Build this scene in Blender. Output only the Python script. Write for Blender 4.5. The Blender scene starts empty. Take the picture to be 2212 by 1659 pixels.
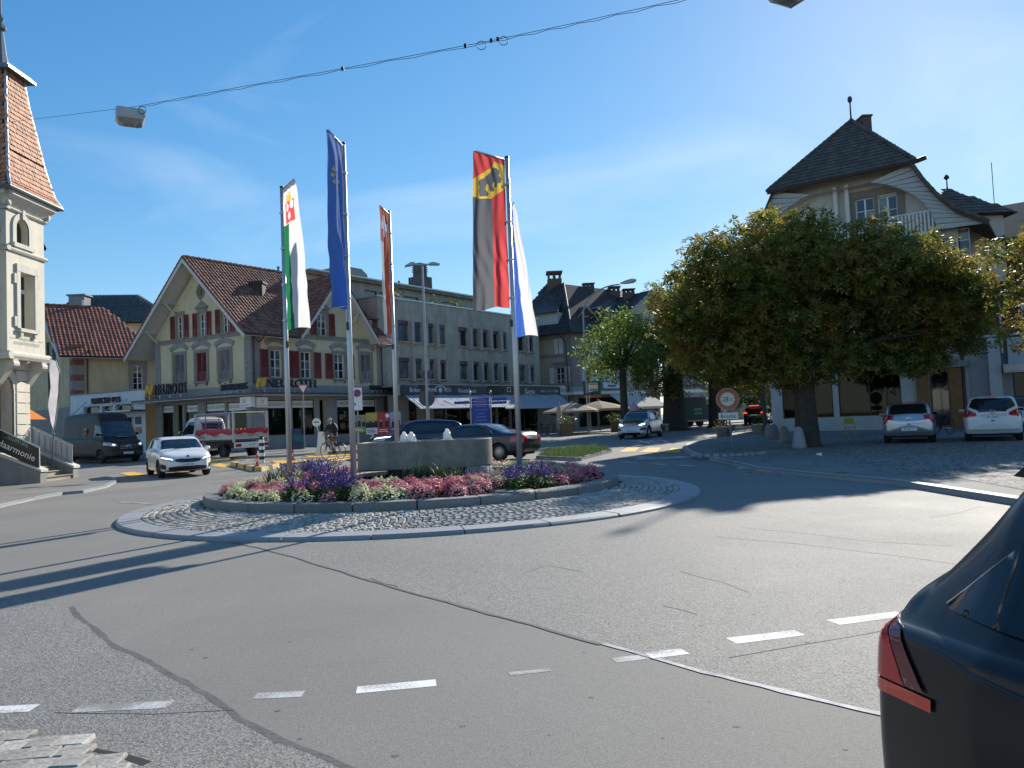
import bpy, math, random
import numpy as np
from mathutils import Vector, Matrix
from mathutils.geometry import delaunay_2d_cdt
random.seed(7); rng = np.random.default_rng(7)
sc = bpy.context.scene
COL = sc.collection
R_ = math.radians
# ---------------------------------------------------------------- camera
EYE = np.array([0, 0, 1.55]); PITCH, ROLL = R_(2.7), R_(2.4)
_fw = np.array([0, math.cos(PITCH), math.sin(PITCH)]); _rt = np.array([1., 0, 0]); _up = np.cross(_rt, _fw)
CR = _rt*math.cos(ROLL) - _up*math.sin(ROLL); CU = _up*math.cos(ROLL) + _rt*math.sin(ROLL)
cd = bpy.data.cameras.new('camera'); cam = bpy.data.objects.new('camera', cd); COL.objects.link(cam)
cam.matrix_world = Matrix(((CR[0], CU[0], -_fw[0], EYE[0]), (CR[1], CU[1], -_fw[1], EYE[1]), (CR[2], CU[2], -_fw[2], EYE[2]), (0, 0, 0, 1)))
cd.sensor_width = 36; cd.lens = 27.03; cd.clip_start = .05; cd.clip_end = 3000
sc.camera = cam
# ---------------------------------------------------------------- sky, sun, exposure
SUN_AZ, SUN_EL = R_(29.5), R_(26.8)
wd = bpy.data.worlds.new('World'); sc.world = wd; wd.use_nodes = True
nt = wd.node_tree; nt.nodes.clear()
wo = nt.nodes.new('ShaderNodeOutputWorld'); bg = nt.nodes.new('ShaderNodeBackground')
sky = nt.nodes.new('ShaderNodeTexSky'); sky.sky_type = 'NISHITA'; sky.sun_disc = False
sky.sun_elevation = SUN_EL; sky.sun_rotation = SUN_AZ
sky.altitude = 500; sky.air_density = 1.0; sky.dust_density = .15; sky.ozone_density = 5
tc = nt.nodes.new('ShaderNodeTexCoord'); mp = nt.nodes.new('ShaderNodeMapping')
mp.inputs['Rotation'].default_value = (R_(20), R_(25), R_(35)); mp.inputs['Scale'].default_value = (1.2, 6, 4)
nz = nt.nodes.new('ShaderNodeTexNoise'); nz.inputs['Scale'].default_value = 1.3; nz.inputs['Detail'].default_value = 7; nz.inputs['Distortion'].default_value = .6
rp = nt.nodes.new('ShaderNodeValToRGB'); rp.color_ramp.elements[0].position = .5; rp.color_ramp.elements[1].position = .95
rp.color_ramp.elements[0].color = (0, 0, 0, 1); rp.color_ramp.elements[1].color = (.34, .34, .34, 1)
mx = nt.nodes.new('ShaderNodeMix'); mx.data_type = 'RGBA'; mx.inputs['B'].default_value = (7, 7.4, 8, 1)
L = nt.links.new
L(tc.outputs['Generated'], mp.inputs['Vector']); L(mp.outputs[0], nz.inputs['Vector']); L(nz.outputs['Fac'], rp.inputs['Fac'])
L(rp.outputs['Color'], mx.inputs['Factor']);
# soft shoulder on the sky's brightness (the same for the whole dome) and a little more saturation
sm_ = nt.nodes.new('ShaderNodeVectorMath'); sm_.operation = 'MULTIPLY_ADD'; sm_.inputs[1].default_value = (.105, .105, .105); sm_.inputs[2].default_value = (1, 1, 1)
dv_ = nt.nodes.new('ShaderNodeVectorMath'); dv_.operation = 'DIVIDE'; hs_ = nt.nodes.new('ShaderNodeHueSaturation'); hs_.inputs['Saturation'].default_value = 1.26; hs_.inputs['Value'].default_value = 1.33
L(sky.outputs[0], sm_.inputs[0]); L(sky.outputs[0], dv_.inputs[0]); L(sm_.outputs[0], dv_.inputs[1]); L(dv_.outputs[0], hs_.inputs['Color']); L(hs_.outputs[0], mx.inputs['A']); L(mx.outputs['Result'], bg.inputs['Color'])
bg.inputs['Strength'].default_value = .118
L(bg.outputs[0], wo.inputs[0])
sd = bpy.data.lights.new('sun', 'SUN'); sun = bpy.data.objects.new('sun', sd); COL.objects.link(sun)
sd.energy = 4.8; sd.angle = R_(.53); sd.color = (1, .93, .82)
sun.rotation_euler = (math.pi/2 - SUN_EL, 0, math.pi - SUN_AZ); sun.location = (20, 36, 30)
sc.view_settings.view_transform = 'Standard'; sc.view_settings.look = 'None'; sc.view_settings.gamma = 1
sc.view_settings.exposure = .66
sc.view_settings.use_curve_mapping = False
sc.cycles.max_bounces = 6; sc.cycles.transparent_max_bounces = 12; sc.cycles.caustics_reflective = False; sc.cycles.caustics_refractive = False
sc.cycles.use_denoising = True
# ---------------------------------------------------------------- helpers
def gz(y):                                   # the street rises a little towards the far side
 t = min(1, max(0, (y - 26)/27)); return .3*t*t*(3 - 2*t)
def ray(x, y):
 return CR*(x - 1106)/1661 - CU*(y - 829.5)/1661 + _fw
def gp(x, y, dz=0):                          # photo pixel -> point on the ground
 z = dz
 d = ray(x, y)
 for _ in range(12):
  p = EYE + d*((z - 1.55)/d[2]); z = gz(p[1]) + dz
 return p
def at(x, y, Y): d = ray(x, y); return EYE + d*(Y/d[1])
def proj(P):
 v = np.asarray(P, float) - EYE; c = v @ _fw
 return 1106 + 1661*(v @ CR)/c, 829.5 - 1661*(v @ CU)/c
MATS = {}
def M(name, col=(.5, .5, .5), rough=.6, metal=0, var=.12, scale=3, bump=0, bscale=60, col2=None, isl=0, coat=0, spec=.5, detail=4, transl=0, emit=None, stain=0):
 """principled material: noise colour variation, optional fine relief, per-piece variation (isl)"""
 if name in MATS: return MATS[name]
 m = bpy.data.materials.new(name); m.use_nodes = True; n = m.node_tree.nodes; l = m.node_tree.links.new
 b = n['Principled BSDF']; b.inputs['Roughness'].default_value = rough; b.inputs['Metallic'].default_value = metal
 b.inputs['Specular IOR Level'].default_value = spec
 if coat: b.inputs['Coat Weight'].default_value = coat; b.inputs['Coat Roughness'].default_value = .04
 c1 = tuple(col) + (1,); c2 = tuple(col2 or [c*(1 - var) for c in col]) + (1,)
 t = n.new('ShaderNodeTexCoord'); cur = None
 if var or col2:
  z = n.new('ShaderNodeTexNoise'); z.inputs['Scale'].default_value = scale; z.inputs['Detail'].default_value = detail; z.inputs['Roughness'].default_value = .62
  l(t.outputs['Object'], z.inputs['Vector'])
  r = n.new('ShaderNodeValToRGB'); r.color_ramp.elements[0].position = .35; r.color_ramp.elements[1].position = .68
  r.color_ramp.elements[0].color = c2; r.color_ramp.elements[1].color = c1
  l(z.outputs['Fac'], r.inputs['Fac']); cur = r.outputs['Color']
 if isl:
  g_ = n.new('ShaderNodeNewGeometry'); oi = n.new('ShaderNodeObjectInfo')
  a = n.new('ShaderNodeMath'); a.operation = 'ADD'; l(g_.outputs['Random Per Island'], a.inputs[0]); l(oi.outputs['Random'], a.inputs[1])
  f = n.new('ShaderNodeMath'); f.operation = 'FRACT'; l(a.outputs[0], f.inputs[0])
  mr = n.new('ShaderNodeMapRange'); mr.inputs['To Min'].default_value = 1 - isl; mr.inputs['To Max'].default_value = 1 + isl*.6; l(f.outputs[0], mr.inputs['Value'])
  hs = n.new('ShaderNodeHueSaturation'); l(mr.outputs[0], hs.inputs['Value'])
  if cur: l(cur, hs.inputs['Color'])
  else: hs.inputs['Color'].default_value = c1
  cur = hs.outputs['Color']
 if stain:
  z = n.new('ShaderNodeTexNoise'); z.inputs['Scale'].default_value = 1; z.inputs['Detail'].default_value = 6
  mpp = n.new('ShaderNodeMapping'); mpp.inputs['Scale'].default_value = (2.2, 2.2, .35); l(t.outputs['Object'], mpp.inputs[0]); l(mpp.outputs[0], z.inputs['Vector'])
  mr = n.new('ShaderNodeMapRange'); mr.inputs['From Min'].default_value = .4; mr.inputs['From Max'].default_value = .75; mr.inputs['To Min'].default_value = 1; mr.inputs['To Max'].default_value = 1 - stain
  l(z.outputs['Fac'], mr.inputs['Value']); hs = n.new('ShaderNodeHueSaturation'); l(mr.outputs[0], hs.inputs['Value'])
  if cur: l(cur, hs.inputs['Color'])
  else: hs.inputs['Color'].default_value = c1
  cur = hs.outputs['Color']
 if cur: l(cur, b.inputs['Base Color'])
 else: b.inputs['Base Color'].default_value = c1
 if bump:
  z = n.new('ShaderNodeTexNoise'); z.inputs['Scale'].default_value = bscale; z.inputs['Detail'].default_value = 3; l(t.outputs['Object'], z.inputs['Vector'])
  bp = n.new('ShaderNodeBump'); bp.inputs['Strength'].default_value = bump; bp.inputs['Distance'].default_value = .02; l(z.outputs['Fac'], bp.inputs['Height']); l(bp.outputs[0], b.inputs['Normal'])
 if emit: b.inputs['Emission Color'].default_value = tuple(emit[:3]) + (1,); b.inputs['Emission Strength'].default_value = emit[3]
 if transl:
  tr = n.new('ShaderNodeBsdfTranslucent'); mxs = n.new('ShaderNodeMixShader'); mxs.inputs[0].default_value = transl
  if cur: l(cur, tr.inputs['Color'])
  else: tr.inputs['Color'].default_value = c1
  l(b.outputs[0], mxs.inputs[1]); l(tr.outputs[0], mxs.inputs[2]); l(mxs.outputs[0], n['Material Output'].inputs[0])
 MATS[name] = m; return m
def glass(name, tint=(.75, .8, .8), refl=.02):
 """see-through pane: transparent plus sharp reflection growing at grazing angles"""
 if name in MATS: return MATS[name]
 m = bpy.data.materials.new(name); m.use_nodes = True; n = m.node_tree.nodes; l = m.node_tree.links.new; n.remove(n['Principled BSDF'])
 tr = n.new('ShaderNodeBsdfTransparent'); tr.inputs[0].default_value = tuple(tint) + (1,); gl = n.new('ShaderNodeBsdfGlossy'); gl.inputs['Roughness'].default_value = .02
 lw = n.new('ShaderNodeLayerWeight'); lw.inputs[0].default_value = .5; pwr = n.new('ShaderNodeMath'); pwr.operation = 'POWER'; pwr.inputs[1].default_value = 4; l(lw.outputs['Facing'], pwr.inputs[0]); mr = n.new('ShaderNodeMapRange'); mr.inputs['To Min'].default_value = refl; mr.inputs['To Max'].default_value = .7
 l(pwr.outputs[0], mr.inputs['Value']); mxs = n.new('ShaderNodeMixShader'); l(mr.outputs[0], mxs.inputs[0]); l(tr.outputs[0], mxs.inputs[1]); l(gl.outputs[0], mxs.inputs[2]); l(mxs.outputs[0], n['Material Output'].inputs[0])
 MATS[name] = m; return m
def absloc(o):
 v = Vector((0, 0, 0))
 while o: v = v + o.location; o = o.parent
 return v
FONTC = {}
def font_mesh(s, h):
 k = (s, round(h, 3))
 if k not in FONTC:
  c = bpy.data.curves.new('t', 'FONT'); c.body = s; c.size = h*1.38; c.resolution_u = 2
  o = bpy.data.objects.new('t', c); COL.objects.link(o)
  dg = bpy.context.evaluated_depsgraph_get(); me = bpy.data.meshes.new_from_object(o.evaluated_get(dg))
  v = [tuple(p.co) for p in me.vertices]; f = [tuple(p.vertices) for p in me.polygons]
  bpy.data.objects.remove(o); bpy.data.meshes.remove(me); bpy.data.curves.remove(c); FONTC[k] = (v, f)
 return FONTC[k]
class MB:
 def __init__(s): s.v = []; s.f = []; s.m = []; s.k = 0
 def add(s, vs, fs):
  n = len(s.v); s.v += [tuple(map(float, p)) for p in vs]; s.f += [tuple(i + n for i in f) for f in fs]; s.m += [s.k]*len(fs); return s
 def mat(s, k): s.k = k; return s
 def box(s, x0, x1, y0, y1, z0, z1, X=None):
  vs = [(x, y, z) for x in (x0, x1) for y in (y0, y1) for z in (z0, z1)]
  if X: vs = [X(*p) for p in vs]
  return s.add(vs, [(0, 1, 3, 2), (4, 6, 7, 5), (0, 4, 5, 1), (2, 3, 7, 6), (0, 2, 6, 4), (1, 5, 7, 3)])
 def prism(s, poly, d0, d1, X=None, cap=True):
  X = X or (lambda a, d, b: (a, d, b)); n = len(poly)
  vs = [X(a, d0, b) for a, b in poly] + [X(a, d1, b) for a, b in poly]
  fs = [(i, (i + 1) % n, n + (i + 1) % n, n + i) for i in range(n)]
  if cap: fs += [tuple(range(n))[::-1], tuple(range(n, 2*n))]
  return s.add(vs, fs)
 def tube(s, pts, r, n=8, cap=True):
  pts = [Vector(p) for p in pts]; rs = r if isinstance(r, (list, tuple)) else [r]*len(pts); vs = []; up = None
  for i, p in enumerate(pts):
   d = (pts[min(i + 1, len(pts) - 1)] - pts[max(i - 1, 0)]).normalized()
   if up is None: up = Vector((0, 0, 1)) if abs(d.z) < .9 else Vector((1, 0, 0))
   a = d.cross(up).normalized(); b = a.cross(d).normalized(); up = b
   vs += [p + (a*math.cos(2*math.pi*j/n) + b*math.sin(2*math.pi*j/n))*rs[i] for j in range(n)]
  fs = [(i*n + j, i*n + (j + 1) % n, (i + 1)*n + (j + 1) % n, (i + 1)*n + j) for i in range(len(pts) - 1) for j in range(n)]
  if cap: fs += [tuple(range(n))[::-1], tuple(range((len(pts) - 1)*n, len(pts)*n))]
  return s.add(vs, fs)
 def lathe(s, prof, n=16, c=(0, 0, 0), X=None, cap=True):
  vs = []
  for r, z in prof:
   for j in range(n):
    a = 2*math.pi*j/n; p = (r*math.cos(a), r*math.sin(a), z); p = X(*p) if X else p; vs.append((p[0] + c[0], p[1] + c[1], p[2] + c[2]))
  fs = [(i*n + j, i*n + (j + 1) % n, (i + 1)*n + (j + 1) % n, (i + 1)*n + j) for i in range(len(prof) - 1) for j in range(n)]
  if cap: fs += [tuple(range(n))[::-1], tuple(range((len(prof) - 1)*n, len(prof)*n))]
  return s.add(vs, fs)
 def ball(s, c, r, n=10, m=6, X=None):
  r = r if isinstance(r, (tuple, list)) else (r, r, r); X = X or (lambda x, y, z: (x, y, z))
  pr = [(math.sin(math.pi*i/m) + 1e-4, -math.cos(math.pi*i/m)) for i in range(m + 1)]
  return s.lathe(pr, n, c, lambda x, y, z: X(x*r[0], y*r[1], z*r[2]))
 def grid(s, fn, nu, nv):
  vs = [fn(i/nu, j/nv) for j in range(nv + 1) for i in range(nu + 1)]
  return s.add(vs, [(j*(nu + 1) + i, j*(nu + 1) + i + 1, (j + 1)*(nu + 1) + i + 1, (j + 1)*(nu + 1) + i) for j in range(nv) for i in range(nu)])
 def text(s, t, h, X, u=0, z=0, d=.012, align='c', sx=1, ext=0, shear=0):
  v, f = font_mesh(t, h)
  xs = [p[0] for p in v]; w = (max(xs) - min(xs))*sx if xs else 0; off = {'c': -w/2, 'l': 0, 'r': -w}[align]; x0 = min(xs)
  q = [((p[0] - x0)*sx + off + u + shear*p[1], p[1] + z) for p in v]
  s.add([X(a, d, b) for a, b in q], f)
  if ext:
   s.add([X(a, d - ext, b) for a, b in q], f)
   from collections import Counter
   e = Counter();
   for p in f:
    for i in range(len(p)): e[tuple(sorted((p[i], p[(i + 1) % len(p)])))] += 1
   for (i, j), c in e.items():
    if c == 1: s.add([X(q[i][0], d, q[i][1]), X(q[j][0], d, q[j][1]), X(q[j][0], d - ext, q[j][1]), X(q[i][0], d - ext, q[i][1])], [(0, 1, 2, 3)])
  return s
 def wall(s, outline, holes, X, t=.25, back=False):
  """flat wall with real openings; X(u, d, z)"""
  pts = []; edges = []
  for poly in [outline] + holes:
   n = len(pts); pts += poly; edges += [(n + i, n + (i + 1) % len(poly)) for i in range(len(poly))]
  vo, eo, fo, *_ = delaunay_2d_cdt([Vector(p) for p in pts], edges, [], 0, 1e-5)
  fs = []
  for f in fo:
   c = sum((vo[i] for i in f), Vector((0, 0)))/len(f)
   if inpoly(c.x, c.y, outline) and not any(inpoly(c.x, c.y, h) for h in holes): fs.append(tuple(f))
  s.add([X(p.x, 0, p.y) for p in vo], fs)
  for h in holes: s.prism(h, 0, -t, X, cap=False)
  return s
 def obj(s, name, mat, par=None, smooth=False, local=False, recalc=None):
  me = bpy.data.meshes.new(name)
  v = np.array(s.v, dtype=np.float64).reshape(-1, 3)
  if par is not None and not local: v = v - np.array(absloc(par))
  me.from_pydata(v.tolist(), [], s.f)
  for m in (mat if isinstance(mat, (list, tuple)) else [mat]): me.materials.append(m)
  if isinstance(mat, (list, tuple)): me.polygons.foreach_set('material_index', s.m)
  if smooth: me.polygons.foreach_set('use_smooth', [True]*len(me.polygons))
  if recalc or (recalc is None and len(s.f) < 3000):
   import bmesh
   bm = bmesh.new(); bm.from_mesh(me); bmesh.ops.recalc_face_normals(bm, faces=bm.faces); bm.to_mesh(me); bm.free()
  me.update()
  o = bpy.data.objects.new(name, me); COL.objects.link(o)
  if par is not None: o.parent = par
  return o
def bigmesh(name, v, f, mat, par=None, local=False):
 """numpy quads/tris -> object"""
 v = np.asarray(v, np.float32).reshape(-1, 3); f = np.asarray(f, np.int32); k = f.shape[1]
 if par is not None and not local: v = v - np.array(absloc(par), np.float32)
 me = bpy.data.meshes.new(name); me.vertices.add(len(v)); me.vertices.foreach_set('co', v.ravel())
 me.loops.add(f.size); me.loops.foreach_set('vertex_index', f.ravel()); me.polygons.add(len(f))
 me.polygons.foreach_set('loop_start', np.arange(0, f.size, k, dtype=np.int32)); me.polygons.foreach_set('loop_total', np.full(len(f), k, np.int32))
 me.materials.append(mat); me.update(calc_edges=True); me.validate()
 o = bpy.data.objects.new(name, me); COL.objects.link(o)
 if par is not None: o.parent = par
 return o
def inpoly(x, y, p):
 r = False; j = len(p) - 1
 for i in range(len(p)):
  if (p[i][1] > y) != (p[j][1] > y) and x < (p[j][0] - p[i][0])*(y - p[i][1])/(p[j][1] - p[i][1]) + p[i][0]: r = not r
  j = i
 return r
def inpoly_np(x, y, p):
 r = np.zeros(x.shape, bool); j = len(p) - 1
 for i in range(len(p)):
  dy = (p[j][1] - p[i][1]) or 1e-9
  r ^= ((p[i][1] > y) != (p[j][1] > y)) & (x < (p[j][0] - p[i][0])*(y - p[i][1])/dy + p[i][0]); j = i
 return r
def tag(o, label=None, cat=None, group=None, kind=None):
 if label: o['label'] = label
 if cat: o['category'] = cat
 if group: o['group'] = group
 if kind: o['kind'] = kind
 return o
def empty(name, loc, label, cat, group=None, rz=0):
 o = bpy.data.objects.new(name, None); COL.objects.link(o); o.location = loc; o.rotation_euler = (0, 0, rz); o.empty_display_size = .2
 return tag(o, label, cat, group)
def copy_tree(o, par=None):
 c = o.copy(); COL.objects.link(c); c.parent = par
 for ch in list(o.children): copy_tree(ch, c)
 return c
class Fr:
 """facade frame: from a to b (left to right seen from outside), d = outwards"""
 def __init__(s, a, b, z0=0):
  s.a = np.array(a[:2], float); v = np.array(b[:2], float) - s.a; s.w = np.linalg.norm(v); s.U = v/s.w; s.N = np.array([s.U[1], -s.U[0]]); s.z0 = z0
 def __call__(s, u, d, z):
  p = s.a + s.U*u + s.N*d; return (p[0], p[1], s.z0 + z)
 def u_at(s, px, py=900):                 # u of the facade point seen at a photo column
  d = ray(px, py)[:2]; A = np.array([[s.U[0], -d[0]], [s.U[1], -d[1]]]); return np.linalg.solve(A, -s.a)[0]
 def z_at(s, u, py, d=0):
  p = s(u, d, 0); lo, hi = -3, 40
  for _ in range(50):
   m_ = (lo + hi)/2
   if proj((p[0], p[1], m_))[1] > py: lo = m_
   else: hi = m_
  return lo - s.z0
def rect(u0, u1, z0, z1): return [(u0, z0), (u1, z0), (u1, z1), (u0, z1)]
def arch(u0, u1, z0, z1, rise, n=8):
 """rect with a segmental arched top (rise) up to z1"""
 w = (u1 - u0)/2; c = (u0 + u1)/2; r = (w*w + rise*rise)/(2*rise); a0 = math.asin(min(1, w/r))
 return [(u0, z0), (u1, z0)] + [(c + r*math.sin(a0 - 2*a0*i/n), z1 - r + r*math.cos(a0 - 2*a0*i/n)) for i in range(n + 1)]
TILEM = {}
def tile_mesh(kind, w, h, t=.025):
 k = (kind, round(w, 3), round(h, 3))
 if k not in TILEM:
  b = MB()
  if kind == 'pan':
   xs = [(-.5, .0), (-.3, .55), (-.1, .9), (.12, .55), (.3, .1), (.5, .0)]; top = [(x*w, z*.055 + t) for x, z in xs]
   n = len(top); lift = .03
   vs = [(x, 0, z + lift) for x, z in top] + [(x, h*1.12, z) for x, z in top] + [(x, 0, z + lift - t) for x, z in top]
   b.add(vs, [(i, i + 1, n + i + 1, n + i) for i in range(n - 1)] + [(i + 1, i, 2*n + i, 2*n + i + 1) for i in range(n - 1)])
  else:
   a = w*.485; e = [(-a, .25*a), (-a*.7, .04*a), (0, -.08*a), (a*.7, .04*a), (a, .25*a)] if kind == 'beaver' else [(-a, 0), (a, 0)]
   lift = t*1.2; top = e + [(a, h*1.1), (-a, h*1.1)]; n = len(top)
   vs = [(x, y, t + (lift if y < h*.5 else 0)) for x, y in top] + [(x, y, (lift if y < h*.5 else 0)) for x, y in top]
   b.add(vs, [tuple(range(n))] + [(i, i + n, (i + 1) % n + n, (i + 1) % n) for i in range(n)])
  me = bpy.data.meshes.new('roof_tile'); me.from_pydata(b.v, [], b.f); me.update(); TILEM[k] = me
 return TILEM[k]
def place_pieces(par, name, me_list, Ms, mat, nmax=300, seen=True):
 """Ms: list of 4x4 world matrices (with mesh index): the nmax nearest become objects, the rest one 'stuff' part"""
 for me in me_list:
  if not me.materials: me.materials.append(mat)
 def key(q):
  p = np.array(q[1].translation); x, y = proj(p); d = np.linalg.norm(p - EYE)
  out = not (-30 < x < 2240 and -30 < y < 1690) or p[1] < .5
  return d + (1e4 if out else 0)
 Ms = sorted(Ms, key=key); o0 = Vector(absloc(par))
 T = Matrix.Translation(-o0)
 for k, m in Ms[:nmax]:
  o = bpy.data.objects.new(name, me_list[k]); COL.objects.link(o); o.parent = par; o.matrix_basis = T @ m
 rest = Ms[nmax:]
 if rest:
  V_, F_, n0 = [], [], 0
  data = []
  for me in me_list:
   data.append((np.array([v.co for v in me.vertices]), [tuple(p.vertices) for p in me.polygons]))
  for k, m in rest:
   v, f = data[k]; a = np.array(T @ m); V_.append(v @ a[:3, :3].T + a[:3, 3]); F_ += [tuple(i + n0 for i in q) for q in f]; n0 += len(v)
  me = bpy.data.meshes.new(name + '_field'); me.from_pydata(np.concatenate(V_).tolist(), [], F_); me.materials.append(mat); me.update()
  o = bpy.data.objects.new(name + '_field', me); COL.objects.link(o); o.parent = par; o['kind'] = 'stuff'
def roof_face(par, P0, U, Vv, poly, mat, tw=.3, th=.36, kind='pan', nmax=300, jit=.006, sheet=None):
 """tiles on the plane P0 + u*U + v*V inside poly (u, v)"""
 U = Vector(U).normalized(); Vv = Vector(Vv).normalized(); N = U.cross(Vv).normalized()
 if N.z < 0: N = -N
 P0 = Vector(P0); me = tile_mesh(kind, tw, th); Ms = []
 us = [p[0] for p in poly]; vs = [p[1] for p in poly]; r = 0; v = min(vs)
 while v < max(vs):
  u = min(us) + ((r % 2)*tw/2 if kind != 'pan' else 0)
  while u < max(us) + tw:
   if inpoly(u, v + th*.5, poly):
    p = P0 + U*(u + random.gauss(0, jit)) + Vv*(v + random.gauss(0, jit)) + N*random.gauss(.01, jit*.5)
    Ms.append((0, Matrix(((U.x, Vv.x, N.x, p.x), (U.y, Vv.y, N.y, p.y), (U.z, Vv.z, N.z, p.z), (0, 0, 0, 1)))))
   u += tw
  v += th; r += 1
 place_pieces(par, 'roof_tile', [me], Ms, mat, nmax)
# ================================================================ GROUND
def asphalt(name, lo, hi, sc1, bump, big=.12, rough=.62, stones=.25):
 m = bpy.data.materials.new(name); m.use_nodes = True; n = m.node_tree.nodes; l = m.node_tree.links.new; b = n['Principled BSDF']
 t = n.new('ShaderNodeTexCoord'); v = n.new('ShaderNodeTexVoronoi'); v.inputs['Scale'].default_value = sc1; l(t.outputs['Object'], v.inputs['Vector'])
 z = n.new('ShaderNodeTexNoise'); z.inputs['Scale'].default_value = sc1*.8; z.inputs['Detail'].default_value = 5; z.inputs['Roughness'].default_value = .75; l(t.outputs['Object'], z.inputs['Vector'])
 r = n.new('ShaderNodeValToRGB'); r.color_ramp.elements[0].position = .3; r.color_ramp.elements[1].position = .72; r.color_ramp.elements[0].color = lo + (1,); r.color_ramp.elements[1].color = hi + (1,)
 l(z.outputs['Fac'], r.inputs['Fac'])
 sp = n.new('ShaderNodeSeparateColor'); l(v.outputs['Color'], sp.inputs[0])
 rs = n.new('ShaderNodeValToRGB'); rs.color_ramp.elements[0].color = (.05, .049, .046, 1); rs.color_ramp.elements[1].color = (.44, .43, .4, 1); l(sp.outputs[0], rs.inputs[0])
 m1 = n.new('ShaderNodeMix'); m1.data_type = 'RGBA'; m1.inputs['Factor'].default_value = stones; l(rs.outputs[0], m1.inputs['B']); l(r.outputs[0], m1.inputs['A'])
 z2 = n.new('ShaderNodeTexNoise'); z2.inputs['Scale'].default_value = .35; z2.inputs['Detail'].default_value = 7; z2.inputs['Roughness'].default_value = .6; l(t.outputs['Object'], z2.inputs['Vector'])
 mr = n.new('ShaderNodeMapRange'); mr.inputs['From Min'].default_value = .3; mr.inputs['From Max'].default_value = .7; mr.inputs['To Min'].default_value = 1 - big; mr.inputs['To Max'].default_value = 1 + big; l(z2.outputs['Fac'], mr.inputs['Value'])
 h = n.new('ShaderNodeHueSaturation'); l(m1.outputs['Result'], h.inputs['Color']); l(mr.outputs[0], h.inputs['Value']); l(h.outputs[0], b.inputs['Base Color'])
 mr2 = n.new('ShaderNodeMapRange'); mr2.inputs['To Min'].default_value = rough - .12; mr2.inputs['To Max'].default_value = rough + .15; l(z2.outputs['Fac'], mr2.inputs['Value']); l(mr2.outputs[0], b.inputs['Roughness'])
 bp = n.new('ShaderNodeBump'); bp.inputs['Strength'].default_value = bump; bp.inputs['Distance'].default_value = .012; l(v.outputs['Distance'], bp.inputs['Height'])
 bp2 = n.new('ShaderNodeBump'); bp2.inputs['Strength'].default_value = bump*.7; bp2.inputs['Distance'].default_value = .008; l(z.outputs['Fac'], bp2.inputs['Height']); l(bp.outputs[0], bp2.inputs['Normal']); l(bp2.outputs[0], b.inputs['Normal'])
 b.inputs['Specular IOR Level'].default_value = .3
 MATS[name] = m; return m
ASP = asphalt('asphalt_smooth', (.13, .124, .112), (.245, .234, .213), 170, .1, rough=.82, stones=.22)
ASPC = asphalt('asphalt_coarse', (.072, .069, .063), (.262, .25, .228), 105, .22, stones=.5, rough=.78)
ASPW = asphalt('asphalt_walk', (.13, .126, .116), (.25, .24, .218), 110, .2, big=.2, rough=.85)
TAR = M('tar', (.11, .11, .108), .85, var=.3, scale=9, bump=.3, bscale=30)
CRACK = M('crack', (.02, .02, .02), .9, var=0)
GRAN = M('granite', (.33, .335, .34), .6, var=.25, scale=60, bump=.25, bscale=90, isl=.12, detail=6)
def worn_paint(name, col, under, thr=.5):
 m = bpy.data.materials.new(name); m.use_nodes = True; n = m.node_tree.nodes; l = m.node_tree.links.new; b = n['Principled BSDF']
 t = n.new('ShaderNodeTexCoord'); z = n.new('ShaderNodeTexNoise'); z.inputs['Scale'].default_value = 55; z.inputs['Detail'].default_value = 6; z.inputs['Roughness'].default_value = .8
 z2 = n.new('ShaderNodeTexNoise'); z2.inputs['Scale'].default_value = 2.5; l(t.outputs['Object'], z.inputs[0]); l(t.outputs['Object'], z2.inputs[0])
 a = n.new('ShaderNodeMath'); a.operation = 'ADD'; l(z.outputs['Fac'], a.inputs[0]); l(z2.outputs['Fac'], a.inputs[1])
 r = n.new('ShaderNodeMapRange'); r.inputs['From Min'].default_value = thr*2 - .12; r.inputs['From Max'].default_value = thr*2 + .12; l(a.outputs[0], r.inputs['Value'])
 mx_ = n.new('ShaderNodeMix'); mx_.data_type = 'RGBA'; mx_.inputs['A'].default_value = under + (1,); mx_.inputs['B'].default_value = col + (1,); l(r.outputs[0], mx_.inputs['Factor']); l(mx_.outputs['Result'], b.inputs['Base Color'])
 b.inputs['Roughness'].default_value = .75
 bp = n.new('ShaderNodeBump'); bp.inputs['Strength'].default_value = .25; bp.inputs['Distance'].default_value = .008; l(z.outputs['Fac'], bp.inputs['Height']); l(bp.outputs[0], b.inputs['Normal'])
 MATS[name] = m; return m
PAINT = worn_paint('road_paint_white', (.74, .74, .72), (.2, .198, .19), .46)
PAINTF = worn_paint('road_paint_faded', (.5, .5, .49), (.21, .207, .2), .52)
PAINTY = worn_paint('road_paint_yellow', (.72, .42, .05), (.2, .16, .1), .42)
ys = [-60, -20, 0, 10, 20] + [26 + i*1.5 for i in range(20)] + [60, 90, 160, 400, 1500]
b = MB(); xs = [-1200, -300, -80, -40, -20, 0, 20, 40, 80, 300, 1200]
b.add([(x, y, gz(y)) for y in ys for x in xs], [(j*11 + i, j*11 + i + 1, (j + 1)*11 + i + 1, (j + 1)*11 + i) for j in range(len(ys) - 1) for i in range(10)])
road = b.obj('road', ASP, smooth=True); road['kind'] = 'structure'
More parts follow.
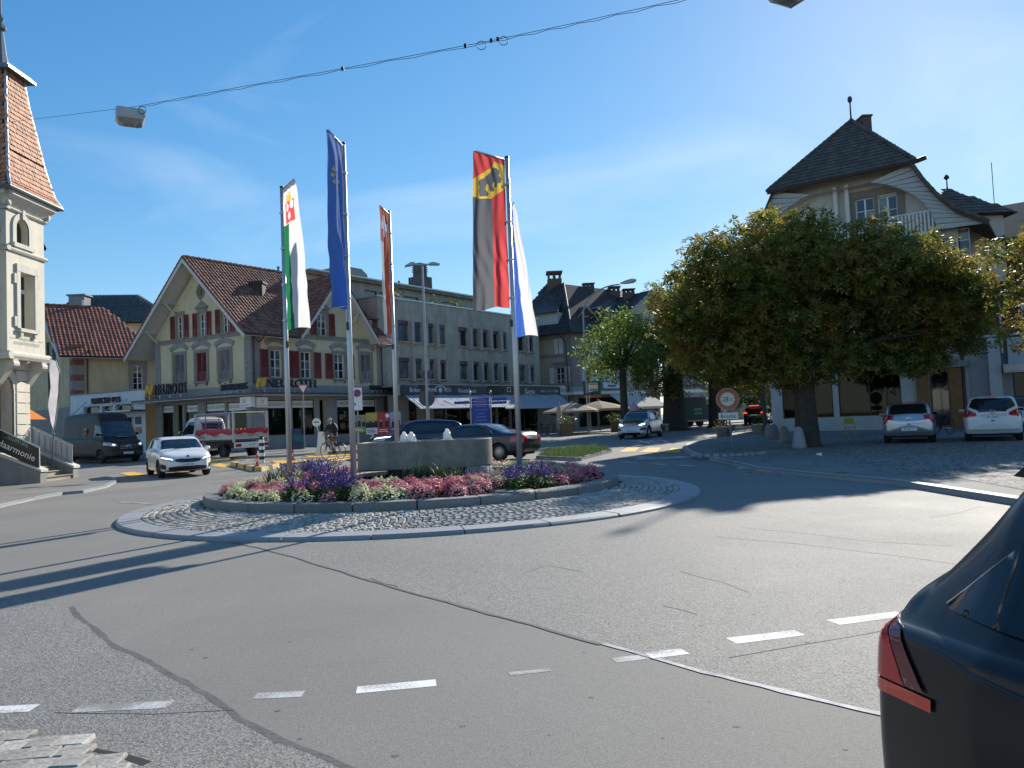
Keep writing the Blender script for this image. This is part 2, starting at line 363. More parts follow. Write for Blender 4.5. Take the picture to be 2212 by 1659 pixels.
def sheet(name, poly, mat, dz, par, thick=0):
 """flat sheet (or slab of some thickness) following the ground, from a world polygon"""
 from mathutils.geometry import tessellate_polygon
 pts = [Vector((p[0], p[1], 0)) for p in poly]
 # densify so that it follows the slope
 q = []
 for i in range(len(pts)):
  a_, c_ = pts[i], pts[(i + 1) % len(pts)]; n_ = max(1, int((a_ - c_).length/4))
  q += [a_.lerp(c_, k/n_) for k in range(n_)]
 ymin = min(p.y for p in q); ymax = max(p.y for p in q)
 e = [(i, (i + 1) % len(q)) for i in range(len(q))]; extra = []
 xmin = min(p.x for p in q); xmax = max(p.x for p in q)
 poly2 = [(p.x, p.y) for p in q]; yy = ymin + 1.7
 if ymax > 26:
  while yy < ymax:
   xx = xmin + 1
   while xx < xmax:
    if inpoly(xx, yy, poly2): extra.append(Vector((xx, yy)))
    xx += 6
   yy += 2.5
 vo, eo, fo, *_ = delaunay_2d_cdt([Vector((p.x, p.y)) for p in q] + extra, e, [], 0, 1e-5)
 fs = [tuple(f) for f in fo if inpoly(sum(vo[i].x for i in f)/3, sum(vo[i].y for i in f)/3, poly2)]
 bb = MB(); bb.add([(v.x, v.y, gz(v.y) + dz) for v in vo], fs)
 if thick:
  n_ = len(q)
  bb.add([(p.x, p.y, gz(p.y) + dz) for p in q] + [(p.x, p.y, gz(p.y) + dz - thick) for p in q], [(i, (i + 1) % n_, n_ + (i + 1) % n_, n_ + i) for i in range(n_)])
 return bb.obj(name, mat, par)
def strip(name, pts, w, mat, dz, par, wob=0, closed=False):
 """ribbon along world points on the ground"""
 P = [np.array(p[:2]) for p in pts]; fine = [P[0]]
 for a_, c_ in zip(P[:-1], P[1:]):
  n_ = max(1, int(np.linalg.norm(c_ - a_)/.12)) if wob else max(1, int(np.linalg.norm(c_ - a_)/2))
  fine += [a_ + (c_ - a_)*k/n_ for k in range(1, n_ + 1)]
 vs = []; ph = random.random()*9
 for i, p in enumerate(fine):
  d = fine[min(i + 1, len(fine) - 1)] - fine[max(i - 1, 0)]; d = d/(np.linalg.norm(d) + 1e-9); nn = np.array([-d[1], d[0]])
  s_ = (math.sin(i*.7 + ph) + math.sin(i*.31 + 2*ph))*wob; wl = w*.5*(1 + random.uniform(-.35, .35)*(wob > 0)); wr = w*.5*(1 + random.uniform(-.35, .35)*(wob > 0))
  vs += [tuple(p + nn*(wl + s_)) + (gz(p[1]) + dz,), tuple(p - nn*(wr - s_)) + (gz(p[1]) + dz,)]
 bb = MB(); bb.add(vs, [(2*i, 2*i + 1, 2*i + 3, 2*i + 2) for i in range(len(fine) - 1)])
 return bb.obj(name, mat, par)
SA = [gp(*p) for p in [(500, 1172), (560, 1185), (640, 1205), (700, 1225), (800, 1255), (1000, 1312), (1300, 1392), (1600, 1472), (1910, 1545), (2300, 1640)]]
SB = [gp(*p) for p in [(-90, 1240), (0, 1272), (60, 1290), (150, 1312), (250, 1400), (330, 1437), (400, 1472), (520, 1552), (600, 1602), (740, 1659), (900, 1735)]]
CO = []
def oncoarse(p): return any(inpoly(p[0], p[1], q) for q in CO)
CO.append([tuple(p[:2]) for p in SA] + [(6.5, 1.5), (30, 2), (40, 12), (17.5, 20.6), (13, 23), (9, 25), (4, 25.5), (1, 25.5), (-2, 17)]); CO.append([tuple(p[:2]) for p in SB] + [(-2.5, 1.5), (-12, 1.5), (-14, 8)])
sheet('coarse_asphalt', [p[:2] for p in SA] + [(6.5, 1.5), (30, 2), (40, 12), (17.5, 20.6), (13, 23), (9, 25), (4, 25.5), (1, 25.5), (-2, 17)], ASPC, .004, road)
sheet('coarse_asphalt', [p[:2] for p in SB] + [(-2.5, 1.5), (-12, 1.5), (-14, 8)], ASPC, .004, road)
strip('tar_seam', SA[:7], .035, TAR, .0045, road, .007); strip('tar_seam', SA[6:], .05, PAINTF, .0045, road, .007)
strip('tar_seam', SB[3:], .045, TAR, .0045, road, .009)
for pts, w in (([(2640/2212*1106 - 190, 1238), (1180, 1222), (1260, 1236)], .02), ([(1550, 1160), (1680, 1172), (1800, 1185), (1960, 1205), (2120, 1226)], .014), ([(1600, 1140), (1750, 1155), (1900, 1172), (2060, 1180)], .014),
               ([(1480, 1122), (1560, 1112), (1640, 1098)], .012), ([(2010, 1120), (2080, 1105), (2120, 1095)], .012), ([(1470, 1235), (1560, 1258), (1610, 1282)], .014), ([(1430, 1310), (1500, 1330)], .014),
               ([(800, 1250), (830, 1262), (860, 1268)], .02), ([(1570, 1420), (1700, 1402), (1830, 1378), (1905, 1365)], .014), ([(0, 1590), (60, 1600), (160, 1620)], .03), ([(160, 1620), (250, 1640), (310, 1655)], .06), ([(120, 1540), (330, 1545), (510, 1532)], .012),
               ([(0, 1096), (150, 1075), (300, 1056), (480, 1036), (560, 1026)], .03)):
 strip('road_crack', [gp(*p) for p in pts], w*.7, CRACK, .005, road, .016)
for i in range(34):                                     # oil spots and chewing gum
 p = gp(random.uniform(200, 1900), random.uniform(1200, 1640)); r0 = random.uniform(.006, .018)
 bb = MB(); bb.add([(p[0] + r0*random.uniform(.7, 1.6)*math.cos(a), p[1] + r0*random.uniform(.6, 1.2)*math.sin(a), .0048 if oncoarse(p) else .001) for a in np.linspace(0, 5.6, 9)], [tuple(range(9))])
 bb.obj('road_spot', TAR, road)
for a_, c_, w, m_ in (((-60, 1538), (75, 1531), .12, PAINT), ((165, 1533), (368, 1523), .12, PAINTF), ((550, 1504), (655, 1499), .1, PAINTF), ((770, 1491), (942, 1475), .12, PAINT), ((1100, 1456), (1190, 1447), .06, PAINTF),
                      ((1325, 1427), (1400, 1418), .1, PAINTF), ((1400, 1418), (1480, 1408), .13, PAINT), ((1580, 1386), (1728, 1368), .14, PAINT), ((1800, 1346), (1950, 1327), .14, PAINT),
                      ((1345, 998), (1375, 999.6), .14, PAINT), ((1408, 1002), (1438, 1003.5), .14, PAINT), ((1468, 1005), (1498, 1006.6), .14, PAINT), ((1540, 1008), (1565, 1010), .14, PAINTF), ((1592, 1011), (1620, 1013), .14, PAINT), ((1644, 1014), (1674, 1016.5), .14, PAINTF),
                      ((455, 1044), (500, 1040), .14, PAINTF), ((520, 1036), (560, 1032), .14, PAINT), ((330, 1052), (380, 1048), .14, PAINTF), ((420, 999), (640, 985), .12, PAINT), ((640, 990), (830, 975), .12, PAINT), ((255, 1085), (330, 1089), .1, PAINTF),
                      ((1380, 944), (1410, 943.5), .3, PAINT), ((1180, 985), (1260, 990), .12, PAINTF), ((1300, 973), (1380, 960), .12, PAINTF)):
 strip('lane_marking', [gp(*a_), gp(*c_)], w, m_, .0055 if oncoarse((gp(*a_) + gp(*c_))/2) else .0015 + .006*(a_[1] < 1100), road)
for q in ([(258, 1022.6), (286, 1019.5), (317, 1025), (287, 1031)], [(455, 1006), (476, 1001), (502, 1008), (483, 1011)], [(360, 1016), (385, 1013), (420, 1019), (390, 1022)], [(585, 996), (660, 992), (668, 998), (600, 1002)], [(655, 984), (765, 977), (772, 981), (672, 990)], [(700, 991), (830, 979), (840, 984), (720, 997)],
          [(1177, 968), (1240, 962), (1283, 962), (1200, 972)], [(1337, 977), (1355, 967), (1383, 967), (1371, 976)], [(1380, 978), (1401, 967.5), (1429, 967.5), (1419, 977)], [(1434, 978), (1452, 968), (1470, 969), (1468, 978)]):
 sheet('crosswalk_stripe', [gp(*p)[:2] for p in q], PAINTY, .012, road)
zp = gp(1412, 956); tb = MB()
XZ = lambda a, d, b_: (zp[0] + a, zp[1] + b_*5.2, gz(zp[1] + b_*5.2) + .012)
tb.text('30', .62, XZ, 0, -.1, sx=2.2); tb.text('ZONE', .4, XZ, .1, .72, sx=1.6); tb.obj('zone_marking', PAINT, road)
for (x, y, r0) in ((1432, 990, 1.1), (1375, 988, .7)):
 p = gp(x, y); bb = MB(); bb.add([(p[0] + r0*math.cos(a)*random.uniform(.9, 1.1), p[1] + .7*r0*math.sin(a), gz(p[1]) + .0125) for a in np.linspace(0, 6.1, 18)], [tuple(range(18))]); bb.obj('utility_cover_patch', PAINTF, road)
# pavements
WL = [gp(x, y, .07) for x, y in [(-260, 1150), (-60, 1103), (0, 1091), (76, 1074), (136, 1063.5), (180, 1060), (232, 1048.5), (255, 1036), (245, 1031), (191, 1024), (153, 1021)]]
swl = sheet('pavement_left', [p[:2] for p in WL] + [(-23, 38), (-40, 55), (-60, 40), (-60, 10), (-26, 10)], ASPW, .07, None, .1); swl['kind'] = 'structure'
WR = [gp(x, y, .1) for x, y in [(2203, 1079), (1920, 1036), (1744, 1021), (1635, 1010), (1553, 991.6), (1505, 983), (1484, 974), (1474, 966), (1484, 957), (1530, 948), (1610, 939), (1700, 929)]]
swr = sheet('pavement_right', [(26, 15)] + [p[:2] for p in WR] + [(40, 78), (60, 60), (60, 20)], ASPW, .1, None, .13); swr['kind'] = 'structure'
WB = [(-60, 52), (-30, 44.5), (-23, 43.2), (-14.5, 39.8), (-12, 39.6), (-9, 41.5), (-4, 47), (0, 52), (6, 60), (12, 66.5), (20, 76), (60, 120)]
swb = sheet('pavement_back', WB + [(50, 140), (-60, 100)], ASPW, .1, None, .13); swb['kind'] = 'structure'
def kerbline(par, pts, top, w=.16, seg=1.0, out=1):
 P = [np.array(p[:2], float) for p in pts]
 for a_, c_ in zip(P[:-1], P[1:]):
  Ln = np.linalg.norm(c_ - a_); n_ = max(1, round(Ln/seg)); d = (c_ - a_)/Ln; nn = np.array([-d[1], d[0]])*out
  for k in range(n_):
   s0 = a_ + d*(Ln*k/n_ + .006); s1 = a_ + d*(Ln*(k + 1)/n_ - .006); j = random.uniform(-.004, .004); bb = MB()
   vs = [(*(s + nn*o), gz(s[1]) + z) for s in (s0, s1) for o, z in ((-.01, -.08), (.0, top - .02 + j), (.02, top + .006 + j), (w, top + .006 + j), (w, -.08))]
   bb.add(vs, [(i, (i + 1) % 5, 5 + (i + 1) % 5, 5 + i) for i in range(5)] + [(4, 3, 2, 1, 0), (5, 6, 7, 8, 9)]); bb.obj('kerb_stone', GRAN, par)
kerbline(swl, WL[1:], .07, .13, 1.0, 1); kerbline(swr, WR, .1, .2, 1.2, -1); kerbline(swb, WB[1:10], .1, .16, 1.4, 1)
def sett_mat():
 m = bpy.data.materials.new('parking_setts'); m.use_nodes = True; n = m.node_tree.nodes; l = m.node_tree.links.new; b = n['Principled BSDF']; t = n.new('ShaderNodeTexCoord')
 v = n.new('ShaderNodeTexVoronoi'); v.feature = 'DISTANCE_TO_EDGE'; v.inputs['Scale'].default_value = 9; v.inputs['Randomness'].default_value = .55; l(t.outputs['Object'], v.inputs[0])
 v2 = n.new('ShaderNodeTexVoronoi'); v2.inputs['Scale'].default_value = 9; v2.inputs['Randomness'].default_value = .55; l(t.outputs['Object'], v2.inputs[0])
 r = n.new('ShaderNodeMapRange'); r.inputs['From Max'].default_value = .12; l(v.outputs['Distance'], r.inputs['Value'])
 sp = n.new('ShaderNodeSeparateColor'); l(v2.outputs['Color'], sp.inputs[0]); rr = n.new('ShaderNodeValToRGB'); rr.color_ramp.elements[0].color = (.2, .19, .17, 1); rr.color_ramp.elements[1].color = (.38, .365, .33, 1); l(sp.outputs[0], rr.inputs[0])
 mx_ = n.new('ShaderNodeMix'); mx_.data_type = 'RGBA'; mx_.inputs['A'].default_value = (.07, .065, .055, 1); l(r.outputs[0], mx_.inputs['Factor']); l(rr.outputs[0], mx_.inputs['B']); l(mx_.outputs['Result'], b.inputs['Base Color'])
 b.inputs['Roughness'].default_value = .85; b.inputs['Specular IOR Level'].default_value = .2; bp = n.new('ShaderNodeBump'); bp.inputs['Distance'].default_value = .03; bp.inputs['Strength'].default_value = .5; l(r.outputs[0], bp.inputs['Height']); l(bp.outputs[0], b.inputs['Normal']); return m
pk = sheet('parking_setts', [gp(x, y, .1)[:2] for x, y in [(1880, 1003), (2010, 1022), (2230, 1062)]] + [(60, 19), (60, 45), (32, 45), (12.5, 37), (12.8, 33)], sett_mat(), .106, None, .02); pk['kind'] = 'structure'
# ================================================================ ROUNDABOUT
RC = np.array([-2.015, 16.34]); RO, RI = 5.74, 5.34; KC = np.array([-2.2, 17.3]); KO, KI = 4.47, 4.17
def apz(p):                                   # height of the paved collar
 return .055 + .07*max(0, min(1, (RI - np.linalg.norm(p - RC))/1.4))
b = MB(); n = 72
b.add([(RC[0], RC[1], .07)] + [(RC[0] + r*math.cos(2*math.pi*i/n), RC[1] + r*math.sin(2*math.pi*i/n), z) for r, z in ((3.5, .08), (5.35, .03), (5.6, .02), (5.72, -.03)) for i in range(n)],
      [(0, 1 + i, 1 + (i + 1) % n) for i in range(n)] + [(1 + k*n + i, 1 + (k + 1)*n + i, 1 + (k + 1)*n + (i + 1) % n, 1 + k*n + (i + 1) % n) for k in range(3) for i in range(n)])
MORTAR = M('mortar', (.2, .19, .17), .85, var=.3, scale=20)
apron = b.obj('roundabout_collar', MORTAR); apron['kind'] = 'structure'
def ringstones(name, C, r0, r1, prof, seg, mat, par, gap=.012):
 n_ = int(2*math.pi*r1/seg)
 for k in range(n_):
  a0 = 2*math.pi*k/n_ + gap/r1; a1 = 2*math.pi*(k + 1)/n_ - gap/r1; m_ = 5; bb = MB(); j = random.uniform(-.004, .004); jr = random.uniform(-.008, .008)
  pr = [(r, z + (j if z > .02 else 0)) for r, z in prof]; L_ = len(pr)
  vs = [(C[0] + (r + jr)*math.cos(a0 + (a1 - a0)*i/m_), C[1] + (r + jr)*math.sin(a0 + (a1 - a0)*i/m_), z) for i in range(m_ + 1) for r, z in pr]
  bb.add(vs, [(i*L_ + q, i*L_ + (q + 1) % L_, (i + 1)*L_ + (q + 1) % L_, (i + 1)*L_ + q) for i in range(m_) for q in range(L_)] + [tuple(range(L_)), tuple(range(m_*L_, (m_ + 1)*L_))]); bb.obj(name, mat, par)
ringstones('edge_stone', RC, RI, RO, [(RI, -.02), (RO, -.02), (RO, .035), (RO - .03, .06), (RI, .07)], 1.25, GRAN, apron)
GRANK = M('granite_kerb', (.23, .225, .21), .75, var=.35, scale=40, bump=.6, bscale=25, isl=.15, detail=6)
ringstones('kerb_stone', KC, KI, KO, [(KI, .0), (KO, .0), (KO, .255), (KO - .03, .28), (KI, .285)], 1.05, GRANK, apron)
COB = M('cobble', (.44, .42, .375), .85, var=.3, scale=14, bump=.35, bscale=40, isl=.3, spec=.15)
def cobble_mesh(sd, s=.053, h=.05, k=.72, t=.016):
 r = random.Random(sd); b = MB(); j = lambda q: r.uniform(-q, q)
 bot = [(x*s*.98, y*s*.98, -h) for x, y in ((-1, -1), (1, -1), (1, 1), (-1, 1))]
 mid = [(x*s + j(.005), y*s + j(.005), .0) for x, y in ((-1, -1), (1, -1), (1, 1), (-1, 1))]
 top = [(x*s*k + j(.006), y*s*k + j(.006), t + j(.004)) for x, y in ((-1, -1), (1, -1), (1, 1), (-1, 1))]
 b.add(bot + mid + top, [(i, (i + 1) % 4, 4 + (i + 1) % 4, 4 + i) for i in range(4)] + [(4 + i, 4 + (i + 1) % 4, 8 + (i + 1) % 4, 8 + i) for i in range(4)] + [(8, 9, 10, 11)])
 me = bpy.data.meshes.new('cobble'); me.from_pydata(b.v, [], b.f); me.update(); return me
CM = [cobble_mesh(i) for i in range(5)]; Ms = []; r = RI - .062
while r > 3:
 nn = int(2*math.pi*r/.122); off = random.random()
 for k in range(nn):
  a = 2*math.pi*(k + off)/nn; p = RC + r*np.array([math.cos(a), math.sin(a)])
  if np.linalg.norm(p - KC) < KO + .05: continue
  s_ = random.uniform(.94, 1.05)
  Ms.append((random.randrange(5), Matrix.Translation((p[0], p[1], apz(p) + random.uniform(-.006, .006))) @ Matrix.Rotation(a + random.gauss(0, .06), 4, 'Z') @ Matrix.Rotation(random.gauss(0, .05), 4, 'X') @ Matrix.Diagonal((s_, s_*random.uniform(.92, 1.08), 1, 1))))
 r -= .119
place_pieces(apron, 'cobble', CM, Ms, COB, 300)
# cobbled strip at the near left corner
b = MB(); c0 = [gp(*p) for p in [(-120, 1588), (60, 1593), (140, 1606), (200, 1632), (245, 1659), (330, 1700)]]
strip_base = sheet('cobbled_strip', [p[:2] for p in c0] + [(-1.2, 2.2), (-4, 2.2), (-4, 4.2)], M('joint_sand', (.2, .18, .15), .9, var=.3, scale=30), .02, None); strip_base['kind'] = 'structure'
Ms = []; poly = [tuple(p[:2]) for p in c0] + [(-1.2, 2.2), (-4, 2.2), (-4, 4.2)]; CM2 = [cobble_mesh(20 + i, .071, .03, .87, .009) for i in range(4)]
for i in range(26):
 for j in range(16):
  x, y = -4 + i*.148 + (j % 2)*.07, 4.25 - j*.136 + i*.012
  if inpoly(x, y - .02, poly): Ms.append((random.randrange(4), Matrix.Translation((x + random.gauss(0, .006), y, .019 + random.uniform(-.004, .004))) @ Matrix.Rotation(.08 + random.gauss(0, .07), 4, 'Z') @ Matrix.Diagonal((1.1, 1, 1, 1))))
place_pieces(strip_base, 'cobble', CM2, Ms, COB, 300)
# ---------------------------------------------------------------- flower bed soil
SOIL = M('soil', (.045, .032, .022), .95, var=.5, scale=25, bump=1, bscale=30)
def bedz(p):
 r = np.linalg.norm(np.asarray(p[:2]) - KC); return .235 + .1*max(0, min(1, (KI - r)/1.6))
b = MB(); b.grid(lambda u, v: (KC[0] + v*KI*math.cos(2*math.pi*u), KC[1] + v*KI*math.sin(2*math.pi*u), bedz(KC + v*KI*np.array([math.cos(2*math.pi*u), math.sin(2*math.pi*u)])) + random.uniform(-.015, .015)), 60, 16)
soil = b.obj('flower_bed_soil', SOIL); soil['kind'] = 'structure'
# ---------------------------------------------------------------- fountain
CONC = M('concrete_fountain', (.31, .28, .225), .8, var=.3, scale=5, bump=.35, bscale=50, stain=.35)
DARKST = M('wet_dark_stone', (.035, .034, .033), .35, var=.4, scale=8, bump=.4)
def water_mat():
 m = bpy.data.materials.new('water'); m.use_nodes = True; n = m.node_tree.nodes; l = m.node_tree.links.new; b = n['Principled BSDF']
 b.inputs['Base Color'].default_value = (.1, .16, .17, 1); b.inputs['Roughness'].default_value = .04; t = n.new('ShaderNodeTexCoord'); z = n.new('ShaderNodeTexNoise'); z.inputs['Scale'].default_value = 11; z.inputs['Detail'].default_value = 3; l(t.outputs['Object'], z.inputs[0])
 bp = n.new('ShaderNodeBump'); bp.inputs['Strength'].default_value = .7; bp.inputs['Distance'].default_value = .05; l(z.outputs['Fac'], bp.inputs['Height']); l(bp.outputs[0], b.inputs['Normal']); return m
WATER = water_mat(); FOAM = M('foam', (.85, .87, .88), .35, var=.1, scale=30, transl=.45, bump=.6, bscale=60)
FC = np.array([-1.98, 17.35]); fz0, fz1 = .58, 1.185
fo = empty('fountain', (FC[0], FC[1], .3), 'grey concrete fountain with raised oval basin and bubbling jets in the roundabout', 'fountain')
def stad(l_, d_, n_=14, rr=None):
 r_ = rr or d_*.98; out = []
 for sx, sy, a0 in ((1, -1, -90), (1, 1, 0), (-1, 1, 90), (-1, -1, 180)):
  rx = r_ if sx > 0 else r_*.5
  cx, cy = sx*(l_ - rx), sy*(d_ - min(d_, rx))
  for i in range(n_ + 1):
   a = R_(a0 + 90*i/n_); out.append((cx + rx*math.cos(a), cy + min(d_, rx)*math.sin(a)))
 return out
so = stad(1.47, .8); si = stad(1.40, .73); sb_ = stad(1.44, .77); n = len(so); b = MB()
rings = [(sb_, fz0), (so, fz0 + .03), (so, fz1 - .015), (stad(1.455, .785), fz1), (stad(1.415, .745), fz1), (si, fz1 - .015), (si, fz1 - .1)]
b.add([(FC[0] + x, FC[1] + y, z) for rg, z in rings for x, y in rg], [(k*n + i, k*n + (i + 1) % n, (k + 1)*n + (i + 1) % n, (k + 1)*n + i) for k in range(len(rings) - 1) for i in range(n)] + [tuple(range(n))[::-1]])
basin = b.obj('basin', CONC, fo)
b = MB(); b.add([(FC[0] + x, FC[1] + y, fz1 - .02) for x, y in si], [tuple(range(n))]); b.obj('water_surface', WATER, basin)
for px in (868, 990):
 x = at(px, 1000, FC[1])[0]; b = MB(); b.box(x - .27, x + .27, FC[1] - .35, FC[1] + .35, .2, fz0 + .005); b.obj('pedestal', DARKST, fo)
b = MB(); b.lathe([(2.02, .25), (2.05, .25), (2.05, .44), (2.0, .46), (1.87, .46), (1.84, .44), (1.84, .25)], 64, (FC[0], FC[1], 0), cap=False); pool = b.obj('pool_rim', M('concrete_rim', (.3, .29, .26), .7, var=.25, scale=12, bump=.3, stain=.3), fo, smooth=False)
b = MB(); b.lathe([(1.84, .36), (.01, .36)], 48, (FC[0], FC[1], 0)); b.obj('pool_water', WATER, pool)
def jet(px, h, w):
 x = at(px, 950, FC[1])[0]; b = MB()
 def f(u, v):
  a = 2*math.pi*u; rr = w*(1 - v**2.2*.8)*(1 + .18*math.sin(5*a + v*9) + random.uniform(-.12, .12)); return (x + rr*math.cos(a), FC[1] + rr*math.sin(a), fz1 - .03 + h*v**.8 + random.uniform(-.008, .008))
 b.grid(f, 14, 10)
 for _ in range(40):
  a = random.uniform(0, 6.28); rr = w*random.uniform(.4, 2.2); b.ball((x + rr*math.cos(a), FC[1] + rr*math.sin(a), fz1 - .02 + abs(random.gauss(0, .25))*h*max(.1, 1.6 - rr/w)), random.uniform(.004, .014), 5, 4)
 b.obj('water_jet', FOAM, basin, smooth=True)
jet(873, .24, .085); jet(889, .23, .09); jet(966, .27, .09)
b = MB()
for i in range(150):                                     # thin curtain of water falling off the right end
 a = random.gauss(-.75, .42); x = FC[0] + .67 + .78*math.cos(a); y = FC[1] + .79*math.sin(a); z = fz0 + .02; vx = random.uniform(-.12, .06); pts = []
 t0 = random.uniform(0, .5); t1 = t0 + random.uniform(.2, .7)
 for k in range(5):
  t = min(1, t0 + (t1 - t0)*k/4); pts.append((x + vx*t + random.gauss(0, .006), y - .04*t + random.gauss(0, .006), z - (z - .36)*t))
 b.tube(pts, [random.uniform(.002, .007)]*5, 4)
for i in range(90):
 a = random.uniform(-1.6, .6); b.ball((FC[0] + .67 + random.uniform(.5, .95)*math.cos(a), FC[1] + random.uniform(.5, 1)*math.sin(a), .37 + abs(random.gauss(0, .06))), random.uniform(.005, .018), 5, 4)
stuff_ = b.obj('falling_water', FOAM, basin, smooth=True); stuff_['kind'] = 'stuff'
b = MB()
for i in range(110):
 x = FC[0] + random.uniform(-1.4, .4); y = FC[1] - random.uniform(.5, .8); z0 = random.uniform(.4, .58); b.tube([(x, y, z0), (x, y, z0 - random.uniform(.03, .12))], .0025, 4)
 b.ball((FC[0] + random.uniform(-1.5, 1.2), FC[1] - random.uniform(.6, 1.6), .365), random.uniform(.006, .02), 5, 4)
b.obj('drips', FOAM, basin, smooth=True)['kind'] = 'stuff'
for (x, y) in ((1108, 1052), (1355, 1044)):
 p = gp(x, y, .36) if x < 1200 else np.array([*(KC + 3.65*np.array([math.cos(-.42), math.sin(-.42)])), .3]); b = MB(); b.lathe([(.3, -.14), (.36, -.1), (.38, .02), (.34, .05), (.02, .055)], 20, (p[0], p[1], bedz(p) + .02)); tag(b.obj('stepping_stone', GRANK), 'flat round stone among the flowers ' + ('near the bear flag pole' if x < 1200 else 'by the right kerb of the bed'), 'stone')
# ---------------------------------------------------------------- planting
def stuff(o): o['kind'] = 'stuff'; return o
def leafmat(name, c1, c2, transl=.35, isl=.45): return M(name, c1, .5, col2=c2, scale=9, isl=isl, transl=transl, spec=.3)
LEAFG = leafmat('bedding_leaf', (.06, .13, .025), (.03, .07, .02)); PINK = leafmat('pink_petal', (.85, .36, .42), (.7, .2, .28), .4, .3); PINK2 = leafmat('rose_petal', (.9, .55, .56), (.78, .33, .38), .4, .3); WHITE = leafmat('cream_petal', (.85, .84, .6), (.75, .78, .5), .4, .2); PURP = leafmat('purple_floret', (.1, .07, .3), (.05, .035, .17), .3); IRISG = leafmat('iris_leaf', (.1, .16, .07), (.05, .09, .045), .25)
def quads(C, A, Bv):
 n_ = len(C); v = np.stack([C - A - Bv, C + A - Bv, C + A + Bv, C - A + Bv], 1).reshape(-1, 3); return v, np.arange(4*n_).reshape(-1, 4)
def diamonds(C, A, Bv):
 n_ = len(C); v = np.stack([C - Bv, C + A - .15*Bv, C + Bv, C - A - .15*Bv], 1).reshape(-1, 3); return v, np.arange(4*n_).reshape(-1, 4)
def rvec(n_, r):
 v = r.normal(size=(n_, 3)); return v/np.linalg.norm(v, axis=1, keepdims=True)
def begonia(petal, seed):
 r = np.random.default_rng(seed); root = empty('begonia_plant', (0, 0, 0), '', 'flower')
 d = rvec(150, r); d[:, 2] = np.abs(d[:, 2]); C = d*np.array([.19, .19, .3])*r.uniform(.5, .95, (150, 1)) + (0, 0, .02); A = np.cross(d, rvec(150, r))*.032; Bv = np.cross(A, d); Bv = Bv/np.linalg.norm(Bv, axis=1, keepdims=True)*.045
 v, f = diamonds(C, A, Bv); stuff(bigmesh('foliage', v, f, LEAFG, root, True))
 k = 300; d = rvec(k, r); d[:, 2] = np.abs(d[:, 2])*1.2 - .15; lump = 1 + .18*np.sin(d[:, :1]*9 + seed) * np.cos(d[:, 1:2]*8); C = d*np.array([.185, .185, .3])*r.uniform(.88, 1.1, (k, 1))*lump + (0, 0, .05)
 t = rvec(k, r)*.6 + d; t /= np.linalg.norm(t, axis=1, keepdims=True); A = np.cross(t, rvec(k, r)); A = A/np.linalg.norm(A, axis=1, keepdims=True)*.019; Bv = np.cross(A, t); Bv = Bv/np.linalg.norm(Bv, axis=1, keepdims=True)*.021
 v1, f1 = diamonds(C, A, Bv); v2, f2 = diamonds(C + t*.004, Bv*.9, A*1.0)
 stuff(bigmesh('blossoms', np.concatenate([v1, v2]), np.concatenate([f1, f2 + len(v1)]), petal, root, True)); return root
def salvia(seed):
 r = np.random.default_rng(seed); root = empty('salvia_plant', (0, 0, 0), '', 'flower'); k = 260
 d = rvec(k, r); d[:, 2] = np.abs(d[:, 2]); C = d*np.array([.22, .22, .4])*r.uniform(.4, 1, (k, 1)); A = np.cross(d, rvec(k, r))*.025; Bv = rvec(k, r)*.055 + (0, 0, .02); v, f = diamonds(C, A, Bv); stuff(bigmesh('foliage', v, f, LEAFG, root, True))
 Cs = []
 for i in range(22):
  a = r.uniform(0, 6.28); q = r.uniform(0, .2); x, y = q*math.cos(a), q*math.sin(a); h0, h1 = r.uniform(.3, .42), r.uniform(.5, .68); m_ = 26
  t = r.uniform(0, 1, m_); rad = .022*(1.1 - t); an = r.uniform(0, 6.28, m_); Cs.append(np.stack([x*(1 + .5*t) + rad*np.cos(an), y*(1 + .5*t) + rad*np.sin(an), h0 + (h1 - h0)*t], 1))
 C = np.concatenate(Cs); A = rvec(len(C), r)*.013; Bv = rvec(len(C), r)*.014; v, f = diamonds(C, A, Bv); stuff(bigmesh('flower_spikes', v, f, PURP, root, True)); return root
def blades(seed, n_=46, h=.55):
 r = random.Random(seed); root = empty('iris_tuft', (0, 0, 0), '', 'plant'); b = MB()
 for i in range(n_):
  a = r.uniform(0, 6.28); l_ = h*r.uniform(.6, 1.1); out = r.uniform(.1, .5); w = r.uniform(.009, .016); x0, y0 = r.uniform(-.1, .1), r.uniform(-.1, .1); ta = a + 1.57 + r.uniform(-.5, .5); vs = []
  for k in range(5):
   t = k/4; q = out*t*t*l_; z = l_*(t - .35*out*t*t*t*1.4); ww = w*(1 - t)**.5 if k < 4 else .001
   vs += [(x0 + q*math.cos(a) - ww*math.cos(ta), y0 + q*math.sin(a) - ww*math.sin(ta), z), (x0 + q*math.cos(a) + ww*math.cos(ta), y0 + q*math.sin(a) + ww*math.sin(ta), z)]
  b.add(vs, [(2*k, 2*k + 1, 2*k + 3, 2*k + 2) for k in range(4)])
 stuff(b.obj('blades', IRISG, root, local=True)); return root
protos = {'pink': [begonia(PINK, 1), begonia(PINK2, 2)], 'white': [begonia(WHITE, 3)], 'salvia': [salvia(4), salvia(5)], 'iris': [blades(6), blades(7)]}
LBL = {'pink': ('pink begonia plant covered in small blossoms in the roundabout flower bed', 'pink begonias in the roundabout'), 'white': ('cream white begonia plant covered in small blossoms in the roundabout flower bed', 'white begonias in the roundabout'),
       'salvia': ('purple salvia plant with upright flower spikes in the roundabout flower bed', 'purple salvias in the roundabout'), 'iris': ('tuft of long narrow green blades in the roundabout flower bed', 'bladed tufts in the roundabout')}
used = set()
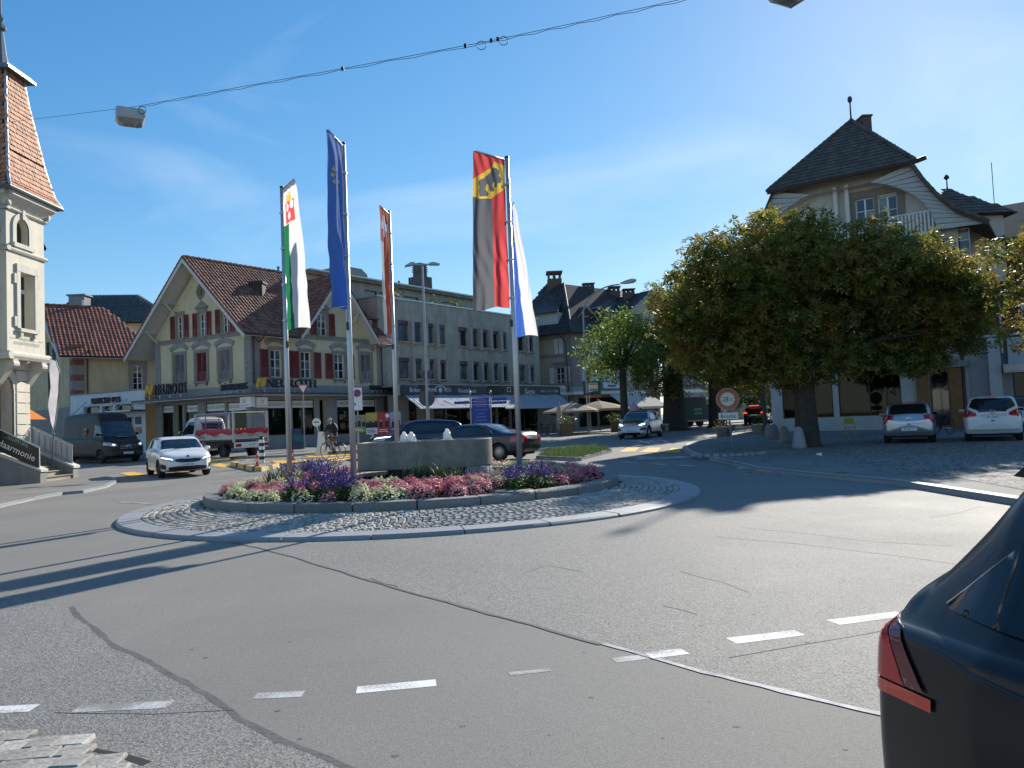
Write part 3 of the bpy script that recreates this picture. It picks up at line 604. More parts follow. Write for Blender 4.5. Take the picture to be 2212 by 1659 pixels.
def plant(kind, p, s=1.):
 pr = random.choice(protos[kind]);
 if pr.name in used: o = copy_tree(pr)
 else: o = pr; used.add(pr.name)
 o.location = (p[0], p[1], bedz(p) - .02); o.rotation_euler = (0, 0, random.uniform(0, 6.28)); o.scale = (s*random.uniform(.95, 1.1), s*random.uniform(.95, 1.1), s*random.uniform(.9, 1.12)*(.61 if kind in ('pink', 'white') else .8 if kind == 'salvia' else .9)); tag(o, LBL[kind][0], None, LBL[kind][1])
SALV = [(645, 1026, 8), (708, 1060, 9), (690, 1080, 3), (740, 1042, 4), (1190, 1042, 9), (1225, 1054, 3)]; spots = []
def ok(p, d):
 r = np.linalg.norm(np.array(p[:2]) - KC)
 return r < KI - .13 and np.linalg.norm(np.array(p[:2]) - FC) > 2.3 and all((p[0] - q[0])**2 + (p[1] - q[1])**2 > d*d for q in spots)
for (x, y) in ((588, 1049), (612, 1046), (640, 1044), (895, 1040), (922, 1038), (948, 1041), (980, 1039)):
 p = gp(x, y, .4); p[2] = 0
 spots.append(p); plant('iris', p, 1.1)
for x, y, k in SALV:
 c = gp(x, y, .42); c0_ = 0
 for _ in range(300):
  p = c + np.array([random.gauss(0, .3), random.gauss(0, .45), 0])
  if ok(p, .27): spots.append(p); plant('salvia', p, random.uniform(.85, 1.1)); c0_ += 1
  if c0_ >= k: break
cnt = 0
for _ in range(9000):
 a = random.uniform(0, 6.28); r = math.sqrt(random.uniform(.2, 1))*KI; p = (KC[0] + r*math.cos(a), KC[1] + r*math.sin(a))
 if ok(p, .262) and not any(math.hypot(p[0] - q[0], p[1] - q[1]) < .5 for q in [gp(1108, 1052, .36)]):
  spots.append(p); plant('white' if (math.sin(p[0]*2.3 + 1.2) + math.sin(p[1]*3.1 + p[0]) + random.gauss(0, .9)) > .62 else 'pink', p, random.uniform(.85, 1.15)); cnt += 1
# ================================================================ FLAGPOLES AND FLAGS
ALU = M('aluminium', (.5, .51, .52), .38, .6, var=.06, scale=2); PLAST = M('black_plastic', (.02, .02, .02), .4, var=0)
def fl(name, c): return M('flag_' + name, c, .75, var=.06, scale=40, transl=.62, spec=.15)
FG, FW, FRd, FY, FB, FBK, FLB = fl('green', (.02, .17, .07)), fl('white', (.68, .68, .68)), fl('red', (.68, .09, .09)), fl('yellow', (.75, .5, .08)), fl('blue', (.09, .2, .52)), fl('black', (.13, .135, .15)), fl('deepblue', (.05, .13, .5))
def star(cx, cy, r, asp): return [(cx + rr*math.sin(a), cy - rr*math.cos(a)*asp) for i in range(10) for rr, a in [((r, r*.42)[i % 2], math.pi*i/5)]]
def flagpole(name, base, ztop, T, Bv, vis, classify, mats, lab, flab, Lf=3.12, folds=(.06, 2.5, 0), nu=46, nv=150):
 x, y = base; z0 = bedz(base)
 root = empty('flagpole', (x, y, z0), lab, 'flagpole', 'flagpoles on the roundabout'); b = MB()
 b.tube([(x, y, z0 - .1), (x, y, z0 + 2.5), (x, y, ztop + .02)], [.058, .052, .04], 14); b.obj('pole', ALU, root, True)
 T = np.array(T); Bv = np.array(Bv); b = MB(); b.tube([(x, y, ztop - .03), (x + T[0], y + T[1], ztop - .03)], .018, 8); b.obj('outrigger', ALU, root, True)
 b = MB(); b.ball((x, y, ztop + .03), (.05, .05, .035)); b.obj('cap', PLAST, root)
 Tn = T/np.linalg.norm(T)
 for zz in (ztop - .55, ztop - 1.35, ztop - 2.15, ztop - 2.95):
  b = MB(); b.lathe([(.055, zz - .02), (.066, zz - .02), (.066, zz + .02), (.055, zz + .02)], 10, (x, y, 0), cap=False); b.tube([(x, y, zz), (x + Tn[0]*.11, y + Tn[1]*.11, zz)], .008, 5); b.obj('guide_ring', ALU, root)
 b = MB(); b.tube([(x + Tn[0]*.08, y + Tn[1]*.08, ztop - Lf - .1), (x + Tn[0]*.08, y + Tn[1]*.08, ztop - Lf - .28)], .004, 4); b.lathe([(.01, 0), (.03, .01), (.03, .14), (.01, .16)], 8, (x + Tn[0]*.08, y + Tn[1]*.08, ztop - Lf - .44)); b.obj('tension_weight', PLAST, root)
 A, fq, ph = folds; b = MB(); e = .075
 def S(u, v):
  d = T*(1 - v) + Bv*v; nrm = np.array([-d[1], d[0]])/np.linalg.norm(d); amp = A*(.15 + v)*min(1, u*4)
  w = amp*(math.sin(u*fq*6.28 + ph + v*1.5) + .4*math.sin(u*fq*11 + ph*2 - v*4)) + .009*math.sin(u*23 + v*14 + 3*math.sin(v*9)) + .12*v*u*u*vis; p = np.array([x, y]) + d/np.linalg.norm(d)*e + d*u*(1 - .05*v) + nrm*w
  return (p[0], p[1], ztop - .03 - v*Lf - .05*u*v - .02*math.sin(u*7 + ph)*v)
 b.grid(S, nu, nv); cen = [((i + .5)/nu, (j + .5)/nv) for j in range(nv) for i in range(nu)]; b.m = [classify(u, v) for u, v in cen]
 o = b.obj('flag', mats, smooth=True, recalc=False); tag(o, flab, 'flag', 'flags on the roundabout')
ASPQ = .85/3.12                     # square part of a banner in v
# municipal banner: white with castle crown and red shield of three roses, then green and white
rose = lambda u, v, cu, cv: math.hypot((u - cu)/.105, (v - cv)/.03) < 1
def c_mun(u, v):
 if v < .035: return 3
 if v < .27:
  if .2 < u < .62 and .05 < v < .115 and not (v < .075 and int((u - .2)/.06) % 2): return 1 + 3
  if .1 < u < .76 and .115 <= v < .262: return 1 if (rose(u, v, .28, .15) or rose(u, v, .6, .145) or rose(u, v, .42, .215)) else 2
  return 1
 return 0 if u < .34 + .1*(v - .27) else 1
flagpole('a', (-4.93, 16.85), 6.9, (.47, -.7), (.62, -.62), 1, c_mun, [FG, FW, FRd, M('flag_hem', (.3, .3, .34), .7, transl=.2), FY], 'flagpole carrying the green and white banner', 'green and white banner with red shield of three roses at the top', folds=(.04, 1.3, .3))
stars = [star(.5 + .27*math.sin(a), .24 - .27*ASPQ*math.cos(a)*.98, .06, ASPQ) for a in np.linspace(0, 2*math.pi, 13)[:12]]
flagpole('b', (-3.03, 14.45), 6.93, (-.08, -.84), (-.12, -.62), 0, lambda u, v: 1 if .1 < v < .4 and any(inpoly(u, v, s) for s in stars) else 0, [FB, FY], 'flagpole carrying the blue banner with stars', 'blue banner with a ring of yellow stars', folds=(.09, 1.6, 1.2), nu=70)
def c_ch(u, v):
 if v < ASPQ:
  a, c = u, v/ASPQ
  return 1 if (abs(a - .5) < .1 and .2 < c < .8) or (abs(c - .5) < .1 and .2 < a < .8) else 0
 return 1 if u > .5 else 0
flagpole('c', (-3.0, 19.7), 7.05, (-.1, -.78), (-.16, -.5), 0, c_ch, [fl('orange_red', (.62, .13, .07)), FW], 'flagpole carrying the red banner with a white cross', 'red and white banner with a white cross at the top', folds=(.05, 1.1, .5))
bear = [((x - 180)/225, (y - 175)/355) for x, y in [(310, 240), (345, 235), (365, 260), (360, 300), (378, 320), (372, 365), (355, 372), (345, 420), (325, 415), (330, 370), (318, 375), (310, 400), (325, 440), (318, 465), (290, 460), (283, 410), (270, 400), (262, 450), (285, 490), (275, 515), (235, 515), (228, 470), (232, 430), (222, 395), (230, 370), (255, 350), (280, 315), (300, 285)]]
band = [((x - 180)/225, (y - 175)/355) for x, y in [(175, 385), (310, 240), (330, 180), (410, 190), (410, 400), (290, 540), (170, 540)]]
def c_be(u, v):
 a = 1 - u
 if v < .03: return 0
 if v < .285:
  c = (v - .03)/.255
  if inpoly(a, c, bear): return 2
  return 1 if inpoly(a, c, band) else 0
 return 2 if a < .56 else 0
flagpole('d', (.09, 15.95), 7.05, (-.62, -.62), (-.78, -.28), -1, c_be, [FRd, FY, FBK], 'flagpole carrying the bear banner', 'red, yellow and black banner with a black bear climbing a diagonal band', folds=(.05, 1.7, 2.2), nu=80, nv=220)
flagpole('e', (.12, 18.9), 6.75, (.1, -.82), (.42, -.62), 1, lambda u, v: (2 if u < .5 else 1) if .16 < v < .28 else (0 if u < .52 else 1), [FLB, FW, FG], 'flagpole behind the bear banner pole carrying the blue and white banner', 'blue and white banner with a green field seen behind the bear banner pole', folds=(.04, 1.2, .2))
# ================================================================ BUILDINGS
WHITEP = M('white_paint', (.75, .75, .73), .5, var=.06); GLASSD = M('window_glass', (.02, .025, .03), .04, var=.5, scale=.6, spec=.8); GLASSC = M('window_glass_curtain', (.22, .23, .23), .06, var=.7, scale=1.5, spec=.8)
SHOPG = glass('shop_glass', (.45, .5, .47)); INT = M('shop_interior', (.1, .095, .085), .8, var=.4, scale=1.2)
CREAM = M('cream_render', (.66, .57, .36), .85, var=.1, scale=1.2, bump=.15, bscale=80, stain=.12); STONE = M('grey_stone_trim', (.29, .27, .23), .8, var=.2, scale=5, bump=.2, stain=.2)
GREYB = M('grey_painted_brick', (.3, .3, .3), .75, var=.2, scale=8, isl=.15); REDSH = M('red_shutter', (.2, .02, .025), .55, var=.2, scale=4); GREYSH = M('weathered_shutter', (.32, .28, .28), .8, var=.4, scale=6, stain=.4)
TILER = M('red_brown_tile', (.27, .11, .065), .65, var=.35, scale=8, isl=.45, bump=.2, bscale=50); TILEO = M('orange_tile', (.46, .2, .1), .7, var=.3, scale=9, isl=.35); TILED = M('dark_tile', (.055, .045, .04), .6, var=.35, scale=7, isl=.4); TILEL = M('lighter_dark_tile', (.085, .075, .06), .5, var=.35, scale=7, isl=.4)
SOFF = M('painted_timber', (.62, .6, .55), .7, var=.12, scale=6); ZINC = M('zinc', (.16, .17, .18), .4, .5, var=.2); COPPER = M('brown_gutter', (.07, .04, .03), .4, .3, var=.2)
GREYR = M('grey_render', (.34, .33, .31), .85, var=.12, scale=2, bump=.2, stain=.15); DKF = M('dark_frame', (.03, .027, .025), .4, var=0); CONCW = M('concrete_facade', (.44, .4, .33), .85, var=.18, scale=1.6, bump=.3, bscale=40, stain=.3)
SIGNW = M('sign_white', (.8, .8, .78), .4, var=.03); SIGND = M('sign_dark', (.03, .025, .045), .45, var=0); ORG = M('sign_orange', (.75, .4, .03), .4, var=.15); LETW = M('letter_white', (.82, .82, .8), .5, var=0); LETG = M('letter_grey', (.16, .17, .18), .6, var=0)
def window(par, X, u0, u1, z0, z1, cols=2, rows=3, fm=None, d=-.13, fw=.055, bw=.03, gm=None, sill=None, sm=None, name='window'):
 b = MB(); fm = fm or WHITEP
 for a in ((u0, u0 + fw, z0, z1), (u1 - fw, u1, z0, z1), (u0 + fw, u1 - fw, z0, z0 + fw), (u0 + fw, u1 - fw, z1 - fw, z1)): b.box(a[0], a[1], d - .05, d, a[2], a[3], X)
 iu0, iu1, iz0, iz1 = u0 + fw, u1 - fw, z0 + fw, z1 - fw
 for i in range(1, cols): c = iu0 + (iu1 - iu0)*i/cols; h = bw*(1.3 if cols == 2 else 1); b.box(c - h, c + h, d - .045, d + .005, iz0, iz1, X)
 for j in range(1, rows): c = iz0 + (iz1 - iz0)*j/rows; b.box(iu0, iu1, d - .04, d - .004, c - bw*.6, c + bw*.6, X)
 w = b.obj(name, fm, par)
 for i in range(cols):
  for j in range(rows):
   b = MB(); b.box(iu0 + (iu1 - iu0)*i/cols + .002, iu0 + (iu1 - iu0)*(i + 1)/cols - .002, d - .032, d - .024, iz0 + (iz1 - iz0)*j/rows + .002, iz0 + (iz1 - iz0)*(j + 1)/rows - .002, X); b.obj('pane', gm or random.choice((GLASSD, GLASSD, GLASSC)), w)
 if sill: b = MB(); b.box(u0 - .12, u1 + .12, -.1, .14, z0 - .13, z0 - .003, X); b.box(u0 - .05, u0 + .08, .003, .1, z0 - .3, z0 - .133, X); b.box(u1 - .08, u1 + .05, .003, .1, z0 - .3, z0 - .133, X); b.obj('sill', sm or STONE, w)
 return w
def shutter(par, X, u0, u1, z0, z1, mat, d0=.02, n=16, solid=.3):
 b = MB(); f = .07; b.box(u0, u0 + f, d0, d0 + .045, z0, z1, X); b.box(u1 - f, u1, d0, d0 + .045, z0, z1, X)
 for c in (z0, z1 - f, z0 + (z1 - z0)*solid): b.box(u0 + f, u1 - f, d0, d0 + .043, c, c + f, X)
 za = z0 + (z1 - z0)*solid + f; b.box(u0 + f, u1 - f, d0 + .008, d0 + .02, z0 + f, za - f, X)
 for i in range(n):
  c = za + (z1 - f - za)*(i + .5)/n; h = (z1 - f - za)/n*.5
  vs = [X(u0 + f, d0 + .004, c + h*.9), X(u1 - f, d0 + .004, c + h*.9), X(u1 - f, d0 + .04, c - h*.55), X(u0 + f, d0 + .04, c - h*.55)]; b.add(vs + [X(u0 + f, d0, c + h*.6), X(u1 - f, d0, c + h*.6), X(u1 - f, d0 + .034, c - h*.85), X(u0 + f, d0 + .034, c - h*.85)], [(0, 1, 2, 3), (4, 7, 6, 5), (3, 2, 6, 7), (0, 4, 5, 1)])
 return b.obj('shutter', mat, par)
def pw(F, x0, x1, y0, y1):
 ym = (y0 + y1)/2; u0, u1 = F.u_at(x0, ym), F.u_at(x1, ym); uc = (u0 + u1)/2; return u0, u1, F.z_at(uc, y1), F.z_at(uc, y0)
def bricks(par, X, u0, u1, z0, z1, mat, bl=.24, bh=.083, d=.035, name='brick', nmax=300):
 Ms = []; me = bpy.data.meshes.new(name); b = MB(); b.box(-bl/2 + .006, bl/2 - .006, 0, d, -bh/2 + .005, bh/2 - .005); me.from_pydata(b.v, [], b.f); me.update()
 o = Vector(X(0, 0, 0)); U = Vector(X(1, 0, 0)) - o; N = Vector(X(0, 1, 0)) - o; r = 0; z = z0 + bh/2
 while z < z1:
  n_ = max(1, round((u1 - u0)/bl)); w = (u1 - u0)/n_
  for i in range(n_):
   p = Vector(X(u0 + w*(i + .5), random.uniform(0, .006), z)); s = w/bl; Ms.append((0, Matrix(((U.x*s, N.x, 0, p.x), (U.y*s, N.y, 0, p.y), (0, 0, 1, p.z), (0, 0, 0, 1)))))
  z += bh; r += 1
 place_pieces(par, name, [me], Ms, mat, nmax)
def slab(b, pts, t):
 """roof slab: polygon of 3d points, thickness downwards"""
 n = len(pts); b.add([tuple(p) for p in pts] + [(p[0], p[1], p[2] - t) for p in pts], [tuple(range(n)), tuple(range(n, 2*n))[::-1]] + [(i, (i + 1) % n, n + (i + 1) % n, n + i) for i in range(n)]); return b
def shopwin(par, F, u0, u1, z0, z1, band=None, poster=None, fm=None, depth=1.6, cols=1):
 """display window: frame, see-through pane, lit-back niche, optional lettered band and poster"""
 b = MB(); fm = fm or DKF; f = .06
 for a in ((u0, u0 + f, z0, z1), (u1 - f, u1, z0, z1), (u0 + f, u1 - f, z0, z0 + f), (u0 + f, u1 - f, z1 - f, z1)): b.box(a[0], a[1], -.14, -.08, a[2], a[3], F)
 for i in range(1, cols): c = u0 + (u1 - u0)*i/cols; b.box(c - .03, c + .03, -.138, -.082, z0 + f, z1 - f, F)
 w = b.obj('shop_window', fm, par)
 b = MB(); b.add([F(u0, -.25, z0), F(u1, -.25, z0), F(u1, -depth, z0), F(u0, -depth, z0), F(u0, -.25, z1), F(u1, -.25, z1), F(u1, -depth, z1), F(u0, -depth, z1)], [(3, 2, 6, 7), (0, 1, 2, 3), (4, 7, 6, 5), (0, 3, 7, 4), (1, 5, 6, 2)]); b.obj('display_niche', INT, w)
 for i in range(cols): b = MB(); b.box(u0 + (u1 - u0)*i/cols + .03, u0 + (u1 - u0)*(i + 1)/cols - .03, -.115, -.107, z0 + f, z1 - f, F); b.obj('pane', SHOPG, w)
 if band:
  h = min(.55, (z1 - z0)*.2); b = MB(); b.box(u0 + f + .002, u1 - f - .002, -.103, -.099, z1 - f - h, z1 - f - .004, F); b.obj('window_band', SIGNW, w)
  b = MB(); hh = h*.36; b.text(band, hh, F, (u0 + u1)/2, z1 - f - h/2 - hh*.5, -.096, sx=min(1.15, (u1 - u0)*.72/(len(band)*hh*.72))); b.obj('lettering', LETG, w)
 if poster:
  c, pwid, za, zb = poster; p = MB(); p.box(c - pwid, c + pwid, -.2, -.19, za, zb, F); po = p.obj('poster', M('poster_teal', (.02, .16, .14), .5, var=.3, scale=1.5), w)
  p = MB(); h = (zb - za)*.13
  for k, t in enumerate(('HÖR', 'STÄR', 'KE')): p.text(t, h, F, c - pwid*.1, zb - (zb - za)*(.3 + k*.17), -.187, 'l', sx=1.0)
  p.obj('lettering', LETW, po)
  p = MB(); p.prism([(c - pwid*1.0, za + .02), (c - pwid*.3, za + .02), (c - pwid*.35, za + (zb - za)*.5), (c - pwid*.99, za + (zb - za)*.6)], -.188, -.186, F); p.obj('printed_figure', M('poster_ochre', (.35, .22, .04), .5, var=.6, scale=5), po)
  p = MB(); p.ball(F(c - pwid*.45, -.185, za + (zb - za)*.66), (pwid*.38, .004, (zb - za)*.2), 12, 8); p.obj('printed_face', M('poster_face', (.3, .17, .11), .5, var=.5, scale=8), po)
 return w
# ---------------------------------------------------------------- corner house with hearing-aid shop
Cc = at(546, 900, 48); Lc = at(338, 900, 52.4); Rc = at(829, 900, 57.5); Cc, Lc, Rc = Cc[:2], Lc[:2], Rc[:2]; Bc = Lc + (Rc - Cc); zN = gz(48) + .1
FL, FR = Fr(Lc, Cc, zN), Fr(Cc, Rc, zN)
hn = empty('corner_house', (*Cc, zN), 'cream gabled corner house with red shutters, tiled roof and a hearing aid shop below', 'house')
zE = FR.z_at(0.3, 692, .7) - .15; zS = FL.z_at(FL.w, 716)
apex = at(408, 556, FL(FL.w/2, 1.0, 0)[1]); zA = apex[2] - zN; zAw = zA - .35
g3 = [(382.5, 396, 683, 731), (430.6, 444.5, 676, 726), (480, 494.5, 667.6, 718.5)]; g1 = [(377, 399, 767, 826), (424, 447, 762, 823.5), (474, 498, 757, 819)]
h3 = [pw(FL, *q) for q in g3]; h1 = [pw(FL, *q) for q in g1]; sh = [pw(FL, *q) for q in [(350, 376, 875, 946), (400, 429, 873, 946), (444, 487, 870, 948), (490, 534, 868, 950)]]
do = pw(FL, 378, 396, 875, 958)
ov = [(FL.u_at(433.4, 630) + .22*math.cos(a), FL.z_at(FL.u_at(433.4, 630), 630) + .36*math.sin(a)) for a in np.linspace(0, 2*math.pi, 17)[:16]]
zEl = zE - .1
b = MB(); b.wall([(0, -.6), (FL.w, -.6), (FL.w, zE), (FL.w/2, zAw), (0, zEl)], [rect(*q) for q in h3 + h1 + sh + [do]] + [ov], FL, .3); wall = b.obj('wall', CREAM, hn)
hR1 = [pw(FR, *q) for q in [(584, 608.6, 755.8, 815), (649.6, 672, 760, 817), (722, 744, 765, 818.6), (778.7, 801.4, 766, 819.5)]]
gw = pw(FR, 686, 705.5, 677, 725); shR = [pw(FR, *q) for q in [(577, 620, 864, 940), (631, 680, 863, 940), (727.8, 813, 862, 936)]]; doR = pw(FR, 690, 704, 864, 955)
ug = FR.u_at(716, 600); zg = FR.z_at(ug, 596, .5); gh = FR.u_at(789, 720) - ug; zg0 = FR.z_at(ug + gh, 722, .5)
gl = ug - gh
b = MB(); b.wall([(0, -.6), (FR.w, -.6), (FR.w, zE), (min(FR.w - .05, ug + gh), zE), (ug, zg - .25), (gl, zE), (0, zE)], [rect(*q) for q in hR1 + [gw] + shR + [doR]], FR, .3); b.obj('wall', CREAM, hn)
b = MB(); FLb = Fr(Bc, Lc, zN); b.wall(rect(0, FLb.w, -.6, zEl), [], FLb, .3); FRb = Fr(Rc, Bc, zN); b.wall([(0, -.6), (FRb.w, -.6), (FRb.w, zEl), (FRb.w/2, zAw), (0, zE)], [], FRb, .3); b.obj('wall', M('shaded_side_render', (.2, .22, .27), .85, var=.1), hn)  # left and rear walls of the cream house, their shade put into the colour
for F, zz in ((FL, 0), (FR, 0)):                                                   # string course, plinth, painted shop band
 zc = FL.z_at(FL.w, 716); b = MB(); b.box(-.03, F.w + .03, .004, .09, zc - .16, zc + .05, F); b.box(-.03, F.w + .03, .004, .12, zc + .053, zc + .1, F); b.obj('string_course', STONE, hn)
zsh = FL.z_at(FL.w*.95, 850)
for F, holes in ((FL, sh + [do]), (FR, shR + [doR])):
 b = MB(); b.wall(rect(0, F.w, -.55, zsh + .55), [rect(*q) for q in holes], lambda u, d, z: F(u, d + .05, z), .045); b.obj('shop_facing', GREYR, hn)
for F, qs, cl in ((FL, h3, 0), (FR, [gw], 0)):
 for i, q in enumerate(qs):
  window(hn, F, *q, 2, 3, sill=True); w = (q[1] - q[0])*.62; b = MB()
  b.box(q[0] - .16, q[0] - .003, .003, .05, q[2], q[3], F); b.box(q[1] + .003, q[1] + .16, .003, .05, q[2], q[3], F); b.box(q[0] - .16, q[1] + .16, .003, .06, q[3] + .003, q[3] + .3, F)
  if i == 1 or F is FR: b.box(q[0] - .26, q[1] + .26, .003, .16, q[3] + .303, q[3] + .4, F); b.prism([(q[0] - .24, q[3] + .4), (q[1] + .24, q[3] + .4), ((q[0] + q[1])/2, q[3] + .78)], .003, .12, F)
  b.obj('window_surround', STONE, hn)
  shutter(hn, F, q[0] - .18 - w, q[0] - .18, q[2], q[3] + .03, REDSH, .06); shutter(hn, F, q[1] + .18, q[1] + .18 + w, q[2], q[3] + .03, REDSH, .06)
def archwin(F, q, mode):
 u0, u1, z0, z1 = q; b = MB(); b.box(u0 - .2, u0 - .003, .003, .06, z0, z1, F); b.box(u1 + .003, u1 + .2, .003, .06, z0, z1, F); b.box(u0 - .2, u1 + .2, .003, .06, z1 + .003, z1 + .22, F); b.obj('window_surround', STONE, hn)
 c = (u0 + u1)/2; w = (u1 - u0)/2 + .26; rise = .26; rr = (w*w + rise*rise)/(2*rise); a0 = math.asin(w/rr); zc = z1 + .48 - rr + .02; n = 11
 for i in range(n):
  a1, a2 = -a0 + 2*a0*i/n + .004, -a0 + 2*a0*(i + 1)/n - .004
  b = MB(); b.prism([(c + r*math.sin(a), zc + r*math.cos(a)) for r, a in ((rr, a1), (rr + .3, a1), (rr + .3, a2), (rr, a2))], .003, .07, F); b.obj('arch_brick', GREYB, hn)
 if mode == 'open':
  window(hn, F, u0, u1, z0, z1, 2, 3, sill=True); w = (u1 - u0)*.66; shutter(hn, F, u0 - .22 - w, u0 - .22, z0, z1, REDSH, .07); shutter(hn, F, u1 + .22, u1 + .22 + w, z0, z1, REDSH, .07)
 else:
  m = REDSH if mode == 'red' else GREYSH; window(hn, F, u0, u1, z0, z1, 1, 1, d=-.22, sill=True, gm=GLASSD); shutter(hn, F, u0 + .02, c - .01, z0, z1 - .01, m, -.1, 18); shutter(hn, F, c + .01, u1 - .02, z0, z1 - .01, m, -.1, 18)
for q, m in zip(h1, ('grey', 'red', 'grey')): archwin(FL, q, m)
for q, m in zip(hR1, ('open', 'open', 'open', 'grey')): archwin(FR, q, m)
for F, u0, u1 in ((FL, 0, .55), (FL, FL.w - .6, FL.w), (FR, 0, .7), (FR, FR.w - .55, FR.w)): bricks(hn, lambda u, d, z: F(u, d + .005, z), u0, u1, zsh + .6, zS - .18, GREYB, name='quoin_brick', nmax=60)
for F, u0, u1 in ((FL, FL.w - .6, FL.w), (FR, 0, .7), (FR, FR.w - .55, FR.w)): bricks(hn, lambda u, d, z: F(u, d + .005, z), u0, u1, zS + .12, zE - .1, GREYB, name='quoin_brick', nmax=40)
b = MB(); cu, cz = FL.u_at(433.4, 630), FL.z_at(FL.u_at(433.4, 630), 630)
oo = [(cu + (.22 + k)*math.cos(a), cz + (.36 + k)*math.sin(a)) for k in (0, .16) for a in np.linspace(0, 2*math.pi, 17)[:16]]; n = 16
b.add([FL(u, .05, z) for u, z in oo] + [FL(u, 0, z) for u, z in oo], [(i, (i + 1) % n, n + (i + 1) % n, n + i) for i in range(n)] + [(n + i, n + (i + 1) % n, 3*n + (i + 1) % n, 3*n + i) for i in range(n)])
for a in (0, 90, 180, 270): r = R_(a); uu, zz = cu + .33*math.cos(r), cz + .5*math.sin(r); b.box(uu - .07, uu + .07, .004, .08, zz - .07, zz + .07, FL)
ow = b.obj('oval_window', STONE, hn); b = MB(); b.prism(ov, -.2, -.19, FL); b.obj('pane', GLASSC, ow)
# roof
def nroof():
 z = zN; rb = MB(); ovh, eo = 1.15, .85
 U2 = FR.U; m0 = (Lc + Cc)/2 - U2*ovh; m1 = (Rc + Bc)/2 + U2*.3; Vd = FL.U                    # FL.U points from left end to the corner
 hw = FL.w/2; sl = (zA - .1 - zE)/hw
 A0, A1 = (*m0, z + zA), (*m1, z + zA); ex = hw + eo; ze = zA - sl*ex
 E0, E1 = m0 + Vd*ex, m1 + Vd*ex; exl = hw + 1.5; zel = zA - sl*exl; G0, G1 = m0 - Vd*exl, m1 - Vd*exl
 Ln = np.linalg.norm(m1 - m0); vl = math.hypot(ex, zA - ze); slg = (zg - zg0)/gh; ugx = ug + ovh; hw0 = (zg - ze)/slg
 q3 = lambda u, v: (*(E0 + U2*u + (m0 - E0)*v/vl), z + ze + (zA - ze)*v/vl)
 vt = vl*min(.98, (zg - ze)/(zA - ze))
 slab(rb, [q3(0, 0), q3(ugx - hw0, 0), q3(ugx, vt), q3(0, vt)], .14); slab(rb, [q3(ugx + hw0, 0), q3(Ln, 0), q3(Ln, vt), q3(ugx, vt)], .14); slab(rb, [q3(0, vt), q3(Ln, vt), A1, A0], .14); slab(rb, [A0, (*G0, z + zel), (*G1, z + zel), A1], .14)
 roof = rb.obj('roof', SOFF, hn)
 # cross gable roof
 rb = MB(); N = FR.N; pg = lambda u, d, zz: FR(u, d, zz); back = FR.w*.5; ov2 = gh + .45
 zl = zg - slg*ov2
 slab(rb, [pg(ug, .9, zg), pg(ug, -4.5, zg), pg(ug - ov2, -1.3, zl), pg(ug - ov2, .9, zl)], .12); slab(rb, [pg(ug, .9, zg), pg(ug + ov2, .9, zl), pg(ug + ov2, -1.3, zl), pg(ug, -4.5, zg)], .12)
 gr = rb.obj('cross_gable_roof', SOFF, hn)
 # main field leaves out the triangle under the cross gable
 zint = lambda v: ze + v/vl*(zA - ze)
 hwg = lambda v: max(0, (zg - zint(v))/slg)
 poly = [(0, 0), (ugx - hwg(0), 0), (ugx, vl*min(1, (zg - ze)/(zA - ze))), (ugx + hwg(0), 0), (Ln, 0), (Ln, vl - .1), (0, vl - .1)]
 roof_face(roof, (*E0, z + ze), (*U2, 0), np.array([*(m0 - E0), zA - ze]), poly, TILER, .27, .36, 'pan', 300)
 for s in (-1, 1):
  P0 = Vector(pg(ug + s*ov2, .9, zl)); Ug = Vector(pg(ug, .9, zg)) - P0; Ud = Vector(pg(ug, -1, zg)) - Vector(pg(ug, 0, zg)); vg = Ug.length
  roof_face(gr, P0, Ud if s < 0 else Ud, Ug, [(0, 0), (2.2, 0), (5.4, vl*0 + vg), (0, vg - .05)], TILER, .27, .36, 'pan', 150 if s < 0 else 80)
 for k in range(int(Ln/.4)):
  p = m0 + U2*(k + .5)*.4; b = MB(); b.tube([(*(p - U2*.21), z + zA + .05), (*(p + U2*.2), z + zA + .08)], [.11, .13], 8); b.obj('ridge_tile', TILER, roof)
 for s, G, zz in ((1, E0, ze), (-1, G0, zel)):                                    # barge boards and verge tiles
  b = MB(); a_ = Vector((*(m0 - U2*.03), z + zA)); c_ = Vector((*(G - U2*.03), z + zz)); dn = Vector((0, 0, -.32)); o_ = Vector((*(-U2*.05), 0)); b.add([a_, c_, c_ + dn, a_ + dn, a_ + o_, c_ + o_, c_ + dn + o_, a_ + dn + o_], [(0, 1, 2, 3), (4, 7, 6, 5), (0, 4, 5, 1), (2, 6, 7, 3), (1, 5, 6, 2), (0, 3, 7, 4)]); b.obj('barge_board', SOFF, roof)
  n_ = int((a_ - c_).length/.36)
  for k in range(n_): p = c_.lerp(a_, (k + .5)/n_); q = (a_ - c_).normalized()*.21; b = MB(); b.tube([p - q + Vector((0, 0, .07)), p + q + Vector((0, 0, .03))], .09, 6); b.obj('verge_tile', TILER, roof)
 for t in (.12, .5, .88):                                                          # purlins and braces under the gable overhang
  for s in (1, -1):
   if t == .12 and s < 0: continue
   p = (m0 + U2*ovh) + Vd*s*hw*t*1.05; zz = zA - sl*hw*t*1.05 - .25; b = MB(); q = np.array([*p, z + zz]); b.tube([q - np.array([*U2, 0])*(ovh + .05), q + np.array([*U2, 0])*.2], .09, 4); b.obj('purlin', SOFF, roof)
   b = MB(); b.tube([q - np.array([*U2, 0])*.75 + (0, 0, -.05), q + np.array([0, 0, -.8])], .06, 4); b.obj('brace', SOFF, roof)
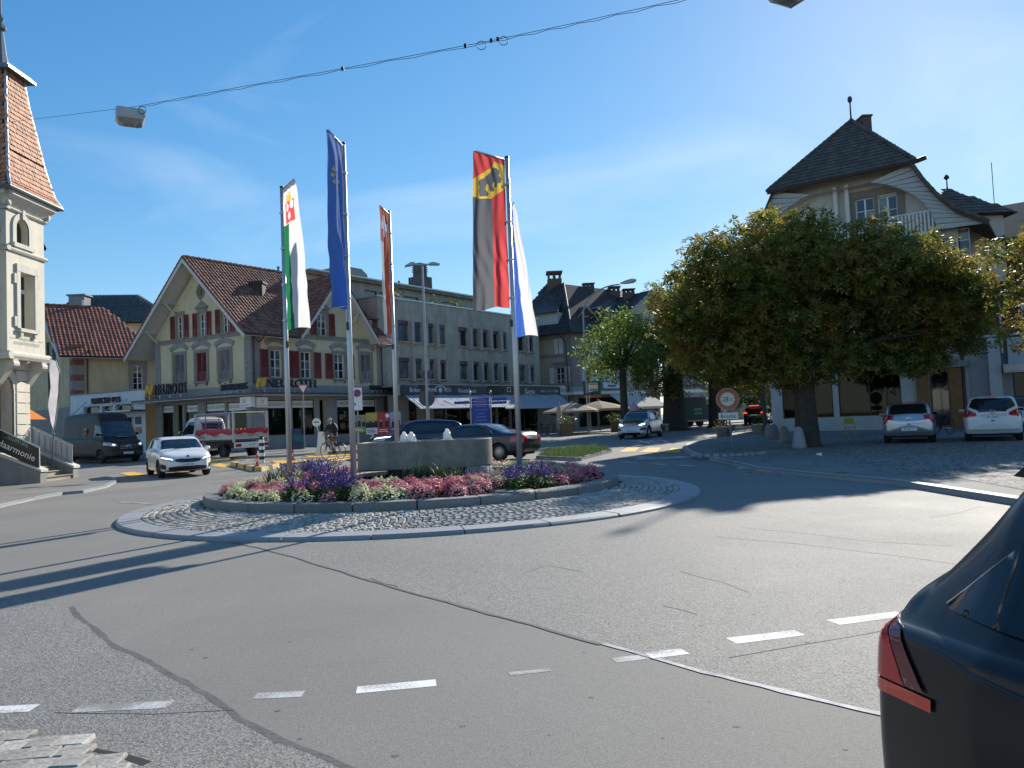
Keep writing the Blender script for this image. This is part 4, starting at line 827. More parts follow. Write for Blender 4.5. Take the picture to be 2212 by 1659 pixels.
 b = MB(); b.tube([(*(E0 + Vd*.06), z + ze - .03), (*(E0 + U2*(ugx - hw0 - .1) + Vd*.06), z + ze - .03)], .07, 8); b.tube([(*(E0 + U2*(ugx + hw0) + Vd*.06), z + ze - .03), (*(E1 + Vd*.06), z + ze - .03)], .07, 8); b.tube([(*(E0 + Vd*.03 + U2*1.4), z + ze - .1), (*(E0 - Vd*.3 + U2*1.3), z + ze - .5), FR(.1, .1, zE - .8), FR(.1, .1, zsh + .6)], .05, 8); b.tube([(*(E1 + Vd*.03 - U2*.2), z + ze - .1), FR(FR.w - .1, .1, zE - .9), FR(FR.w - .1, .1, zsh + .6)], .05, 8); b.obj('gutter', COPPER, roof)
 for s in (-1, 1):
  b = MB(); a_, c_ = Vector(pg(ug, .94, zg)), Vector(pg(ug + s*ov2, .94, zl)); dn = Vector((0, 0, -.28)); o_ = Vector(pg(0, .05, 0)) - Vector(pg(0, 0, 0)); b.add([a_, c_, c_ + dn, a_ + dn, a_ + o_, c_ + o_, c_ + dn + o_, a_ + dn + o_], [(0, 1, 2, 3), (4, 7, 6, 5), (0, 4, 5, 1), (2, 6, 7, 3), (1, 5, 6, 2), (0, 3, 7, 4)]); b.obj('barge_board', SOFF, gr)
  b = MB(); b.tube([pg(ug + s*gh*.55, 1.0, zg - slg*gh*.55 - .3), pg(ug + s*gh*.55, -.1, zg - slg*gh*.55 - .3)], .09, 4); b.tube([pg(ug + s*gh*.55, .8, zg - slg*gh*.55 - .35), pg(ug + s*gh*.55, .05, zg - slg*gh*.55 - 1.1)], .06, 4); b.obj('brace', SOFF, gr)
 # chimney and vent on the street slope
 c = np.array(FR(FR.u_at(612, 620), -2.6, 0)[:2]); zc = z + zE + 2.0; b = MB(); b.box(c[0] - .4, c[0] + .4, c[1] - .4, c[1] + .4, zc - 1.2, zc + 1.15); b.box(c[0] - .48, c[0] + .48, c[1] - .48, c[1] + .48, zc + 1.153, zc + 1.3); b.obj('chimney', M('dark_slate_cladding', (.035, .032, .03), .7, var=.3, scale=5), roof)
 p = m0 + U2*(Ln*.58); b = MB(); b.tube([(*p, z + zA - .1), (*p, z + zA + .4)], .09, 8); b.tube([(*p, z + zA + .4), (*p, z + zA + .46)], .13, 8); b.obj('vent_pipe', ZINC, roof)
 # small dormer at the right end
 ud = FR.u_at(808, 690); b = MB(); b.box(ud - .7, ud + .7, -2.2, -.6, zE + .3, zE + 1.3, FR); dm = b.obj('dormer', M('brown_timber', (.1, .05, .035), .7, var=.3), roof); b = MB(); slab(b, [FR(ud - .95, -.35, zE + 1.35), FR(ud + .95, -.35, zE + 1.35), FR(ud + .95, -2.6, zE + 1.9), FR(ud - .95, -2.6, zE + 1.9)], .1); b.obj('dormer_roof', TILER, roof); window(roof, FR, ud - .3, ud + .3, zE + .4, zE + 1.2, 2, 1, d=-.57)
nroof()
# canopy above the shop, sign letters, lettered cubes
b = MB(); zc = FL.z_at(FL.w, 849, 1.2); P = lambda F, u, d: F(u, d, zc)
o1 = np.array(FL(-.9, 1.25, zc)); c1 = np.array(FL(FL.w + .3, 1.25, zc)); c2 = np.array(FR(-.3, 1.25, zc)); e1 = np.array(FR(FR.w + .1, 1.25, zc)); cm = (c1 + c2)/2 + np.array([*(FL.N + FR.N)*.35, 0])*.4
slab(b, [o1, c1, cm, c2, e1, FR(FR.w + .1, 0.06, zc), FR(0, .06, zc), FL(-.9, .06, zc)], .13); b.obj('canopy', M('canopy_lead', (.1, .1, .11), .5, .3, var=.3), hn)
b = MB(); slab(b, [FL(-.85, 1.2, zc - .135), FL(FL.w, 1.2, zc - .135), FR(0, 1.2, zc - .135), FR(FR.w, 1.2, zc - .135), FR(FR.w, .07, zc - .135), FR(0, .07, zc - .135), FL(-.85, .07, zc - .135)], .05); b.obj('canopy_soffit', SOFF, hn)
def logo(b, X, u, z, h, d, ext=.1):
 w = h*1.0; t = w*.17
 for k in range(3):
  for (a, c) in (((0, 0), (.3, 1)), ((.3, 1), (.62, 0)), ((.62, 0), (1, 1))):
   o = k*.1*w; b.prism([(u + a[0]*w*1.1 + o, z + a[1]*h), (u + a[0]*w*1.1 + t*.5 + o, z + a[1]*h), (u + c[0]*w*1.1 + t*.5 + o, z + c[1]*h), (u + c[0]*w*1.1 + o, z + c[1]*h)], d - k*.01, d - ext - k*.01, X)
def raised_sign(F, px0, px1, py0, py1, text, withlogo, d=1.05):
 u0, u1 = F.u_at(px0, (py0 + py1)/2) , F.u_at(px1, (py0 + py1)/2); X = lambda a, dd, z: F(a, dd + d, z); sh_ = lambda p: p
 q0, q1 = Fr(F.a + F.N*d, F.a + F.N*d + F.U*F.w, zN), 0; u0, u1 = q0.u_at(px0, (py0 + py1)/2), q0.u_at(px1, (py0 + py1)/2); za = q0.z_at((u0 + u1)/2, py1); zb = q0.z_at((u0 + u1)/2, py0); h = zb - za
 b = MB(); s0 = u0
 b.tube([X(u0, 0, za - .06), X(u1, 0, za - .06)], .025, 6)
 for k in range(4): u = u0 + (u1 - u0)*(k + .5)/4; b.tube([X(u, 0, za - .06), X(u, 0, zc)], .025, 6)
 sg = b.obj('roof_sign', ALU, hn)
 if withlogo: b = MB(); logo(b, X, u0, za, h, .06, .12); b.obj('logo', ORG, sg); s0 = u0 + h*1.45
 b = MB(); v, f = font_mesh(text, h); wd_ = max(p[0] for p in v) - min(p[0] for p in v); b.text(text, h, X, s0, za, .06, 'l', sx=(u1 - s0)/wd_, ext=.14); b.obj('lettering', SIGND, sg)
raised_sign(FL, 312, 401, 828, 852, 'NEUROTH', True); raised_sign(FL, 478, 534, 828, 842, 'HÖRBERATUNG', False); raised_sign(FR, 553, 682, 818, 837, 'NEUROTH', True); raised_sign(FR, 799, 838, 832, 842, 'HÖRGERÄTE', False)
for F, px0, px1, y0, y1 in ((FL, 518, 541, 858, 880), (FR, 556, 578, 858, 880)):
 q0 = Fr(F.a + F.N*.75, F.a + F.N*.75 + F.U, zN); u0, u1 = q0.u_at(px0, 869), q0.u_at(px1, 869); za, zb = q0.z_at(u0, y1), q0.z_at(u0, y0); b = MB(); b.box(u0, u1, -.35, 0, za, zb, q0); cb = b.obj('cube_sign', SIGNW, hn)
 b = MB(); logo(b, q0, u0 + (u1 - u0)*.25, za + (zb - za)*.38, (zb - za)*.42, .012, .008); b.obj('logo', ORG, cb); b = MB(); b.text('HÖRGERÄTE', (zb - za)*.12, q0, (u0 + u1)/2, za + (zb - za)*.12, .006, sx=.75*(u1 - u0)/((zb - za)*.12*9*.85)); b.obj('lettering', LETG, cb)
for q, t, ps in zip(sh, ('HÖRGERÄTE', 'HÖRBERATUNG', 'HÖRCENTER', 'GEHÖRSCHUTZ'), (1, 0, 0, 0)): shopwin(hn, FL, *q, t, ((q[0] + q[1])/2 + .15, .38, q[2] + .3, q[2] + 1.7) if ps else None)
for q, t, ps in zip(shR, ('HÖRGERÄTE', 'HÖRBERATUNG', 'HÖRCENTER   GEHÖRSCHUTZ'), (.45, .45, .25)): shopwin(hn, FR, *q, t, (q[0] + (q[1] - q[0])*ps, .5, q[2] + .35, q[2] + 1.95), cols=2 if ps < .3 else 1)
for F, q in ((FL, do), (FR, doR)): window(hn, F, *q, 1, 2, DKF, d=-.5, fw=.09, gm=GLASSD, name='door')
# ---------------------------------------------------------------- concrete block with optician and gelateria
Ga, Gb = at(823, 900, 58)[:2], at(1171, 900, 75.5)[:2]; FG_ = Fr(Ga, Gb, .3); zg_ = .3
hg = empty('concrete_block', (*Ga, .3), 'long grey concrete office block with ribbon of slim windows above striped awnings', 'building')
zP = FG_.z_at(0, 640); Z = lambda zz: (521.2 + zz*.1819); Xx = lambda zz: 823 + zz*.1819
wr = [(200, 325, 930, 1185), (367, 475, 950, 1200), (545, 622, 968, 1215), (662, 762, 985, 1225), (920, 1025, 1020, 1240), (1058, 1145, 1033, 1250), (1180, 1268, 1048, 1262), (1300, 1392, 1062, 1275), (1415, 1495, 1078, 1287), (1630, 1700, 1105, 1300), (1735, 1805, 1115, 1310),
      (213, 340, 1375, 1620), (378, 490, 1385, 1635), (562, 635, 1398, 1630), (675, 775, 1405, 1640), (935, 1035, 1425, 1645), (1068, 1160, 1432, 1650), (1195, 1278, 1438, 1650), (1312, 1395, 1445, 1655), (1428, 1508, 1452, 1660), (1642, 1715, 1462, 1660), (1745, 1820, 1470, 1665)]
hq = []
for i, q in enumerate(wr):
 u0, u1, z0, z1 = pw(FG_, Xx(q[0]), Xx(q[1]), Z(q[2]), Z(q[3])); hq.append([u0, u1, z0, z1])
for rng_ in (range(0, 11), range(11, 22)):                # rows are level
 za = np.mean([hq[i][2] for i in rng_]); zb = np.mean([hq[i][3] for i in rng_])
 for i in rng_: hq[i][2], hq[i][3] = za, zb
b = MB(); b.wall(rect(0, FG_.w, -.5, zP), [rect(*q) for q in hq], FG_, .4)
FGl = Fr(Ga + np.array([-5.5, 4.2]), Ga, .3); b.wall(rect(0, FGl.w, -.5, zP), [], FGl, .4); FGr = Fr(Gb, Gb + np.array([-10, 8.]), .3); b.wall(rect(0, FGr.w, -.5, zP), [], FGr, .4); b.obj('wall', CONCW, hg)
b = MB(); b.box(-.05, FG_.w + .05, -.35, .08, zP, zP + .1, FG_); b.box(-.05, FGl.w, -.35, .08, zP, zP + .1, FGl); b.obj('parapet_cap', ALU, hg)
BRNB = M('brown_blind_box', (.09, .055, .07), .5, var=.1); BLND = M('blue_grey_blind', (.16, .22, .3), .45, .2, var=.15)
for i, q in enumerate(hq):
 u0, u1, z0, z1 = q; hb = .32 if i < 11 else .3; b = MB(); b.box(u0, u1, -.25, -.03, z1 - hb, z1, FG_); b.obj('blind_box', BRNB, hg)
 w = window(hg, FG_, u0, u1, z0, z1 - hb - .003, 1, 1, DKF, d=-.22, gm=random.choice((GLASSD, GLASSC)))
 lo = {0: z0, 1: z0, 2: z0, 3: z0, 11: z0 + .45, 12: z0 + .45}.get(i)
 if lo is not None:
  for k in range(int((z1 - hb - lo)/.09)): z = z1 - hb - .05 - k*.09; b = MB(); b.box(u0 + .03, u1 - .03, -.2, -.14, z - .03, z + .012, FG_); b.obj('blind_slat', BLND, w)
 b = MB(); b.prism([(0, z0), (.18, z0 - .02), (.18, z0 - .12), (0, z0 - .2)], u0 - .02, u1 + .02, lambda a, c, zz: FG_(c, a + .003, zz)); b.obj('sill', CONCW, hg)
for i in range(len(hq) - 1):
 if i in (3, 8, 10, 14, 19): continue
 a, c = hq[i][1], hq[i + 1][0]; m = (a + c)/2; b = MB(); b.prism([(.003, hq[i][3] + .05), (.36, hq[i][3] - .02), (.36, hq[i][2] - .25), (.003, hq[i][2] - .42)], m - .13, m + .13, lambda p, q, zz: FG_(q, p, zz)); b.obj('concrete_fin', M('concrete_fin', (.42, .4, .36), .8, var=.15, scale=3, stain=.2), hg)
# set-back attic, chimney, roof box
FA = Fr(Ga - FG_.N*2.6 - FG_.U*4.4, Gb - FG_.N*2.6 - FG_.U*5, .3); zT = FA.z_at(4, 600); aw = [pw(FA, *q) for q in [(788, 815, 620, 645), (818, 850, 622, 655), (873, 905, 632, 662), (955, 985, 640, 668)]]
zb0 = zP - .3; b = MB(); b.wall(rect(0, FA.w, zb0, zT), [rect(q[0], q[1], zP + .15, zT - .75) for q in aw], FA, .3); FA2 = Fr(FA.a - FA.N*6, FA.a, .3); b.wall(rect(0, FA2.w, zb0, zT), [], FA2, .3); b.obj('attic_wall', CONCW, hg)
for q in aw: window(hg, FA, q[0], q[1], zP + .15, zT - .75, 1, 1, DKF, d=-.15, gm=GLASSC)
b = MB(); slab(b, [FA(-.1, .35, zT + .12), FA(FA.w, .35, zT + .12), FA(FA.w, -7, zT + .12), FA(-.1, -7, zT + .12)], .35); b.obj('attic_roof', M('concrete_eaves', (.27, .24, .18), .9, var=.3, scale=2, stain=.35), hg); b = MB(); b.box(-.12, FA.w, .355, .4, zT + .05, zT + .16, FA); b.obj('attic_edge', ALU, hg)
u = FA.u_at(948, 600); zc_ = FA.z_at(u, 600, -2); b = MB(); b.box(u - .75, u + .75, -3, -1.5, zT, zc_ + .05, FA); b.box(u - .45, u + .45, -2.7, -1.8, zc_ + .05, zc_ + .45, FA)
for k in range(4): b.box(u - .5 + .02*k, u + .5 - .02*k, -2.75, -1.75, zc_ + .5 + k*.2, zc_ + .63 + k*.2, FA)
b.box(u - .4, u + .4, -2.65, -1.85, zc_ + .45, zc_ + 1.2, FA); b.box(u - .3, u + .3, -2.5, -2, zc_ + 1.2, zc_ + 1.35, FA); b.obj('chimney', M('chimney_render', (.13, .125, .12), .9, var=.25, scale=3), hg)
u0, u1 = FA.u_at(757, 590), FA.u_at(806, 590); b = MB(); b.prism([(u0, zT + .12), (u1 + .4, zT + .12), (u1 + .3, zT + .75), (u1 - .3, zT + 1.15), (u0, zT + 1.15)], -3.5, -1, FA); b.obj('roof_box', M('eternit', (.3, .31, .3), .7, var=.2), hg)
u = FA.u_at(884, 612); b = MB(); b.box(u - .3, u + .6, -1.5, -.9, zT + .12, zT + .3, FA); b.tube([FA(u, -1.2, zT + .2), FA(u, -1.2, zT + .75)], .1, 8); b.obj('vent_pipe', ZINC, hg)
# ground floor shops: fascia, awnings, glazing
Fa, Fb = at(866, 900, 55)[:2], at(1222, 900, 70.5)[:2]; FS = Fr(Fa, Fb, .3); zf1, zf0 = FS.z_at(0.4, 831), FS.z_at(.4, 853.5)
FAS = M('fascia_slate', (.055, .065, .08), .5, var=.1); FASD = M('fascia_navy', (.02, .026, .035), .5, var=.1)
edges = [876, 905, 971, 1020, 1053, 1088, 1121, 1165, 1220]
for i in range(8):
 u0, u1 = FS.u_at(edges[i] if i else 866, 842) + .015, FS.u_at(edges[i + 1], 842) - .015; b = MB(); b.box(u0, u1, -.25, 0, zf0, zf1, FS); b.obj('fascia_panel', FASD if i in (4,) else FAS, hg)
b = MB(); b.box(0, FS.w, -.3, .04, zf1 + .003, zf1 + .07, FS); b.box(-.35, 0, -.25, .02, zf0 - .02, zf1, FS); b.obj('fascia_trim', ALU, hg)
def fas(t, x0, x1, y0, y1, mat, shear=0):
 u0, u1 = FS.u_at(x0, 842), FS.u_at(x1, 842); za, zb = FS.z_at((u0 + u1)/2, y1), FS.z_at((u0 + u1)/2, y0); v, f = font_mesh(t, zb - za); wd_ = max(p[0] for p in v) - min(p[0] for p in v); b = MB(); b.text(t, zb - za, FS, u0, za, .02, 'l', sx=(u1 - u0)/wd_, shear=shear); b.obj('lettering', mat, hg)
fas('Brillen', 885, 907, 837, 847, LETW); fas('PRIMA', 922, 943.5, 838, 847, LETW); fas('VISTA', 959, 974, 838, 847, LETW); fas('Kontaktlinsen', 990.5, 1028, 839, 848, LETW); fas('Sette', 1132, 1154, 839, 852, LETW, .25); fas('GELATI', 1168, 1177, 843, 847, LETW); fas('APERITIVO', 1180, 1193.5, 843, 847, M('letter_blue', (.3, .5, .7), .5, var=0)); fas('CAFFÈ', 1196, 1205, 843, 847, LETW)
u, zz = FS.u_at(951, 842), (zf0 + zf1)/2; b = MB(); b.lathe([(.13, .0), (.19, .0), (.19, .01), (.13, .01)], 16, (0, 0, 0), lambda x, y, z: FS(u + x, .012 + z, zz + y), False); b.lathe([(.02, 0), (.09, 0), (.09, .01), (.02, .01)], 12, (0, 0, 0), lambda x, y, z: FS(u + x, .012 + z, zz + y)); b.tube([FS(u + .62*math.cos(a), .02, zz - .1 + .42*math.sin(a)) for a in np.linspace(.35, 2.8, 10)], .03, 5); b.obj('eye_emblem', LETW, hg)
u0, u1 = FS.u_at(1095, 842), FS.u_at(1103, 842); b = MB()
for q in ((u0, u0 + .04, zf0 + .25, zf1 - .1), (u1 - .04, u1, zf0 + .25, zf1 - .1), (u0, u1, zf1 - .14, zf1 - .1), (u0, u1, zf0 + .25, zf0 + .29)): b.box(q[0], q[1], .005, .015, q[2], q[3], FS)
b.obj('square_emblem', LETW, hg); u = FS.u_at(1214, 842); b = MB(); b.box(u - .35, u + .45, .01, .12, zf0, zf1, FS); be = b.obj('blade_sign', M('sign_pale_blue', (.5, .55, .58), .5), hg); b = MB(); b.text('Sette', .35, FS, u + .05, (zf0 + zf1)/2 - .1, .13, sx=.8); b.obj('lettering', LETG, be)
AW1 = M('awning_blue', (.16, .22, .35), .8, var=.1, transl=.3); AW2 = M('awning_white', (.72, .74, .76), .8, var=.05, transl=.3)
for x0, x1 in ((872, 1055), (1058, 1207)):
 u0, u1 = FS.u_at(x0, 860), FS.u_at(x1, 860); n = int((u1 - u0)/.17); zo = FS.z_at((u0 + u1)/2, 879.5, 1.6); b = MB()
 prof = [(0.02, zf0 - .02), (.5, zf0 - .02 - (zf0 - zo)*.28), (1.0, zf0 - (zf0 - zo)*.6), (1.4, zf0 - (zf0 - zo)*.86), (1.6, zo + .03), (1.62, zo - .1)]
 for i in range(n):
  b.mat(i % 2); a, c = u0 + (u1 - u0)*i/n, u0 + (u1 - u0)*(i + 1)/n; b.add([FS(p, d, z) for d, z in prof for p in (a, c)], [(2*k, 2*k + 1, 2*k + 3, 2*k + 2) for k in range(len(prof) - 1)])
 aw_ = b.obj('striped_awning', [AW1, AW2], hg); b = MB(); b.tube([FS(u0, 1.61, zo - .02), FS(u1, 1.61, zo - .02)], .03, 6)
 for k in range(4): uu = u0 + (u1 - u0)*(k + .5)/4; b.tube([FS(uu - .6, .05, zf0 - .3), FS(uu - .1, .9, zo + .5), FS(uu + .4, 1.58, zo)], .02, 5)
 b.obj('awning_arm', ALU, hg)
 for k in range(4): uu = u0 + (u1 - u0)*(k + .6)/4; b = MB(); b.tube([FS(uu - .3, .15, zf0 + .02), FS(uu - .25, .8, zf0 - .05), FS(uu, 1.3, zf0 - .45)], .018, 5); b.obj('spot_lamp_arm', ALU, hg)
FW_ = Fr(Fa - FS.N*1.0, Fb - FS.N*1.0, .3); gq = [pw(FW_, *q) for q in [(884, 902, 883, 950), (938, 964, 883, 950), (966, 1026, 883, 950), (1050, 1072, 883, 950), (1077, 1101, 883, 950), (1106, 1162, 882, 942), (1188, 1210, 880, 898)]]
gq = [[q[0], q[1], .25 if q[2] < 1.2 else q[2], zf0 - .35 if i < 6 else zf0 - .5] for i, q in enumerate(gq)]
b = MB(); b.wall(rect(-.3, FW_.w, -.4, zf0 + .02), [rect(*q) for q in gq], FW_, .2); b.obj('shop_wall', M('shop_wall_taupe', (.25, .22, .18), .8, var=.15), hg); b = MB(); slab(b, [FS(-.3, 0, zf1 - .02), FS(FS.w, 0, zf1 - .02), FS(FS.w - 1.5, -4, zf1 - .02), FS(-.3, -4, zf1 - .02)], .1); b.obj('shop_roof', CONCW, hg)
for i, q in enumerate(gq): shopwin(hg, FW_, *q, cols=2 if i in (2, 5) else 1)
# ---------------------------------------------------------------- mansard house behind the lime tree
Ma, Mb, Mc = at(1160, 900, 79)[:2], at(1241, 900, 76.5)[:2], at(1428, 900, 83)[:2]; F1, F2 = Fr(Ma, Mb, .3), Fr(Mb, Mc, .3)
hm = empty('mansard_house', (*Mb, .3), 'large taupe house with steep dark hipped roof and white shutters beyond the concrete block', 'house'); TAU = M('taupe_render', (.4, .36, .28), .85, var=.1, stain=.15); TAUD = M('taupe_stone', (.25, .23, .2), .85, var=.15); WSH = M('white_shutter', (.66, .65, .6), .6, var=.1)
zm = F1.z_at(F1.w, 718); X1 = lambda z: 1097.2 + z*.17362; Y1 = lambda z: 548.6 + z*.17362
q1 = [pw(F1, X1(590), X1(680), Y1(1050), Y1(1250)), pw(F1, X1(600), X1(700), Y1(1410), Y1(1650))]; q2 = [pw(F2, x, x + 11, 795, 823) for x in (1264, 1290, 1318, 1343, 1372, 1400)] + [pw(F2, x, x + 10, 735, 765) for x in (1266, 1292, 1320, 1346, 1374)]
b = MB(); b.wall(rect(0, F1.w, -.5, zm), [rect(*q) for q in q1], F1, .3); b.wall(rect(0, F2.w, -.5, zm), [rect(*q) for q in q2], F2, .3); b.obj('wall', TAU, hm)
for F in (F1, F2):
 b = MB(); zb = F1.z_at(F1.w, 764.5); b.box(-.02, F.w + .02, .003, .1, zb - .12, zb + .12, F); b.box(-.02, F.w + .02, .003, .12, zm - .5, zm - .1, F); zb = F1.z_at(F1.w, 829); b.box(-.02, F.w + .02, .003, .14, zb - .15, zb + .15, F); b.obj('string_course', TAUD, hm)
b = MB(); b.box(F1.w - .9, F1.w + .04, .004, .06, zb - .1, zm, F1); b.box(-.04, .9, .004, .06, zb - .1, zm, F2); b.obj('corner_pilaster', TAUD, hm)
window(hm, F1, *q1[0], 2, 1, gm=GLASSD, sill=True, sm=TAUD); u0, u1, z0, z1 = q1[0]; m_ = (u0 + u1)/2
for a, c in ((u0 - .05, m_ - .04), (m_ + .04, u1 + .05)): shutter(hm, F1, a, c, z0, z1, WSH, .03, 10)
window(hm, F1, *q1[1], 2, 3, sill=True, sm=TAUD); u0, u1, z0, z1 = q1[1]; w = (u1 - u0)*.55; shutter(hm, F1, u0 - .2 - w, u0 - .2, z0, z1, WSH, .03, 10); shutter(hm, F1, u1 + .2, u1 + .2 + w, z0, z1, WSH, .03, 10); b = MB(); b.box(u0 - .35, u1 + .35, .003, .2, z1 + .35, z1 + .55, F1); b.box(u0 - .2, u1 + .2, .003, .08, z1, z1 + .347, F1); b.obj('window_surround', TAUD, hm)
for q in q2: window(hm, F2, *q, 2, 3); w = (q[1] - q[0])*.55; shutter(hm, F2, q[0] - .05 - w, q[0] - .05, q[2], q[3], WSH, .03, 8); shutter(hm, F2, q[1] + .05, q[1] + .05 + w, q[2], q[3], WSH, .03, 8)
def hip(par, name, corners, ztop, ze, inset, mat, tw, th, nmax, kind='flat', kick=0):
 """hip roof over a 4-corner plan (counter-clockwise seen from above, first edge nearest); inset = ridge inset from each end"""
 c = [np.array(p) for p in corners]; m0, m1 = (c[0] + c[3])/2, (c[1] + c[2])/2; d = (m1 - m0)/np.linalg.norm(m1 - m0); r0, r1 = m0 + d*inset[0], m1 - d*inset[1]
 R0, R1 = (*r0, ztop), (*r1, ztop); E = [(*p, ze) for p in c]; b = MB()
 faces = [[E[0], E[1], R1, R0], [E[1], E[2], R1], [E[2], E[3], R0, R1], [E[3], E[0], R0]]
 for f in faces: b.add(f, [tuple(range(len(f)))])
 b.add(E, [(0, 1, 2, 3)]); o = b.obj(name, M('roof_board', (.05, .04, .035), .9, var=0), par)
 for k, f in enumerate(faces):
  a, bb = Vector(f[0]), Vector(f[1]); U = (bb - a).normalized(); top = Vector(f[2]); V_ = top - a; V_ = (V_ - U*V_.dot(U)); vl = V_.length; V_.normalize(); N = U.cross(V_)
  if (a - Vector(EYE)).dot(N) > 0 and N.z > 0: continue                     # turned away from the street
  roof_face(o, a, U, V_, [((Vector(p) - a).dot(U), (Vector(p) - a).dot(V_)) for p in f], mat, tw, th, kind, nmax)
 return o, (R0, R1, E)
e = .9; cM = [Ma - F1.U*4 + F1.N*e, Mb + (F1.N + F2.N)*e*.7, Mc + F2.N*e + F2.U, np.array([12.5, 98.]), np.array([-2, 94.])]
zt = F1.z_at(F1.w, 606, -5) + .3
b = MB(); A = np.array([*(at(1217, 607, 82)[:2]), zt]); Bq = np.array([*(at(1345, 640, 88.5)[:2]), zt]); Aw = np.array([*(at(1190, 610, 84)[:2]), zt]); E0, E1, E2 = [np.array([*p, zm + .3]) for p in cM[:3]]
fcs = [[E0, E1, A, Aw], [E1, E2, Bq, A]]
rb = MB()
for f in fcs: rb.add(f, [tuple(range(4))])
rb.add([E0, E1, E2, (*cM[3], zm + .3), (*cM[4], zm + .3)], [(0, 1, 2, 3, 4)]); rb.add([E2, (*cM[3], zm + .3), Bq], [(0, 1, 2)]); rb.add([E0, Aw, (*cM[4], zm + .3)], [(0, 1, 2)]); rb.add([Aw, A, Bq, (*cM[3], zm + .3), (*cM[4], zm + .3)], [(0, 1, 2, 3, 4)])
ro = rb.obj('roof', M('roof_board', (.05, .04, .035), .9, var=0), hm)
for f, mt in ((fcs[0], TILED), (fcs[1], TILEL)):  # right slope gets lighter tiles, its sunlight put into the tile colour
 a = Vector(f[0]); U = (Vector(f[1]) - a).normalized(); V_ = Vector(f[2]) - a; V_ -= U*V_.dot(U); V_.normalize(); roof_face(ro, a, U, V_, [((Vector(p) - a).dot(U), (Vector(p) - a).dot(V_)) for p in f], mt, .34, .4, 'flat', 300)
b = MB(); b.tube([E0 - (0, 0, .05), E1 - (0, 0, .05), E2 - (0, 0, .05)], .09, 6); b.tube([E1 - (0, 0, .1) - np.array([*F1.U, 0])*1.5, np.array(F1(F1.w - .6, .1, zm - .9)), np.array(F1(F1.w - .4, .1, .2))], .06, 6); b.obj('gutter', COPPER, ro)
for k in range(24): p = E1 + (A - E1)*(k + .5)/24; q = (A - E1)/24*.52; b = MB(); b.tube([p - q + (0, 0, .04), p + q + (0, 0, .09)], .13, 6); b.obj('hip_tile', TILEL, ro)
def chim(par, px, py0, py1, D, w, mat, pots=True):
 p0, p1 = at(px, py1, D), at(px, py0, D); b = MB(); x, y = p0[0], p0[1]; h = p1[2] - p0[2]; b.box(x - w, x + w, y - w, y + w, p0[2] - 1.2, p0[2] + h*.5)
 for sx in (-1, 1):
  for sy in (-1, 1): b.box(x + sx*w*.8 - .09, x + sx*w*.8 + .09, y + sy*w*.8 - .09, y + sy*w*.8 + .09, p0[2] + h*.5, p0[2] + h*.9)
 b.box(x - w*.16, x + w*.16, y - w, y + w, p0[2] + h*.5, p0[2] + h*.9); b.box(x - w*1.15, x + w*1.15, y - w*1.15, y + w*1.15, p0[2] + h*.88, p0[2] + h); b.obj('chimney', mat, par)
CHM = M('chimney_brick', (.12, .09, .07), .9, var=.3); chim(ro, 1198, 588, 620, 83, .75, CHM); chim(ro, 1271, 613, 625, 85, .6, CHM); chim(ro, 1327, 620, 640, 87, .6, CHM); chim(ro, 1358, 625, 640, 84, .6, CHM)
# dormers: two small gables and the big street gable
def gable_dormer(par, F, uc, hw, z0, ze, zt, d, depth, wallm, tilem, ov=.35, holes=None, soff=SOFF):
 b = MB(); b.wall([(uc - hw, z0), (uc + hw, z0), (uc + hw, ze), (uc, zt), (uc - hw, ze)], holes or [], lambda u, dd, z: F(u, dd + d, z), .2); b.box(uc - hw, uc + hw, d - depth, d - .21, z0, ze, F); o = b.obj('gable', wallm, par); sl = (zt - ze)/hw; h2 = hw + ov; b = MB(); zl = zt + .12 - sl*h2
 for s in (-1, 1): slab(b, [F(uc, d + ov, zt + .12), F(uc + s*h2, d + ov, zl), F(uc + s*h2, d - depth, zl), F(uc, d - depth, zt + .12)], .1)
 r = b.obj('gable_roof', soff, par)
 for s in (-1, 1): P0 = Vector(F(uc + s*h2, d + ov, zl)); Ug = Vector(F(uc, d + ov, zt + .12)) - P0; roof_face(r, P0, Vector(F(uc, -1, 0)) - Vector(F(uc, 0, 0)), Ug, [(0, 0), (depth + ov, 0), (depth + ov, Ug.length), (0, Ug.length)], tilem, .34, .4, 'flat', 40)
 return o
uL = F2.u_at(1395, 660); zgt = F2.z_at(uL, 634); gq_ = [rect(uL - 1.6, uL - .9, zm + .6, zm + 2), rect(uL - .35, uL + .35, zm + .6, zm + 2), rect(uL + .9, uL + 1.6, zm + .6, zm + 2)]
gd = gable_dormer(hm, F2, uL, 2.9, zm - .3, zgt - 2.1, zgt, .25, 6, M('pale_green_render', (.42, .44, .41), .8, var=.1), TILED, .6, gq_)
for r_ in gq_: window(hm, lambda u, d, z: F2(u, d + .25, z), r_[0][0], r_[1][0], r_[0][1], r_[2][1], 2, 2); shutter(hm, lambda u, d, z: F2(u, d + .25, z), r_[0][0] - .42, r_[0][0] - .04, r_[0][1], r_[2][1], WSH, .03, 8)
for px in (1283, 1312): uu = F2.u_at(px, 690); gable_dormer(hm, F2, uu, .95, zm + .5, zm + 2.0, zm + 2.9, -1.3, 3, M('brown_timber', (.1, .05, .035), .7, var=.3), TILED); shutter(hm, F2, uu - .4, uu + .4, zm + .8, zm + 1.9, WSH, -1.28, 6)
